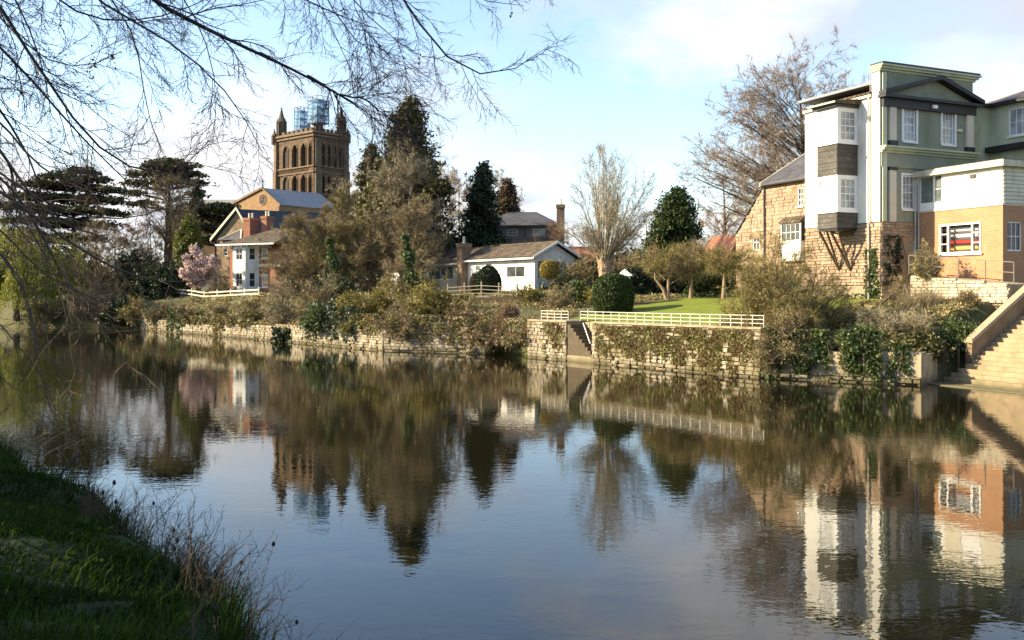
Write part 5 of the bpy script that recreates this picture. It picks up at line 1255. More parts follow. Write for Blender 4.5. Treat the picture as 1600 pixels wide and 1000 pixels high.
# long pale roof at the left
FN = Fr(P(262, 330, 215)[:2], (.998, -.06), (-.06, -.998)); LN = FN.u(372); zn = FN.z(4, 328); zr_ = FN.z(8, 309)
t_n = thing('church_nave', 'long church roof of pale ribbed sheets left of the gable', 'church', FN.p(LN / 2, 7))
m = MB(); wall_quads(m, FN, 0, LN + 3, 6, zn); m.build('nave_wall', M_gable, t_n)
m = MB(); slab(m, FN.p(0, zn, .2), FN.p(LN + 4, zn, .2), FN.p(LN + 4, zr_, -6), FN.p(5, zr_, -6), .1); rr = m.build('roof', M_paleroof, t_n)
for k in range(22):
    f = k / 21; m = MB(); m.tube([FN.p(.2 + (LN + 3.6) * f, zn + .12, .2), FN.p(5.1 + (LN - 1.3) * f, zr_ + .12, -6)], .07, 4); m.build('roof_rib', M_paleroof, rr)

# ------------------------------------------------------------------ fences on the far bank
def wood_fence(name, label, pts, h, post_h, nr, mt, step, pw=.12, rail_h=.12):
    pts = [A(*p) for p in pts]; t = thing(name, label, 'fence', A(pts[0][0], pts[0][1], gz(*pts[0])))
    for a, b in zip(pts[:-1], pts[1:]):
        L = float(np.linalg.norm(b - a)); n = max(1, int(L / step)); du = nrm(A(*(b - a), 0)); ny = A(-du[1], du[0], 0)
        P3 = [A(*(a + (b - a) * k / n), gz(*(a + (b - a) * k / n))) for k in range(n + 1)]
        for p in P3: m = MB(); m.box(p - du * pw / 2 - ny * pw / 2 - A(0, 0, .2), du * pw, ny * pw, A(0, 0, post_h + .2)); m.build('post', mt, t)
        for p, q in zip(P3[:-1], P3[1:]):
            for k in range(nr):
                z = h * (k + 1) / nr - rail_h; o = ny * (-pw / 2 - .032)
                if o[1] > 0: o = ny * (pw / 2 + .002)
                m = MB(); m.hexa([p + o + A(0, 0, z), q + o + A(0, 0, z), q + o + ny * .03 + A(0, 0, z), p + o + ny * .03 + A(0, 0, z), p + o + A(0, 0, z + rail_h), q + o + A(0, 0, z + rail_h), q + o + ny * .03 + A(0, 0, z + rail_h), p + o + ny * .03 + A(0, 0, z + rail_h)]); m.build('rail', mt, t)
    return t
M_fence = surf('weathered_white_fence', (.60, .55, .43), (.46, .42, .32), rough=.8, scale=3, bump=.2)
wood_fence('post_fence', 'low white post and rail fence before the red brick house', [P(228, 460, 113)[:2], P(300, 460, 107)[:2], P(405, 460, 98)[:2]], .8, 1.0, 2, M_fence, 2.6, rail_h=.16)
M_fence2 = surf('grey_fence', (.25, .22, .17), (.16, .14, .10), rough=.85, scale=4, bump=.3)
wood_fence('garden_fence', 'grey open garden fence below the bungalow', [P(700, 475, 70)[:2], P(808, 470, 66)[:2]], 1.05, 1.3, 4, M_fence2, 1.3, pw=.09, rail_h=.05)
fd = Fr(P(735, 490, 67)[:2], (.94, -.33), (-.33, -.94)); t_f = thing('board_fence', 'dark boarded retaining fence below the grey garden fence', 'fence', fd.p(2, gz(*fd.p(2, 0)[:2]) - .6))
for k in range(22):
    u = k * .18; z = gz(*fd.p(u, 0)[:2]); m = MB(); fd.box(m, u, u + .165, z - .8, z + .42 + .02 * (k % 3), -.01 * (k % 2), .03); m.build('plank', M_timber, t_f)
# white beehive-like garden ornament
t_v = thing('garden_beehive', 'white pyramid topped hive behind the clipped dome bush', 'beehive', A(*P(976, 440, 60)[:2], gz(*P(976, 440, 60)[:2])))
c_ = P(976, 440, 60); zb_ = gz(c_[0], c_[1]); zt2 = ZY(431, 60)
m = MB(); m.box(A(c_[0] - .32, c_[1] - .32, zb_), A(.64, 0, 0), A(0, .64, 0), A(0, 0, zt2 - zb_)); m.build('body', M_wpaint, t_v)
ap = A(c_[0], c_[1], ZY(420, 60)); q4 = [A(c_[0] + a * .45, c_[1] + b * .45, zt2 + .003) for a, b in ((-1, -1), (1, -1), (1, 1), (-1, 1))]
m = MB(); [m.poly([q4[k], q4[(k + 1) % 4], ap]) for k in range(4)]; m.poly(q4); m.build('roof', M_wpaint, t_v)
# ------------------------------------------------------------------ plants of the far bank
def ground_at(px, Y):
    x = PX(px, Y); return A(x, Y, gz(x, Y))
def ell(c, r, lump=.18, k=1.0):
    c = np.asarray(c); r = np.asarray(r)
    def f(p):
        q = (p - c) / r; ph = np.arctan2(q[..., 1], q[..., 0]); th = q[..., 2]
        s = 1 + lump * (np.sin(3 * ph + 2.1 * th + c[0]) * .6 + np.sin(6 * ph - 5 * th + c[1]) * .4)
        return (q ** 2).sum(-1) < (k * s) ** 2
    return f
def bare_tree(name, label, px, Y, top, cpx, cw, low, seed, r0=.28, tm=None, bm=None, m=(24, 6, 4, 8), up=.04, fork=.28, cat='tree', group=None, base=None, rmin=.007, asc=.9, lo=.45, wob=.22):
    b = ground_at(px, Y) if base is None else np.asarray(base, float); zt2 = ZY(top, Y); zl = ZY(low, Y); R = cw / 2 / F * Y
    cx = PX(cpx, Y); cc = A(cx, Y, (zt2 + zl) / 2); H = zt2 - b[2]; rr3 = A(R, R * .85, (zt2 - zl) / 2); rg = np.random.default_rng(seed)
    t = thing(name, label, cat, b, group)
    tt = A(cx + (b[0] - cx) * .2, Y, b[2] + H * .82); q = np.linspace(0, 1, 10)[:, None]
    tr = (b - A(0, 0, .2)) * (1 - q) + tt * q + np.cumsum(rg.normal(0, .012 * H / 10, (10, 3)), 0) * A(1, 1, 0); trr = r0 * (1 - .85 * q[:, 0] ** .8)
    T = ell_targets(rg, m[0], cc, rr3, lo); T[:, 2] = np.maximum(T[:, 2], b[2] + .3); hd = np.hypot(T[:, 0] - cx, T[:, 1] - Y)
    zs = np.clip(T[:, 2] - asc * hd - .06 * H * rg.random(m[0]), b[2] + H * fork * (.8 + .4 * rg.random(m[0])), tt[2]); zs = np.minimum(zs, np.maximum(T[:, 2] - .1, b[2] + .15 * H * fork))
    st = np.stack([np.interp(zs, tr[:, 2], tr[:, k]) for k in range(3)], 1); rs = np.interp(zs, tr[:, 2], trr)
    pts, rad, L = run_to(rg, st, T, np.clip(rs * .38, .016, r0 * .24), 8, wob)
    env = ell(cc, rr3 * 1.12, .15)
    Ls = np.maximum(L, R * .5)
    rm = max(rmin, .00013 * Y)
    tw_ = twigs_on(rg, pts, rad, Ls, [dict(m=m[1], t0=.25, ang=.75, lr=.34, rr=.5, K=4, wob=.13, grav=up, rmin=rm * 1.4, taper=.1), dict(m=m[2], t0=.12, ang=.65, lr=.55, rr=.6, K=2, wob=.14, grav=up, rmin=rm * 1.1)], env)
    sl = slivers(rg, tw_[1][0], m[3], (.42 + .02 * R), rm * 1.9)
    v1, f1, _ = join_tubes([(tr[None], trr[None], 8), (pts, rad, 5)]); obj_arrays('trunk', v1, f1, bm or M_bark, t, smooth=True)
    twig_object('crown', tw_, sl, tm or M_tw_brown, t)
    return t, tw_
def bare_shrub(name, label, px, Y, top, wpx, seed, tm, lm=None, nst=24, m=(6, 4, 10), cat='shrub', group=None, base=None, nleaf=0, lsize=.08, rmin=.008, droop=-.02, depth=.8, spread=.4, lo=.4):
    b = ground_at(px, Y) if base is None else np.asarray(base, float); H = ZY(top, Y) - b[2]; R = wpx / 2 / F * Y
    rg = np.random.default_rng(seed); t = thing(name, label, cat, b, group)
    T = ell_targets(rg, nst, b, A(R, R * depth, H), lo, True); T[:, 2] = np.maximum(T[:, 2], b[2] + .12)
    st = b + (T - b) * A(spread, spread, 0) * rg.random((nst, 1)) - A(0, 0, .1)
    pts, rad, L = run_to(rg, st, T, np.full(nst, .016 + .007 * H), 7, .3, .45); Ls = np.maximum(L, .5 * max(H, R))
    rm = max(rmin, .00012 * Y)
    tw_ = twigs_on(rg, pts, rad, Ls, [dict(m=m[0], t0=.15, ang=.75, lr=.4, rr=.6, K=4, wob=.16, grav=droop, rmin=rm * 1.4), dict(m=m[1], t0=.1, ang=.7, lr=.6, rr=.6, K=2, wob=.16, grav=droop, rmin=rm * 1.1)], ell(b, A(R, R * depth, H) * 1.1, .15))
    sl = slivers(rg, tw_[1][0], m[2], .16 + .07 * max(R, H), rm * 1.8)
    v, f, r = join_tubes([(pts, rad, 4)]); obj_arrays('stems', v, f, M_bark, t)
    twig_object('twigs', tw_, sl, tm, t)
    if nleaf and lm is not None:
        q = sl[0]; c = q[rg.integers(0, len(q), nleaf)] + rg.normal(0, .06, (nleaf, 3))
        rb = .5 + .5 * np.sin(c[:, 0] * 1.3 + c[:, 2] * 2.1 + c[:, 1])
        v, f, r = leaves(rg, c, lsize, .5, rbase=rb * .8); obj_arrays('leaves', v, f, lm, t, rnd=r)
    return t
def leaf_shrub(name, label, c, r, n, lm, seed, size=.13, cat='shrub', group=None, lump=.25, shell=.45, per=9, spread=.16, base_z=None, bias=None, stems=True, part='foliage'):
    rg = np.random.default_rng(seed); c = np.asarray(c, float); b = c.copy()
    if base_z is not None: b[2] = base_z
    t = thing(name, label, cat, b, group)
    cen = blob(rg, n // per, c, r, lump, shell); v, f, rr = clump_leaves(rg, cen, per, spread, size, bias=bias)
    obj_arrays(part, v, f, lm, t, rnd=rr)
    if stems:
        ns = 9; a = rg.random(ns) * 6.28; st = b + np.stack([np.cos(a) * r[0] * .25, np.sin(a) * r[1] * .25, np.full(ns, -.15)], 1)
        lv = grow(seed, st, np.stack([np.cos(a) * .5, np.sin(a) * .5, np.ones(ns)], 1), np.full(ns, r[2] * .9), np.full(ns, .04), [dict(K=5, S=5, wob=.1, grav=0), dict(m=5, t0=.3, t1=1, ang=.7, lr=.5, rr=.6, K=3, S=3, wob=.1, grav=0)])
        v, f, rr = join_tubes(lv); obj_arrays('stems', v, f, M_bark, t)
    return t
def conifer(name, label, px, Y, top, prof, lm, seed, n=2600, per=12, size=.22, spread=(.28, .28, .16), trunk=.3, cat='conifer', zb=None, bm=None, shell=.45, bias=None, lump=.28, group=None, rise=.25, sag=.3):
    """prof: list of (py, left px, right px) rows from bottom to top"""
    b = ground_at(px, Y); rg = np.random.default_rng(seed); t = thing(name, label, cat, b, group)
    pr = sorted([(ZY(p[0], Y), PX(p[1], Y), PX(p[2], Y)) for p in prof]); zs = np.array([p[0] for p in pr])
    L = np.array([p[1] for p in pr]); R = np.array([p[2] for p in pr]); wd = R - L
    nb = max(40, n // 9); cz = np.cumsum(np.concatenate([[0], np.diff(zs) * (wd[1:] + wd[:-1]) / 2 + .35 * np.diff(zs)])); z = np.interp((np.arange(nb) + rg.random(nb)) / nb * cz[-1], cz, zs)
    c = (np.interp(z, zs, L) + np.interp(z, zs, R)) / 2; h = np.interp(z, zs, wd) / 2; a = np.arange(nb) * 2.39996 + rg.normal(0, .3, nb)
    ln = h * (1 - lump * .9 + lump * 1.5 * rg.random(nb)) + .15; CEN = []; CS = []
    for k in range(nb):
        kk = max(4, int(9 * (.5 + ln[k] / (h.max() + .1)))); q = (.18 + .82 * (np.arange(kk) + rg.random(kk)) / kk); rr_ = q * ln[k]
        aa = a[k] + rg.normal(0, .16, kk); CEN.append(np.stack([c[k] + np.cos(aa) * rr_, Y + np.sin(aa) * rr_ * .9, z[k] + rise * rr_ - sag * rr_ ** 2 / (ln[k] + .3) + rg.normal(0, .10, kk)], 1)); CS.append(np.full(kk, rg.random()))
    cen = np.concatenate(CEN); cs_ = np.concatenate(CS); N = len(cen); sp_ = np.asarray(spread) * np.ones(3)
    cc = np.repeat(cen, per, 0) + rg.normal(0, 1, (N * per, 3)) * sp_ * .8; v, f, r = leaves(rg, cc, size * .72, .42, bias, np.repeat(np.clip(cs_ * .6 + rg.random(N) * .4, 0, 1), per)); obj_arrays('crown', v, f, lm, t, rnd=r)
    m = MB(); top_c = A((L[-1] + R[-1]) / 2, Y, zs[-1] - .4); m.tube([b - A(0, 0, .2), (b + top_c) / 2 + A(.1, 0, 0), top_c], trunk, 8, r2=.05); tr = m.build('trunk', bm or M_bark, t)
    ns = 40; zz = np.linspace(zs[0], zs[-1] - .5, ns); a = np.arange(ns) * 2.39996; cx = (np.interp(zz, zs, L) + np.interp(zz, zs, R)) / 2; hh = np.interp(zz, zs, wd) / 2
    lv = grow(seed, np.stack([np.interp(zz, [b[2], top_c[2]], [b[0], top_c[0]]), np.full(ns, Y), zz], 1), np.stack([np.cos(a), np.sin(a), np.full(ns, .25)], 1), hh * .9 + .1, np.full(ns, .07), [dict(K=4, S=4, wob=.06, grav=0), dict(m=4, t0=.4, t1=1, ang=.6, lr=.4, rr=.6, K=3, S=3, wob=.1, grav=0)])
    v, f, r = join_tubes(lv); obj_arrays('limbs', v, f, bm or M_bark, t)
    return t
def cedar(name, label, px, Y, trunk_top, layers, lm, seed, per=70, trunk=.5, size=.26, cat='cedar', bm=None):
    """layers: (centre px, py, half width px)"""
    b = ground_at(px, Y); rg = np.random.default_rng(seed); t = thing(name, label, cat, b)
    tt = P(px + 2, trunk_top, Y); m = MB(); m.tube([b - A(0, 0, .2), (b * .6 + tt * .4) + A(.2, 0, 0), tt], trunk, 8, r2=.12); m.build('trunk', bm or M_bark, t)
    L = []; S, D, LN, RR = [], [], [], []
    for (cx, py, hw) in layers:
        c = P(cx, py, Y + rg.normal(0, 1.0)); w = hw / F * Y; n = max(10, int(w * w * 9))
        a = rg.random(n) * 6.28; q = np.sqrt(rg.random(n)); lob = 1 + .3 * np.sin(3 * a + cx) + .2 * np.sin(7 * a)
        cen = c + np.stack([np.cos(a) * q * w * lob, np.sin(a) * q * w * .8 * lob, (1 - q) * .35 - .1 * q + rg.normal(0, .08, n)], 1)
        L.append(clump_leaves(rg, cen, 14, (.32, .32, .17), size, .5, bias=(A(0, 0, 0), A(1, 1, .5))))
        k = 5; a = rg.random(k) * 6.28; s = A(np.interp(c[2], [b[2], tt[2]], [b[0], tt[0]]), Y, c[2] - .9)
        for j in range(k):
            e = c + A(math.cos(a[j]) * w * .8, math.sin(a[j]) * w * .6, -.1); S.append(s); D.append(e - s); LN.append(np.linalg.norm(e - s)); RR.append(.10)
    v, f, r = cat_leaves(L); obj_arrays('crown', v, f, lm, t, rnd=r)
    lv = grow(seed, np.array(S), np.array(D), np.array(LN), np.array(RR), [dict(K=6, S=5, wob=.05, grav=0), dict(m=6, t0=.3, t1=1, ang=.6, lr=.3, rr=.5, K=3, S=3, wob=.1, grav=.02, rmin=.015)])
    v, f, r = join_tubes(lv); obj_arrays('limbs', v, f, bm or M_bark, t)
    return t

# --- left group
cedar('cedar_tree', 'dark layered cedar tree at the far left behind hanging branches', 112, 124, 268,
      [(125, 268, 26), (95, 277, 34), (140, 281, 32), (60, 288, 36), (120, 292, 46), (165, 297, 26), (50, 306, 40), (110, 310, 55), (160, 313, 34), (25, 322, 36), (90, 328, 60), (150, 332, 44), (55, 345, 50), (120, 350, 52), (30, 365, 40), (100, 372, 50)], M_lf_cedar, 61, bm=M_barkd)
cedar('cedar_tree', 'tall umbrella topped cedar tree with bare brown trunk left of the gabled house', 262, 132, 255,
      [(262, 253, 26), (240, 259, 20), (285, 260, 22), (262, 263, 34), (222, 272, 20), (300, 273, 20), (255, 272, 40), (215, 286, 22), (308, 286, 18), (275, 284, 34), (212, 302, 20), (310, 303, 16), (225, 318, 20), (300, 322, 18)], M_lf_cedar, 63, trunk=.6)
bare_tree('bare_tree', 'bare brown tree filling the umbrella cedar from within', 258, 129, 262, 262, 104, 400, 64, r0=.4, tm=M_tw_brown, rmin=.014, m=(40, 7, 4, 14))
cedar('cedar_tree', 'low dark cedar tree spreading beside the stone gable', 336, 134, 322, [(345, 323, 24), (325, 328, 26), (352, 332, 18), (318, 340, 26), (345, 345, 22), (312, 354, 24), (335, 362, 22), (320, 375, 26)], M_lf_cedar, 65, bm=M_barkd)
conifer('conifer', 'slim dark pointed conifer peeping beside the umbrella cedar', 308, 138, 288, [(340, 296, 320), (310, 301, 315), (288, 307, 309)], M_lf_cedar, 66, n=260, cat='conifer')
conifer('golden_cypress', 'golden green column shaped cypress above the pink magnolia', 295, 112, 340, [(412, 276, 312), (385, 275, 313), (360, 280, 310), (347, 287, 304), (340, 293, 298)], M_lf_gold, 67, n=900, size=.2, spread=(.2, .2, .22), cat='cypress', shell=.6, lump=.14)
# magnolia in pale bloom
bt, lv = bare_tree('magnolia_tree', 'pale pink flowering magnolia left of the red brick house', 312, 107, 387, 311, 62, 450, 68, r0=.16, tm=M_tw_brown, fork=.12, rmin=.012)
rg = np.random.default_rng(3); pts = lv[1][0].reshape(-1, 3); c = pts[rg.integers(0, len(pts), 9000)] + rg.normal(0, .12, (9000, 3)); v, f, r = leaves(rg, c, .12, .65); obj_arrays('blossom', v, f, M_lf_pink, bt, rnd=r)
leaf_shrub('holly_bush', 'very dark rounded evergreen bush left of the golden cypress', ground_at(252, 110), (3.4, 3.0, 4.6), 9000, M_lf_dark, 69, size=.16)
leaf_shrub('evergreen_bush', 'dark evergreen bush under the umbrella cedar trunk', ground_at(212, 116), (3.6, 3.0, 6.0), 8000, M_lf_dark, 70, size=.17)
leaf_shrub('evergreen_bush', 'small dark bush at the waterside left of the long stone wall', ground_at(192, 103), (2.3, 2.0, 2.6), 5000, M_lf_dark, 71, size=.14)
bare_tree('bare_tree', 'bare twiggy tree rising from the left waterside thicket', 150, 114, 340, 150, 120, 470, 72, r0=.25, tm=M_tw_brown, fork=.12, rmin=.012, m=(36, 7, 4, 14))
bare_tree('bare_tree', 'bare brown tree between the thicket and the dark round bush', 205, 118, 352, 205, 90, 470, 73, r0=.22, tm=M_tw_red, fork=.12, rmin=.012, m=(36, 7, 4, 14))
leaf_shrub('laurel_bush', 'wide dark laurel mass behind the left waterside thicket', ground_at(90, 122), (8.5, 3.5, 7.2), 15000, M_lf_dark, 88, size=.2)
bare_shrub('thicket_shrub', 'brown tangled shrub at the left waterside before the laurel', 140, 105, 400, 150, 74, M_tw_red, M_lf_moss, nleaf=2600, lsize=.1, rmin=.012)
bare_shrub('thicket_shrub', 'olive tangled shrub under the hanging yellow willow', 70, 106, 430, 110, 75, M_tw_olive, M_lf_moss, nleaf=2600, lsize=.1, rmin=.012)
bare_shrub('thicket_shrub', 'low brown shrub between magnolia and red brick house', 345, 105, 415, 46, 76, M_tw_brown, nst=14, rmin=.011)
# yellow weeping willow
def willow(name, label, px, Y, top, R, seed, ns=260):
    b = ground_at(px, Y); zt2 = ZY(top, Y); H = zt2 - b[2]; rg = np.random.default_rng(seed); t = thing(name, label, 'willow', b)
    lv = grow(seed, b - A(0, 0, .2), A(.05, 0, 1), H * .8, .4, [dict(K=8, S=8, wob=.05, grav=0), dict(m=14, t0=.3, t1=1, ang=.9, lr=.65, rr=.5, K=6, S=5, wob=.1, grav=.02), dict(m=8, t0=.3, t1=1, ang=.7, lr=.5, rr=.5, K=5, S=4, wob=.1, grav=-.05)], ell(b + A(0, 0, H * .6), A(R, R, H * .45)))
    v, f, r = join_tubes(lv); obj_arrays('trunk', v, f, M_bark, t)
    p = np.concatenate([q[0][:, -3:].reshape(-1, 3) for q in lv[1:]]); idx = rg.integers(0, len(p), ns)
    out = nrm((p[idx] - b) * A(1, 1, 0) + rg.normal(0, .5, (ns, 3)) * A(1, 1, 0))
    pts, rad = run(rg, p[idx], out + A(0, 0, .3), np.maximum(1.5, (p[idx][:, 2] - 1.0) * (.5 + .5 * rg.random(ns))), np.full(ns, .018), 12, .04, -.32)
    pts[..., 2] = np.maximum(pts[..., 2], .3 + .8 * rg.random((ns, 1)))
    v, f = tubes(pts, rad, 3); L = []
    q = pts[:, 1:].reshape(-1, 3); c = np.repeat(q, 7, 0) + rg.normal(0, .16, (len(q) * 7, 3)) * A(1, 1, 2.2)
    lvv, lf, lr = leaves(rg, c, .17, .28, bias=(A(0, 0, 1.3), 1.0)); obj_arrays('strands', v, f, M_tw_olive, t, rnd=np.repeat(rg.random(ns), 13 * 3)); obj_arrays('crown', lvv, lf, M_lf_willow, t, rnd=lr)
willow('weeping_willow', 'yellow green weeping willow at the left edge over the water', 25, 106, 338, 6.2, 77, 330)

# --- slope between the stone wall and the fence: ground cover and bushes
def cover(name, label, tr, dr, n, lm, seed, size=.09, h=.18, parent=None, zfun=gz, dens=None):
    rg = np.random.default_rng(seed); t_ = rg.uniform(*tr, n); d_ = rg.uniform(*dr, n)
    k = np.sin(t_ * .9 + d_ * 1.3) + np.sin(t_ * .37 - d_ * .8) + rg.normal(0, .5, n) > -.6; t_, d_ = t_[k], d_[k]; n = len(t_)
    xy = np.outer(t_, T2) + np.outer(d_ + np.interp(t_, BT, BN), N2); z = np.array([zfun(a, b) for a, b in xy])
    c = np.concatenate([xy, (z + h * rg.random(n))[:, None]], 1); rb = .5 + .5 * np.sin(t_ * .8 + 1.7 * np.sin(d_))
    v, f, r = leaves(rg, c, size, .5, rbase=rb); o = obj_arrays(name, v, f, lm, rnd=r); return tag(o, label, kind='stuff')
cover('ground_cover', 'herbs and dead leaves on the bank above the long stone wall', (-104, -56), (.2, 9), 24000, M_lf_moss, 80, size=.11, h=.3)
cover('ground_cover', 'rough grass and herbs on the bank below the bungalow', (-56, -43), (.3, 12), 14000, M_lf_moss, 81, size=.09, h=.3)
cover('ground_cover', 'dry grass and herbs on the slope below the ramp wall', (-27.4, -21.6), (.4, 9), 11000, M_lf_moss, 82, size=.09, h=.22)
cover('daffodils', 'drift of daffodils along the fence before the red brick house', (-103, -72), (5.5, 9.5), 1500, M_lf_daff, 83, size=.09, h=.3)
cover('daffodils', 'daffodil clumps at the back of the lawn below the apple trees', (-40, -29), (11.2, 13.2), 260, M_lf_daff, 84, size=.07, h=.25)
cover('herb_border', 'green leaf border at the back of the lawn', (-42, -28), (11.0, 14.0), 3200, M_lf_ivy, 85, size=.11, h=.3)
cover('ivy_cover', 'green ivy carpet on the slope near the wide steps', (-26, -21.5), (1.2, 3.2), 1400, M_lf_ivy, 86, size=.075, h=.2)
k = 0
for px, Y, top, w, tm, lab in ((205, 101, 456, 56, M_tw_olive, 'green tinged bush at the left end of the long stone wall'), (250, 98, 464, 64, M_tw_brown, 'brown bush over the wall below the dark round bush'), (300, 91, 468, 74, M_tw_brown, 'brown wiry bush over the wall below the magnolia'), (345, 87, 472, 56, M_tw_red, 'russet bush over the wall below the white bay'), (392, 83, 458, 56, M_tw_olive, 'olive bush over the wall right of the low white fence')):
    bare_shrub('bank_bush', lab, px, Y, top, w, 100 + k, tm, M_lf_moss, nst=13, nleaf=1500, lsize=.12, rmin=.011, group='bushes above the long stone wall'); k += 1
def ivy_patch(label, fr, u0, u1, z0, z1, n, seed, lm=None, size=.11, thick=.22, drape=0.0, name='ivy', cat='ivy', mask=None):
    rg = np.random.default_rng(seed); u = rg.uniform(u0, u1, n); q = rg.random(n); z = z0 + (z1 - z0) * q
    e = 1 - np.abs(2 * (u - u0) / (u1 - u0) - 1); kn = rg.random(int((u1 - u0) / .22) + 3); lim = np.interp((u - u0) / .22, np.arange(len(kn)), kn) * .75 + .25 * np.sin(u * 1.1 + seed) * .5 + .2
    hole = np.sin(u * 4.1 + 2 * np.sin(z * 2.3)) * np.sin(z * 3.7 + u * 1.3 + seed) + rg.normal(0, .25, n) > (-.42 if name != 'wall_growth' else -.85)
    k = hole & ((1 - q) < np.clip(lim + .25 + rg.normal(0, .12, n), .1, 1.2)) & (rg.random(n) < np.clip(e * (5 if u1 - u0 > 3 else 1.5) + .1 * np.sin(z * 5 + u * 3), .06, 1)); u, z = u[k], z[k]; n = len(u)
    d = rg.random(n) * thick * (.6 + .4 * np.sin(u * 2.3 + z * 2.9)) + .04
    c = fr.o + np.outer(u, fr.du) + np.outer(d, fr.n) + np.outer(z, A(0, 0, 1)); rb = .45 + .4 * np.sin(u * 2.7 + z * 1.9) * np.sin(z * 3.3 - u)
    v, f, r = leaves(rg, c, size, .75, bias=(fr.n * .0 + A(0, 0, .3), 1.0), rbase=rb)
    t = thing(name, label, cat, fr.p((u0 + u1) / 2, z0)); obj_arrays('foliage', v, f, lm or M_lf_ivy, t, rnd=r)
    ns = 14; uu = np.linspace(u0 + .1, u1 - .1, ns); st = fr.o + np.outer(uu, fr.du) + fr.n * .04 + A(0, 0, z1)
    lv = grow(seed, st, A(0, 0, -1) + rg.normal(0, .2, (ns, 3)), np.full(ns, (z1 - z0) * .9), np.full(ns, .018), [dict(K=6, S=4, wob=.08, grav=-.2)]); v, f, r = join_tubes(lv); obj_arrays('stems', v, f, M_bark, t)
    return t
def segfr(a, b):
    a = A(*a); b = A(*b); du = (b - a) / np.linalg.norm(b - a); n = A(du[1], -du[0]); return Fr(a, du, n if n @ N2 < 0 else -n)
S1 = segfr((-39, 101), (-21, 79)); S2 = segfr((-21, 79), (-8.4, 63)); S3 = segfr((-8.4, 63), (-1.6, 59.7)); SG = segfr((10.8, 42.7), (16.6, 38.95))
def pu(fr, x0, x1): a, b = fr.u(x0), fr.u(x1); return min(a, b), max(a, b)
ivy_patch('ivy hanging over the long stone wall below the magnolia', S1, *pu(S1, 262, 292), .1, 2.4, 1500, 201, size=.16)
ivy_patch('dark clump on the long stone wall below the low white fence', S1, *pu(S1, 332, 352), .0, 2.0, 900, 202, size=.14, lm=M_lf_moss)
ivy_patch('leafy fringe on top of the long stone wall below the red brick house', S1, *pu(S1, 292, 396), .9, 1.7, 2200, 203, size=.13, lm=M_lf_moss, thick=.5)
ivy_patch('dark tuft standing in the water at the foot of the long stone wall', S2, *pu(S2, 430, 458), .0, 1.1, 900, 204, size=.13, thick=.7, lm=M_lf_dark, name='wall_tuft', cat='tuft')
ivy_patch('long grey green ivy curtain over the stone wall below the thicket', S2, *pu(S2, 478, 565), .35, 2.9, 5200, 205, lm=M_lf_ivyg, size=.12, thick=.5)
ivy_patch('mossy growth on the stone wall right of the grey ivy', S2, *pu(S2, 560, 600), 1.0, 2.4, 2000, 206, lm=M_lf_moss, size=.08, thick=.4)
ivy_patch('brown creeper on the stone wall below the olive shrubs', S3, *pu(S3, 602, 700), .9, 2.4, 2200, 207, lm=M_lf_moss, size=.075, thick=.5)
ivy_patch('dark creeper on the wall left of the short white rail', S3, *pu(S3, 690, 770), .6, 2.3, 1800, 208, lm=M_lf_moss, size=.075, thick=.5)
# growth over the lawn wall
for j, (x0, x1, z0, z1, n, lab) in enumerate(((845, 884, .35, 2.1, 4000, 'brown moss and herbs on the wall left of the garden steps'), (932, 1010, .4, 2.05, 12000, 'moss and herbs on the lawn wall right of the garden steps'), (1005, 1095, .3, 2.1, 14500, 'green tinged herbs on the middle of the lawn wall'), (1090, 1182, .1, 2.1, 14500, 'brown herbs on the lawn wall beside the big shrub'))):
    ivy_patch(lab, FL, *pu(FL, x0, x1), z0, z1, n, 211 + j, lm=M_lf_moss, size=.055, thick=.2, name='wall_growth', cat='creeper')
# --- middle thicket
bare_tree('bare_tree', 'bushy bare willow at the left of the central thicket', 470, 89, 322, 468, 118, 485, 120, r0=.26, tm=M_tw_brown, fork=.06, rmin=.009, m=(52, 7, 4, 20))
bare_tree('bare_tree', 'bushy bare willow in the middle of the central thicket', 535, 88, 300, 535, 120, 480, 121, r0=.26, tm=M_tw_olive, fork=.06, rmin=.009, m=(52, 7, 4, 20))
bare_tree('bare_tree', 'bushy bare willow between the church gable and the big conifer', 505, 88, 312, 505, 110, 470, 118, r0=.24, tm=M_tw_brown, fork=.06, rmin=.009, m=(46, 6, 4, 18))
bare_tree('bare_tree', 'bushy bare tree below the lesser conifer', 592, 88, 330, 592, 120, 470, 119, r0=.24, tm=M_tw_brown, fork=.06, rmin=.009, m=(46, 6, 4, 18))
bare_tree('bare_tree', 'tall bare tree standing before the big conifer', 628, 89.5, 195, 632, 130, 440, 122, r0=.3, tm=M_tw_pale, fork=.10, rmin=.009, m=(52, 7, 4, 14))
bare_tree('bare_tree', 'bare tree with ivied trunk right of the central thicket', 648, 84, 300, 645, 100, 450, 123, r0=.25, tm=M_tw_brown, fork=.12, rmin=.009, m=(40, 7, 4, 16))
bare_tree('bare_tree', 'bare tree beside the church tower behind the thicket', 548, 100, 255, 545, 70, 420, 124, r0=.22, tm=M_tw_pale, fork=.15, rmin=.011)
bare_tree('bare_tree', 'thin bare tree behind the right flank of the big conifer', 690, 102, 210, 690, 90, 400, 125, r0=.2, tm=M_tw_pale, fork=.25, rmin=.009)
bare_shrub('thicket_shrub', 'brown drooping shrub at the left end of the central thicket', 440, 78, 400, 60, 126, M_tw_pale, M_lf_moss, nst=20, nleaf=1500, droop=-.06, rmin=.01)
bare_shrub('thicket_shrub', 'brown tangled shrub at the foot of the central thicket', 500, 73, 410, 100, 127, M_tw_brown, M_lf_moss, nst=26, nleaf=2500, rmin=.009)
bare_shrub('willow_shrub', 'yellow olive shrub above the stone wall, left of a pair', 590, 67.5, 432, 130, 128, M_tw_olive, M_lf_yel, nst=30, nleaf=6500, lsize=.09, rmin=.009)
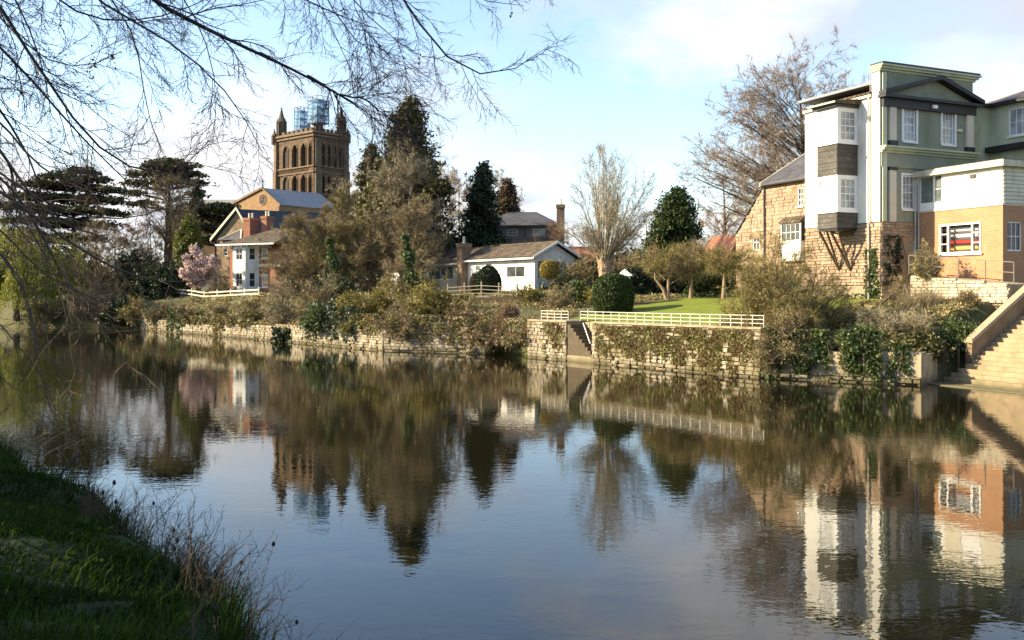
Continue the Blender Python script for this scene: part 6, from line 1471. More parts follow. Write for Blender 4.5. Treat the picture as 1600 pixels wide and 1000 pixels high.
bare_shrub('willow_shrub', 'yellow olive shrub above the stone wall, right of a pair', 680, 64.5, 430, 120, 129, M_tw_olive, M_lf_yel, nst=30, nleaf=6000, lsize=.085, rmin=.009)
bare_shrub('willow_shrub', 'russet brown shrub leaning over the water left of the garden fence', 728, 61.5, 470, 70, 130, M_tw_red, M_lf_moss, nst=22, nleaf=2000, lsize=.07, rmin=.008)
bare_shrub('willow_shrub', 'tangled shrub at the waterside left of the garden steps', 820, 57.2, 500, 90, 131, M_tw_brown, M_lf_moss, nst=26, nleaf=3500, lsize=.07, rmin=.008, base=A(*P(820, 556, 57.2)[:2], .7))
bare_shrub('thicket_shrub', 'tall brown shrub screening the small white shed', 640, 79, 385, 90, 116, M_tw_brown, M_lf_moss, nst=40, nleaf=2500, lsize=.09, m=(6, 4, 14))
bare_shrub('willow_shrub', 'brown tangle hanging over the wall below the pair of olive shrubs', 640, 63.2, 470, 130, 138, M_tw_brown, M_lf_moss, nst=34, nleaf=3000, lsize=.07, droop=-.08, base=A(*P(640, 545, 63.2)[:2], 1.0))
bare_shrub('willow_shrub', 'olive tangle hanging over the wall above the grey ivy', 560, 67.0, 462, 110, 139, M_tw_olive, M_lf_yel, nst=26, nleaf=3000, lsize=.07, droop=-.08, base=A(*P(560, 540, 67.0)[:2], 1.3))
bare_shrub('willow_shrub', 'low brown tangle at the waterside below the garden fence', 765, 59.6, 492, 100, 117, M_tw_red, M_lf_moss, nst=28, nleaf=2600, lsize=.07, droop=-.06, base=A(*P(765, 553, 59.6)[:2], .6))
bare_shrub('dogwood_shrub', 'upright red stemmed shrub left of the short white rail', 797, 60.5, 470, 46, 132, M_tw_red, nst=26, rmin=.009, droop=.08, spread=.8)
bare_shrub('garden_shrub', 'pale twiggy shrub right of the garden fence', 830, 66, 445, 62, 133, M_tw_olive, M_lf_yel, nst=22, nleaf=2500, lsize=.07)
bare_shrub('garden_shrub', 'bare rose shrub beside the short white rail', 878, 62, 435, 50, 134, M_tw_brown, nst=14)
leaf_shrub('holly_bush', 'dark hollow evergreen bush in the heart of the thicket', ground_at(520, 76) + A(0, 0, 0), (2.2, 2, 3.6), 5000, M_lf_dark, 135, size=.14)
leaf_shrub('ivy_bush', 'bright green ivy bush at the foot of the thicket', ground_at(505, 70), (1.5, 1.2, 1.9), 3600, M_lf_ivy, 136, size=.12)
def ivy_trunk(label, px, Y, y0, y1, r, n, seed):
    rg = np.random.default_rng(seed); b = P(px, y1, Y); H = ZY(y0, Y) - b[2]; t = thing('ivy', label, 'ivy', b)
    q = rg.random(n); a = rg.random(n) * 6.28; rr = r * (1 - .5 * q) * (.4 + .6 * rg.random(n)) * (1 + .5 * np.sin(q * 14))
    c = b + np.stack([np.cos(a) * rr - q * .6, np.sin(a) * rr, q * H], 1); v, f, k = leaves(rg, c, .12, .7); obj_arrays('foliage', v, f, M_lf_ivy, t, rnd=k)
    m = MB(); m.tube([b, b + A(-.6, 0, H)], .1, 6, r2=.04); m.build('stems', M_bark, t)
ivy_trunk('green ivy climbing a slim trunk in the central thicket', 527, 74.5, 372, 455, .6, 1800, 137)
ivy_trunk('green ivy climbing a trunk right of the central thicket', 645, 73.5, 365, 445, .55, 1800, 138)
# big conifer with two tops
conifer('big_conifer', 'very tall conifer with forked top rising over the thicket', 640, 94, 154,
        [(430, 566, 704), (380, 560, 706), (330, 568, 700), (300, 574, 696), (270, 584, 688), (245, 596, 676), (225, 600, 670), (205, 606, 667), (185, 612, 664), (170, 624, 660), (154, 641, 647)], M_lf_con, 140, n=3400, per=13, size=.27, spread=(.36, .36, .22), trunk=.5, lump=.42, shell=.4)
conifer('conifer', 'lesser conifer leaning on the left of the big conifer', 580, 97, 224, [(420, 552, 612), (340, 556, 606), (290, 560, 600), (255, 567, 596), (235, 572, 588), (224, 578, 582)], M_lf_con, 141, n=1100, per=13, size=.26, spread=(.32, .32, .2), lump=.4)
leaf_shrub('pine_tree', 'small dark pine clump at the right foot of the big conifer', P(684, 300, 90), (1.3, 1.1, 1.1), 2200, M_lf_con, 142, size=.22, base_z=4.3, stems=False, cat='pine')
m = MB(); o_ = [o for o in SC.objects if o.name.startswith('pine_tree')][0]; m.tube([P(684, 300, 90) * A(1, 1, 0) + A(-.6, 0, 4.3), P(684, 300, 90)], .14, 6, r2=.06); m.build('trunk', M_bark, o_)
# --- right of the big conifer
conifer('conifer', 'dark spiky conifer between the big conifer and the grey house', 755, 96, 254, [(400, 712, 790), (370, 714, 786), (340, 722, 782), (315, 728, 776), (300, 730, 772), (285, 736, 772), (270, 741, 768), (262, 748, 766), (254, 753, 758)], M_lf_dark, 143, n=900, per=18, size=.26, sag=.7, rise=.1, spread=(.34, .34, .16), lump=.5, shell=.3)
conifer('conifer', 'russet brown conifer behind the grey house roof', 792, 112, 282, [(345, 776, 808), (320, 777, 806), (300, 782, 803), (282, 790, 796)], M_lf_brown, 144, n=700, size=.24, lump=.25)
bare_tree('bare_tree', 'pale bare tree between the big conifer and the spiky conifer', 718, 108, 268, 718, 80, 390, 145, r0=.2, tm=M_tw_red, fork=.2, rmin=.012)
bare_tree('bare_tree', 'pale bare tree behind the spiky conifer and grey house', 778, 116, 264, 782, 76, 370, 146, r0=.2, tm=M_tw_pale, fork=.25, rmin=.011)
leaf_shrub('evergreen_bush', 'dark evergreen mass below the spiky conifer', ground_at(700, 95), (5.0, 3.0, 6.5), 9000, M_lf_dark, 147, size=.2)
bare_tree('bare_tree', 'low bare tree left of the round pollard behind the bungalow', 872, 88, 345, 872, 100, 425, 148, r0=.18, tm=M_tw_red, fork=.15, rmin=.009)
# pollard
def pollard():
    Y = 67.0; b = ground_at(945, Y); t = thing('pollard_tree', 'round topped bare pollard tree rising behind the clipped dome bush', 'tree', b); rg = np.random.default_rng(150)
    hd = P(945, 410, Y); m = MB()
    m.tube([b - A(0, 0, .2), b * .5 + hd * .5 + A(.06, 0, 0), hd + A(0, 0, .1)], .44, 10, r2=.50)
    for k in range(9):
        q = hd + A(math.cos(k * 2.4) * .34, math.sin(k * 2.4) * .34, -.1 + .25 * rg.random()); m.tube([q - A(0, 0, .5), q, q + A(math.cos(k * 2.4) * .25, math.sin(k * 2.4) * .25, .4)], .2, 7, r2=.06)
    m.lathe(hd - A(0, 0, .1), [(.5, 0), (.52, .2), (.3, .45)], 10); m.build('trunk', M_barkp, t)
    ns = 44; a = rg.random(ns) * 6.28; k = np.sqrt(rg.random(ns)); d = np.stack([np.cos(a) * k * .36, np.sin(a) * k * .36, np.ones(ns)], 1)
    H = ZY(228, Y) - hd[2]; env = ell(P(950, 312, Y), A(76 / F * Y, 66 / F * Y, 86 / F * Y), .06)
    T = ell_targets(rg, ns, P(950, 316, Y), A(74 / F * Y, 64 / F * Y, 86 / F * Y), .75); T[:, 2] = np.maximum(T[:, 2], ZY(372, Y) + .4 * rg.random(ns))
    dd = (T - hd) * A(1, 1, 0); st = hd + nrm(dd) * .5 * rg.random((ns, 1)) + A(0, 0, .1)
    pts, rad, L = run_to(rg, st, T, np.full(ns, .055), 9, .05, .06, tip=.16)
    tw_ = twigs_on(rg, pts, rad, np.maximum(L, 3.5), [dict(m=9, t0=.25, ang=.45, lr=.30, rr=.5, K=4, wob=.07, grav=.03, rmin=.013), dict(m=5, t0=.1, ang=.5, lr=.55, rr=.6, K=3, wob=.1, grav=.02, rmin=.010)], env)
    v, f, r = join_tubes([(pts, rad, 5)]); obj_arrays('limbs', v, f, M_tw_pale, t, rnd=r)
    twig_object('crown', tw_, slivers(rg, tw_[1][0], 5, .5, .014), M_tw_pale, t)
pollard()
conifer('holly_tree', 'dark green holly tree right of the round pollard', 1060, 74, 296, [(420, 1012, 1100), (395, 1008, 1094), (370, 1012, 1090), (345, 1020, 1088), (325, 1028, 1084), (310, 1040, 1076), (296, 1056, 1066)], M_lf_hedge, 152, n=2000, per=10, size=.18, spread=(.24, .24, .2), lump=.3, shell=.55, cat='holly')
# apple trees on the lawn edge
for j, (px, Y, top, cw, lab, ln) in enumerate(((1043, 61, 385, 130, 'forked pale trunked apple tree at the back of the lawn', (.3, 0)), (1079, 60.5, 378, 90, 'middle apple tree with straight pale trunk at the back of the lawn', (0, 0)), (1130, 58, 385, 92, 'crooked apple tree nearest the stone barn', (-.2, 0)))):
    bare_tree('apple_tree', lab, px, Y, top, px + 4, cw, 432, 160 + j, r0=.16, tm=M_tw_olive if j != 1 else M_tw_brown, bm=M_barkp, fork=.25, group='apple trees at the back of the lawn', asc=.35, m=(22, 6, 4, 9))
bt = [o for o in SC.objects if o.name.startswith('apple_tree')][0]; b = ground_at(1043, 61); m = MB(); m.tube([b, b + A(-.25, 0, .7), b + A(-.75, .1, 1.4), b + A(-.8, .1, 2.6)], .13, 7, r2=.06); m.build('trunk', M_barkp, bt)
for j, (px, Y, top, w, tm, lm, nl, lab) in enumerate(((905, 72, 382, 80, M_tw_brown, M_lf_moss, 1500, 'brown shrub between the bungalow and the pollard'), (1000, 72, 362, 120, M_tw_red, M_lf_moss, 2000, 'russet shrub behind the clipped dome bush'), (1105, 70, 375, 110, M_tw_brown, M_lf_moss, 2000, 'brown shrub behind the apple trees'), (1145, 66, 385, 80, M_tw_red, M_lf_moss, 1500, 'russet shrub before the stone barn'), (930, 63, 432, 60, M_tw_olive, M_lf_yel, 1800, 'yellowish shrub left of the clipped dome bush'))):
    bare_shrub('garden_shrub', lab, px, Y, top, w, 170 + j, tm, lm, nst=17, nleaf=nl, lsize=.08)
leaf_shrub('evergreen_hedge', 'long dark evergreen hedge behind the apple trees', ground_at(1060, 68), (6.4, 1.4, 2.3), 13000, M_lf_dark, 180, size=.12, cat='hedge')
leaf_shrub('laurel_bush', 'green laurel bush between apple trees and stone barn', ground_at(1108, 63), (1.5, 1.2, 1.7), 4200, M_lf_hedge, 181, size=.10)
leaf_shrub('laurel_bush', 'green laurel bush left of the clipped dome bush', ground_at(905, 64), (1.3, 1.1, 1.6), 3600, M_lf_hedge, 182, size=.10)
leaf_shrub('laurel_bush', 'dark laurel mass behind the white hive and pollard', ground_at(985, 78), (3.6, 1.5, 3.4), 6500, M_lf_dark, 184, size=.15)
leaf_shrub('laurel_bush', 'dark laurel mass between the bungalow and the pollard', ground_at(925, 74), (3.4, 1.5, 2.4), 6500, M_lf_dark, 183, size=.13)
# clipped shapes
def clipped(name, label, px, Y, top, wpx, lm, seed, n, size, prof, base=None, cat='topiary', stem=None):
    b = ground_at(px, Y) if base is None else base; rg = np.random.default_rng(seed); t = thing(name, label, cat, b); H = ZY(top, Y) - b[2] - (stem or 0); R = wpx / 2 / F * Y
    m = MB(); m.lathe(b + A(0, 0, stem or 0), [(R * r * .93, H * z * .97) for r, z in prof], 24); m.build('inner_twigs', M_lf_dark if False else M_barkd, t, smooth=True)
    zz = np.array([q[1] for q in prof]); rr = np.array([q[0] for q in prof]); s = np.cumsum(np.concatenate([[0], np.hypot(np.diff(zz) * H, np.diff(rr) * R) * (rr[1:] + rr[:-1] + .02)]))
    q = rg.random(n) * s[-1]; a = rg.random(n) * 6.28; r = np.interp(q, s, rr) * R * (.95 + .07 * rg.random(n)) * (1 + .018 * np.sin(5 * a + q)); z = np.interp(q, s, zz) * H * (1 + .02 * rg.normal(0, 1, n))
    c = b + np.stack([np.cos(a) * r, np.sin(a) * r, z + (stem or 0)], 1); v, f, k = leaves(rg, c, size, .6); obj_arrays('foliage', v, f, lm, t, rnd=k)
    if stem: m = MB(); m.tube([b, b + A(.03, 0, stem + .2)], .06, 6); m.build('stem', M_bark, t)
    return t
dome = [(.86, 0), (.93, .12), (.98, .3), (1, .48), (.98, .64), (.9, .78), (.74, .89), (.5, .96), (.2, .995), (.01, 1)]
bp_ = P(958, 486, 56.5); clipped('dome_topiary', 'large clipped dome shaped evergreen bush on the lawn', 958, 56.5, 429, 64, M_lf_hedge, 190, 15000, .055, dome, base=A(bp_[0], bp_[1], lz(bp_[0], bp_[1])))
cone = [(.8, 0), (.98, .2), (1, .45), (.9, .65), (.68, .82), (.35, .95), (.02, 1)]
clipped('cone_topiary', 'dark egg shaped clipped bush before the bungalow', 763, 72, 415, 40, M_lf_dark, 191, 6500, .07, cone)
clipped('cone_topiary', 'small russet clipped bush left of the dark egg shaped bush', 742, 72.5, 427, 18, M_lf_brown, 192, 2600, .06, cone)
ball = [(.05, 0), (.5, .06), (.85, .22), (1, .48), (.9, .74), (.6, .92), (.02, 1)]
clipped('ball_topiary', 'golden lollipop shaped clipped tree before the bungalow porch', 858, 72, 407, 31, M_lf_ball, 193, 5000, .06, ball, stem=ZY(437, 72) - ground_at(858, 72)[2])
# --- big bare tree behind the barn
bare_tree('bare_tree', 'great bare spreading tree behind the stone barn and white flank', 1268, 84, 80, 1246, 318, 410, 200, r0=.5, tm=M_tw_grey, fork=.18, rmin=.011, m=(140, 9, 4, 15), asc=.6, lo=.5, wob=.2)
bare_tree('bare_tree', 'smaller bare tree at the left foot of the great bare tree', 1135, 92, 250, 1130, 110, 420, 201, r0=.28, tm=M_tw_red, fork=.15, rmin=.010)
# --- shrubs at the right bank
bare_shrub('big_shrub', 'very large tangled brown shrub between the lawn and the wide steps', 1232, 44.5, 374, 214, 210, M_tw_olive, M_lf_yel, nst=105, m=(6, 4, 17), nleaf=9000, lsize=.055, rmin=.0065, depth=.7, spread=.6, lo=.5, base=A(*P(1232, 560, 44.5)[:2], 1.3))
bare_shrub('big_shrub', 'brown shrub hanging to the water under the very large shrub', 1225, 42.3, 470, 130, 211, M_tw_brown, M_lf_moss, nst=36, nleaf=3000, lsize=.06, rmin=.0065, base=A(*P(1225, 580, 42.3)[:2], .6))
leaf_shrub('holly_bush', 'dark hollow evergreen mass inside the very large shrub', A(*P(1262, 540, 44.8)[:2], 1.2), (1.9, 1.4, 2.3), 7000, M_lf_dark, 212, size=.09)
ivy_patch('ivy curtain on the river wall under the very large shrub', SG, *pu(SG, 1185, 1230), .05, 2.2, 5000, 213, size=.062, thick=.35)
ivy_patch('ivy curtain on the river wall in the middle of the cream stretch', SG, *pu(SG, 1228, 1300), .25, 2.2, 6000, 214, size=.062, thick=.4)
ivy_patch('thick ivy column falling to the water beside the cream wall', SG, *pu(SG, 1306, 1384), .0, 2.2, 7400, 215, size=.062, thick=.5)
ivy_patch('thin ivy strands at the river wall corner', SG, *pu(SG, 1385, 1425), .0, 1.7, 1500, 216, size=.065, thick=.2)
def sp(px, py, Y): return P(px, py, Y)
leaf_shrub('ivy_bush', 'ivy bush spilling over the cream river wall', A(*P(1345, 515, 41.5)[:2], 1.35), (1.1, .7, 1.0), 4200, M_lf_ivy, 217, size=.062)
leaf_shrub('broom_bush', 'dark green broom bush above the river wall by the wide steps', A(*P(1432, 560, 40.8)[:2], 1.25), (1.2, .8, .85), 6500, M_lf_con, 218, size=.08, bias=(A(.2, -.2, .6), 1.0))
leaf_shrub('ivy_bush', 'glossy ivy bush against the parapet of the wide steps', A(*P(1500, 530, 41.6)[:2], 1.6), (.9, .8, .95), 5200, M_lf_ivy, 219, size=.06)
bare_shrub('bramble_shrub', 'brown bramble tangle between the ivy bushes above the river wall', 1400, 42.0, 482, 150, 220, M_tw_pale, M_lf_moss, nst=34, nleaf=1800, lsize=.05, rmin=.0065)
ivy_patch('ivy climbing the corner of the stone base under the white flank', FW, .05, 1.05, 3.2, 6.1, 2600, 221, size=.075, thick=.2)
ivy_patch('sparse creeper on the shaded stone base right of the corner', FG, .1, 1.5, 3.2, 6.8, 1500, 222, size=.07, thick=.15, lm=M_lf_dark)
bare_shrub('ramp_shrub', 'pale feathery shrub on the ramp before the brick wall', 1448, 48.2, 386, 52, 223, M_tw_pale, M_lf_yel, nst=24, nleaf=1800, lsize=.06, rmin=.0065, base=A(*P(1448, 430, 48.2)[:2], 4.5))
rg = np.random.default_rng(230); n = 420; ctr = ground_at(1440, 45.2); st = ctr + np.stack([rg.normal(0, .55, n), rg.normal(0, .3, n), np.zeros(n)], 1)
pts, rad = run(rg, st, rg.normal(0, .25, (n, 3)) + A(0, 0, 1), .7 + .6 * rg.random(n), np.full(n, .008), 5, .08, -.03); v, f = tubes(pts, rad, 3); t = thing('straw_grass', 'clump of dry straw coloured stems below the ramp wall', 'grass clump', ctr); obj_arrays('stems', v, f, M_lf_straw, t, rnd=np.repeat(rg.random(n), 18))
bare_shrub('ramp_shrub', 'low brown shrub on the slope right of the straw clump', 1515, 44.2, 448, 50, 224, M_tw_brown, M_lf_moss, nst=16, nleaf=900, lsize=.05, rmin=.0065)
bare_shrub('ramp_shrub', 'thin bare shrub leaning left of the ramp wall', 1405, 47.5, 425, 44, 225, M_tw_brown, nst=10, rmin=.007)
t_l = thing('fallen_branch', 'grey fallen branch on the slope below the ramp wall', 'branch', ground_at(1390, 46)); m = MB(); a = P(1376, 476, 46.2); b = P(1408, 455, 47.0); m.tube([a, (a + b) / 2 + A(0, 0, .1), b], .06, 6, r2=.04); m.build('stem', M_bark, t_l)
# low skyline trees beyond the roofs
for j, (px, Y, top, cw, lab) in enumerate(((820, 135, 318, 60, 'distant bare tree left of the brick chimney'), (1010, 128, 330, 90, 'distant bare tree between pollard and holly'), (1095, 120, 340, 70, 'distant bare tree right of the holly'), (180, 150, 330, 80, 'distant bare tree between the two dark cedars'), (60, 150, 330, 120, 'distant bare tree behind the layered cedar'), (400, 140, 345, 60, 'distant bare tree behind the two brick chimneys'), (235, 146, 318, 90, 'distant bare tree behind the umbrella cedar trunk'), (120, 140, 335, 110, 'distant bare tree behind the dark laurel mass'))):
    bare_tree('distant_tree', lab, px, Y, top, px, cw, 440, 240 + j, r0=.2, tm=M_tw_brown, fork=.15, rmin=.02, m=(14, 5, 3, 11), group='distant trees behind the houses')
# ------------------------------------------------------------------ overhanging trees of the near bank
def resample(p, K):
    p = np.asarray(p, float); n = len(p); t = np.concatenate([[0], np.cumsum(np.linalg.norm(np.diff(p, axis=0), axis=1))]); q = np.linspace(0, t[-1], K + 1)
    out = np.stack([np.interp(q, t, p[:, k]) for k in range(3)], 1)
    for _ in range(2): out[1:-1] = out[1:-1] * .5 + (out[2:] + out[:-2]) * .25
    return out, t[-1]
def overhang(name, label, trunk_b, trunk_t, limbs, seed, bm, tm, r_tr, levels, org_label=None):
    t = thing(name, label, 'tree', trunk_b); rg = np.random.default_rng(seed)
    m = MB(); mid = (trunk_b + trunk_t) / 2 + A(.3, .1, 0); m.tube(resample([trunk_b - A(0, 0, .3), mid, trunk_t], 8)[0], r_tr, 10, r2=r_tr * .55); m.build('trunk', bm, t, smooth=True)
    PTS, RAD, LN = [], [], []
    for (pts, r0, r1, attach) in limbs:
        w = [P(a, b, c) for a, b, c in pts]
        if attach is not None: w = [trunk_b + (trunk_t - trunk_b) * attach] + w
        q, L = resample(w, 22)
        q[1:-1] += np.cumsum(rg.normal(0, .010, (21, 3)), 0) * np.sin(np.linspace(0, math.pi, 21))[:, None]
        PTS.append(q); LN.append(L); f = np.linspace(0, 1, 23); RAD.append(r0 * (1 - f) ** .8 + r1)
    pts = np.array(PTS); rad = np.array(RAD); L = np.array(LN)
    rad = rad * 1.05; v, f = tubes(pts, rad, 7); obj_arrays('limbs', v, f, bm, t, smooth=True)
    out = []; cur = (pts, rad, np.full(len(L), 1.0))
    for s in levels:
        p, d, l, r = spawn(rg, cur[0], cur[1], cur[2], s['m'], s['t0'], 1.0, s['ang'], s['lr'], s['rr'], s.get('taper', .3))
        r = np.clip(r, s['rmin'], s['rmax']); q, rd = run(rg, p, d, l, r, s['K'], s['wob'], s['grav'], .45); cur = (q, rd, l); out.append((q, rd, 3))
    v, f, r = join_tubes(out); obj_arrays('twigs', v, f, tm, t, rnd=r); return t, out
Yb = 11.0
LA_ = [
 ([(60, -260, 9.6), (130, -110, 10.2), (190, -40, 10.6), (250, 4, 11), (300, 35, 11), (370, 58, 11.2), (430, 95, 11.4), (480, 118, 11.6), (520, 137, 11.8), (560, 158, 12), (610, 205, 12)], .058, .004, 1.0),
 ([(-60, -80, 10.2), (0, 3, 10.4), (18, 30, 10.4), (39, 69, 10.5), (78, 114, 10.6), (99, 150, 10.7), (120, 205, 10.8), (144, 228, 10.9), (186, 261, 11), (225, 282, 11), (285, 291, 11.1), (312, 255, 11.2), (327, 219, 11.2)], .03, .004, .9),
 ([(-90, -20, 9.4), (0, 75, 9.8), (30, 105, 9.9), (69, 138, 10), (99, 186, 10), (126, 216, 10.1), (170, 255, 10.2), (215, 300, 10.3)], .032, .004, .85),
 ([(-80, 70, 9.2), (0, 156, 9.5), (18, 204, 9.6), (54, 246, 9.7), (69, 285, 9.8), (72, 340, 9.8)], .036, .004, .8),
 ([(-60, -160, 10.8), (30, -5, 11), (54, 36, 11), (60, 75, 11), (75, 130, 11), (80, 180, 11)], .025, .004, .95),
 ([(-20, -120, 11.8), (75, -2, 12), (105, 24, 12), (144, 36, 12), (195, 36, 12), (246, 30, 12), (300, 15, 12), (340, -10, 12)], .025, .004, .95),
 ([(30, -160, 10.8), (120, -2, 11), (150, 14, 11), (186, 36, 11), (240, 45, 11), (270, 72, 11), (300, 99, 11), (339, 123, 11), (375, 156, 11), (393, 192, 11), (411, 240, 11)], .03, .003, .95),
 ([(90, -150, 11.5), (162, -2, 11.5), (210, 24, 11.5), (222, 72, 11.6), (216, 144, 11.6), (234, 192, 11.6), (252, 237, 11.6)], .022, .003, .95),
 ([(240, -60, 12), (300, 10, 12), (312, 36, 12), (339, 120, 12), (345, 168, 12), (333, 222, 12)], .018, .003, .97),
 ([(200, -200, 12), (380, -60, 12), (462, -3, 12), (477, 6, 12), (510, 24, 12), (546, 28, 12), (590, 45, 12)], .03, .004, .98),
 ([(300, -300, 11.8), (450, -180, 11.5), (560, -60, 11.2), (567, 0, 11.2), (573, 54, 11.2), (576, 99, 11.2)], .02, .003, 1.0),
 ([(250, -330, 12), (480, -200, 12), (600, -60, 12), (633, -2, 12), (651, 27, 12), (675, 72, 12), (699, 108, 12), (720, 129, 12), (750, 142, 12), (780, 141, 12), (819, 120, 12), (837, 105, 12), (858, 72, 12)], .04, .003, 1.0),
 ([(300, -260, 11), (480, -90, 11.2), (549, -2, 11.3), (582, 39, 11.4), (615, 72, 11.5), (645, 93, 11.5), (672, 96, 11.5)], .024, .003, 1.0),
 ([(350, -330, 12.5), (600, -120, 12.5), (702, -4, 12.5), (747, 0, 12.5), (774, 15, 12.5), (798, 21, 12.5), (819, 9, 12.5)], .026, .003, 1.0),
 ([(300, -240, 11.6), (470, -90, 11.6), (516, -2, 11.6), (522, 36, 11.6), (546, 72, 11.6), (576, 96, 11.6), (606, 108, 11.6), (636, 105, 11.6), (657, 111, 11.6)], .022, .003, 1.0),
 ([(380, -120, 12), (500, -20, 12), (522, 45, 12), (525, 78, 12), (540, 108, 12), (561, 132, 12)], .014, .003, 1.0),
 ([(-120, -120, 11.6), (-30, -10, 11.8), (20, 60, 11.8), (80, 110, 12), (150, 112, 12), (190, 80, 12)], .02, .004, .9),
 ([(480, 118, 11.6), (540, 150, 11.6), (575, 155, 11.6), (620, 195, 11.6)], .014, .003, None),
]
tw = [dict(m=30, t0=.22, ang=.75, lr=.95, rr=.5, K=7, wob=.11, grav=-.05, rmin=.005, rmax=.011), dict(m=9, t0=.12, ang=.7, lr=.5, rr=.65, K=4, wob=.13, grav=-.05, rmin=.0036, rmax=.007), dict(m=4, t0=.15, ang=.7, lr=.5, rr=.7, K=2, wob=.12, grav=.0, rmin=.0027, rmax=.004)]
tb = A(-10.2, 8.4, nz(*(A(-10.2, 8.4) @ E1, 4.0)))
ot, tws = overhang('overhanging_tree', 'bare tree darkened to a backlit silhouette, with long drooping branches over the river, upper left', tb - A(0, 0, .2), A(-8.6, 9.2, 12.6), LA_, 301, M_barkd, M_tw_dark, .45, tw)
# last withered leaves on it
for (a, b, Y, n, s) in ((143, 105, 11, 34, .06), (176, 84, 11, 16, .04), (600, 127, 11.6, 5, .02), (655, 92, 11.5, 5, .02), (798, 24, 12.5, 6, .02), (96, 42, 11, 4, .015)):
    rg = np.random.default_rng(int(a)); c = P(a, b, Y) + rg.normal(0, 1, (n, 3)) * s * A(.6, .6, 1.6); v, f, r = leaves(rg, c, .022, .6); obj_arrays('withered_leaves', v, f, M_lf_brown, ot, rnd=r)
LB_ = [
 ([(-80, 150, 8.8), (0, 227, 9), (20, 264, 9), (44, 295, 9.1), (85, 346, 9.2), (112, 363, 9.3), (163, 370, 9.4)], .032, .003, 1.0),
 ([(-90, 260, 8.8), (0, 298, 9), (34, 319, 9), (68, 349, 9.1), (102, 380, 9.2), (143, 404, 9.3), (177, 421, 9.4), (218, 444, 9.5), (258, 444, 9.6), (323, 444, 9.7), (343, 434, 9.7)], .026, .003, .9),
 ([(-70, 320, 8.6), (0, 390, 8.8), (20, 417, 8.8), (44, 458, 8.8), (51, 509, 8.8), (58, 560, 8.8)], .018, .003, .8),
 ([(-40, 240, 9), (54, 336, 9.2), (75, 380, 9.2), (99, 438, 9.3), (129, 472, 9.3), (160, 512, 9.4), (184, 557, 9.4), (212, 580, 9.4)], .02, .003, .95),
 ([(-60, 330, 9), (48, 450, 9.1), (52, 520, 9.1), (63, 574, 9.1), (66, 610, 9.1), (78, 640, 9.1), (96, 688, 9.1)], .013, .002, .85),
 ([(-80, 430, 8.8), (10, 520, 8.9), (40, 560, 9), (78, 592, 9), (87, 631, 9), (93, 682, 9)], .011, .002, .75),
 ([(-60, 480, 8.5), (0, 590, 8.6), (36, 634, 8.7), (54, 631, 8.7), (66, 600, 8.7)], .01, .002, .7),
 ([(-80, 200, 9.4), (20, 330, 9.4), (60, 400, 9.5), (95, 470, 9.5), (110, 540, 9.5), (120, 600, 9.5)], .016, .002, .92),
 ([(-80, 180, 9.6), (40, 300, 9.6), (120, 330, 9.8), (190, 345, 9.9), (260, 330, 10), (300, 300, 10)], .018, .003, .97),
 ([(-60, 300, 9.2), (30, 400, 9.3), (90, 450, 9.4), (150, 460, 9.5), (205, 500, 9.6)], .015, .003, .9),
 ([(-90, 110, 9.4), (0, 190, 9.6), (60, 270, 9.6), (130, 300, 9.8), (200, 310, 9.8)], .022, .003, 1.0),
]
tw2 = [dict(m=18, t0=.2, ang=.7, lr=.8, rr=.55, K=7, wob=.13, grav=-.07, rmin=.0038, rmax=.008), dict(m=6, t0=.15, ang=.7, lr=.5, rr=.65, K=5, wob=.15, grav=-.05, rmin=.0026, rmax=.005), dict(m=3, t0=.15, ang=.6, lr=.5, rr=.7, K=2, wob=.14, grav=.0, rmin=.0022, rmax=.0032)]
M_barkm = surf('bark_sunlit', (.12, .088, .062), (.07, .052, .04), rough=.85, scale=6, bump=.4, bscale=20); M_tw_mid = twigm('twig_sunlit', (.09, .066, .046), (.20, .15, .105))  # paler bark and twigs stand in for sunlight on the lower branches
tb2 = A(-8.6, 6.6, nz(*(A(-8.6, 6.6) @ E1, 4.0)))
overhang('hanging_tree', 'added bare tree with sunlight in its brown tone, trailing thin branches to the water at the left edge', tb2 - A(0, 0, .2), A(-7.4, 7.4, 6.6), LB_, 302, M_barkm, M_tw_mid, .26, tw2)  # second tree added to carry the sunlit tone of the lower branches

# unseen evergreen bushes left of the view, added to keep the near bank in shade
for j, (t_, e, rx, h) in enumerate(((4.0, 9.5, 2.3, 5.6), (8.0, 8.6, 2.4, 6.0), (12.0, 8.6, 1.9, 5.6), (16.9, 7.4, 1.9, 5.4), (20.5, 6.6, 2.2, 5.0), (24.5, 6.0, 2.2, 5.0))):
    x, y = nfrom(t_, e); z = nz(t_, e)
    leaf_shrub('evergreen_bush', ('added shade laurel nearest the viewer, unseen past the left edge', 'second added shade laurel, unseen past the left edge', 'third added shade laurel, unseen past the left edge', 'fourth added shade laurel, unseen past the left edge', 'fifth added shade laurel, unseen past the left edge', 'sixth added shade laurel, unseen past the left edge')[j], A(x, y, z), (rx, rx, h), 4200, M_lf_dark, 310 + j, size=.24, spread=.22, group='unseen laurels added to shade the near bank')

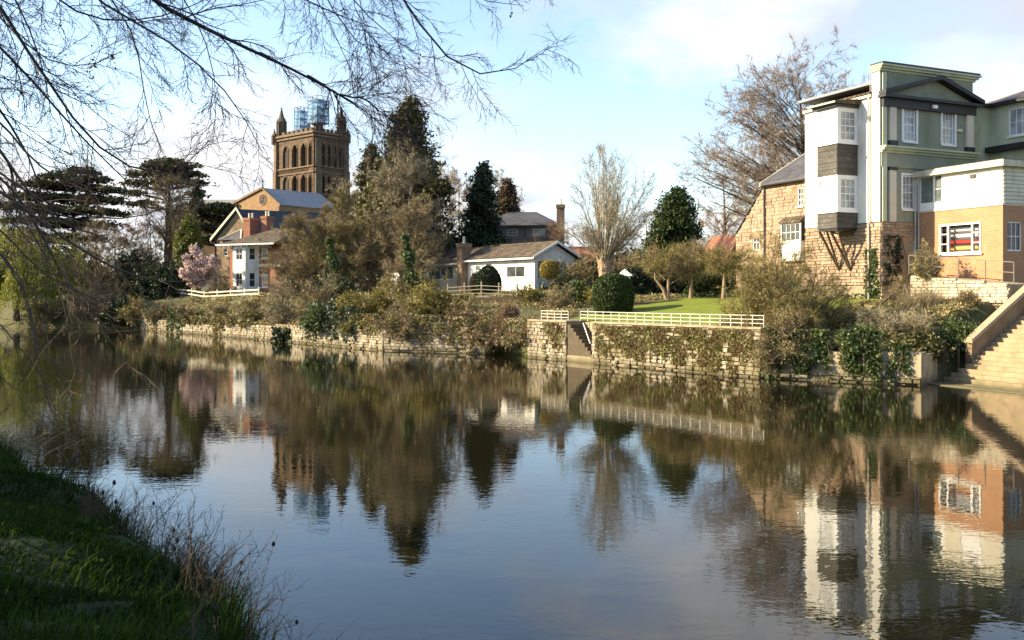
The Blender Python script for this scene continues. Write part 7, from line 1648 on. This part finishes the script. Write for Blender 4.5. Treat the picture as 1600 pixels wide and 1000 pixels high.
# near bank grass
def grass(n, seed, tr, er, hr, name, label, lm, lean=.35, w=.006):
    rg = np.random.default_rng(seed); t_ = rg.uniform(*tr, n * 3); e_ = rg.uniform(*er, n * 3)
    off = np.interp(t_, NT, NN) + .22 * np.sin(t_ * 1.1) + .12 * np.sin(t_ * 2.7 + 1); xy = np.outer(t_, E1) + np.outer(e_ + off, I1)
    px = 800 + F * xy[:, 0] / np.maximum(xy[:, 1], .1); ok = (xy[:, 1] > 3.6) & (px > -120) & (px < 560)
    cl = np.sin(t_ * 3.1 + e_ * 2) + np.sin(t_ * 1.3 - e_ * 3.7) + rg.normal(0, .6, len(t_)); ok &= cl > (-1.2 if name != 'bank_grass' else -9)
    t_, e_, xy, cl = t_[ok][:n], e_[ok][:n], xy[ok][:n], cl[ok][:n]; n = len(t_)
    z = np.array([nz(a, b) for a, b in zip(t_, e_)]); b = np.concatenate([xy, z[:, None] - .03], 1)
    h = rg.uniform(*hr, n) * (1 + .3 * np.clip(cl, -1, 1)); a = rg.random(n) * 6.28; d = np.stack([np.cos(a), np.sin(a), np.zeros(n)], 1); s = np.stack([-np.sin(a), np.cos(a), np.zeros(n)], 1)
    # blades flop a little towards the river
    ln = (lean * (.4 + rg.random(n)))[:, None]; up = A(0, 0, 1); fl = nrm(d + A(.5, .4, 0)) * ln
    ww = (w * (.7 + .8 * rg.random(n)))[:, None]; hh = h[:, None]
    p0, p1 = b - s * ww, b + s * ww; m_ = b + (up * .62 + fl * .35) * hh; p2, p3 = m_ + s * ww * .75, m_ - s * ww * .75; p4 = b + (up * .92 + fl) * hh
    v = np.stack([p0, p1, p2, p3, p4], 1).reshape(-1, 3); i = np.arange(n)[:, None] * 5
    fq = np.concatenate([i, i + 1, i + 2, i + 3], 1); ft = np.concatenate([i + 3, i + 2, i + 4], 1)
    rb = np.clip(.4 + .22 * np.sin(t_ * 2.3 + e_ * 1.7) + rg.normal(0, .16, n), 0, 1)
    return tag(obj_arrays(name, v, [fq, ft], lm, rnd=np.repeat(rb, 5)), label, kind='stuff')
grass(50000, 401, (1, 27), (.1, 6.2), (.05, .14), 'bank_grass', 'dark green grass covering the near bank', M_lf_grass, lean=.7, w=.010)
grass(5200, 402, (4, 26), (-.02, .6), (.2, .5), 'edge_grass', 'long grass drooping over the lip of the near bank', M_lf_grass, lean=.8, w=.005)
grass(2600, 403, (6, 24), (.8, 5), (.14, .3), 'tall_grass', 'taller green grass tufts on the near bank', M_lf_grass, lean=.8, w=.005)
# low leafy herbs in the grass
rg = np.random.default_rng(404); n = 9000; t_ = rg.uniform(2, 25, n); e_ = rg.uniform(.3, 6, n); k = np.sin(t_ * 2.1 + e_ * 3) + np.sin(t_ * .9 - e_ * 1.9) > .35; t_, e_ = t_[k], e_[k]
c = np.array([(*nfrom(a, b), nz(a, b) + .05 + .07 * rg.random()) for a, b in zip(t_, e_)]); v, f, r = leaves(rg, c, .035, .7, bias=(A(0, 0, 0), A(1, 1, .4))); tag(obj_arrays('bank_herbs', v, f, M_lf_grass, rnd=r), 'broad leaved weeds among the near bank grass', kind='stuff')
# dry stalks at the water's edge
def stalks(name, label, t0, t1, n, seed, L, tm, e0=.05, e1=.9, cat='shrub', m=(5, 3), rmin=.0022):
    rg = np.random.default_rng(seed); t_ = rg.uniform(t0, t1, n); e_ = rg.uniform(e0, e1, n); st = np.array([(*nfrom(a, b), nz(a, b) - .05) for a, b in zip(t_, e_)])
    th = thing(name, label, cat, st.mean(0)); d = rg.normal(0, .38, (n, 3)) + A(.22, .1, 1.0)
    lv = grow(seed, st, d, L * (.5 + .7 * rg.random(n)), np.full(n, .0048), [dict(K=8, S=4, wob=.09, grav=-.035), dict(m=m[0], t0=.25, t1=1, ang=.6, lr=.4, rr=.6, K=5, S=3, wob=.12, grav=.01, rmin=.0028), dict(m=m[1], t0=.2, t1=1, ang=.6, lr=.5, rr=.7, K=3, S=3, wob=.12, grav=.02, rmin=rmin)])
    v, f, r = join_tubes(lv[:1]); obj_arrays('stems', v, f, tm, th, rnd=r)['kind'] = 'stuff'; v, f, r = join_tubes(lv[1:]); obj_arrays('twigs', v, f, tm, th, rnd=r)['kind'] = 'stuff'; return th, lv
s1, lv1 = stalks('dry_stalks', 'large clump of dry brown stalks at the near water edge', 7.4, 12.2, 130, 411, .85, M_tw_dry)
s2, lv2 = stalks('dry_stalks', 'smaller clump of dry stalks further along the near bank', 12.0, 15.2, 55, 412, .75, M_tw_dry)
s3, lv3 = stalks('dry_stalks', 'few thin dry stalks at the bottom of the near bank', 4.6, 7.4, 9, 413, .7, M_tw_dry, e1=.5, m=(3, 2))
# seed heads
rg = np.random.default_rng(420); tips = lv2[0][0][:, -1]; q = MB()
for p in tips[rg.integers(0, len(tips), 9)]:
    q = MB(); q.lathe(p, [(.004, 0), (.020, .012), (.026, .035), (.018, .06), (.003, .075)], 7); q.build('seed_head', M_barkd, s2)
for p in lv1[0][0][:, -1][rg.integers(0, 140, 12)]:
    q = MB(); q.lathe(p, [(.003, 0), (.015, .010), (.019, .028), (.012, .045), (.003, .055)], 7); q.build('seed_head', M_barkd, s1)
# pale tuft at the far left tip of the near bank
rg = np.random.default_rng(430); n = 260; x, y = nfrom(21.2, .5); b = A(x, y, nz(21.2, .5)); st = b + rg.normal(0, 1, (n, 3)) * A(.35, .3, .02); pts, rad = run(rg, st, rg.normal(0, .45, (n, 3)) + A(.3, .1, .9), .35 + .4 * rg.random(n), np.full(n, .006), 5, .08, -.12); v, f = tubes(pts, rad, 3)
t = thing('straw_tuft', 'pale straw coloured grass tuft at the far tip of the near bank', 'grass tuft', b); obj_arrays('blades', v, f, M_lf_straw, t, rnd=np.repeat(rg.random(n), 18))
# broken stick leaning out of the bank
t = thing('broken_stick', 'short dark broken stick leaning over the water', 'stick', P(102, 762, 14.6)); m = MB(); m.tube([P(104, 764, 14.6), P(94, 742, 14.6), P(110, 724, 14.7), P(125, 710, 14.8)], .028, 6, r2=.018); m.build('stem', M_barkd, t)
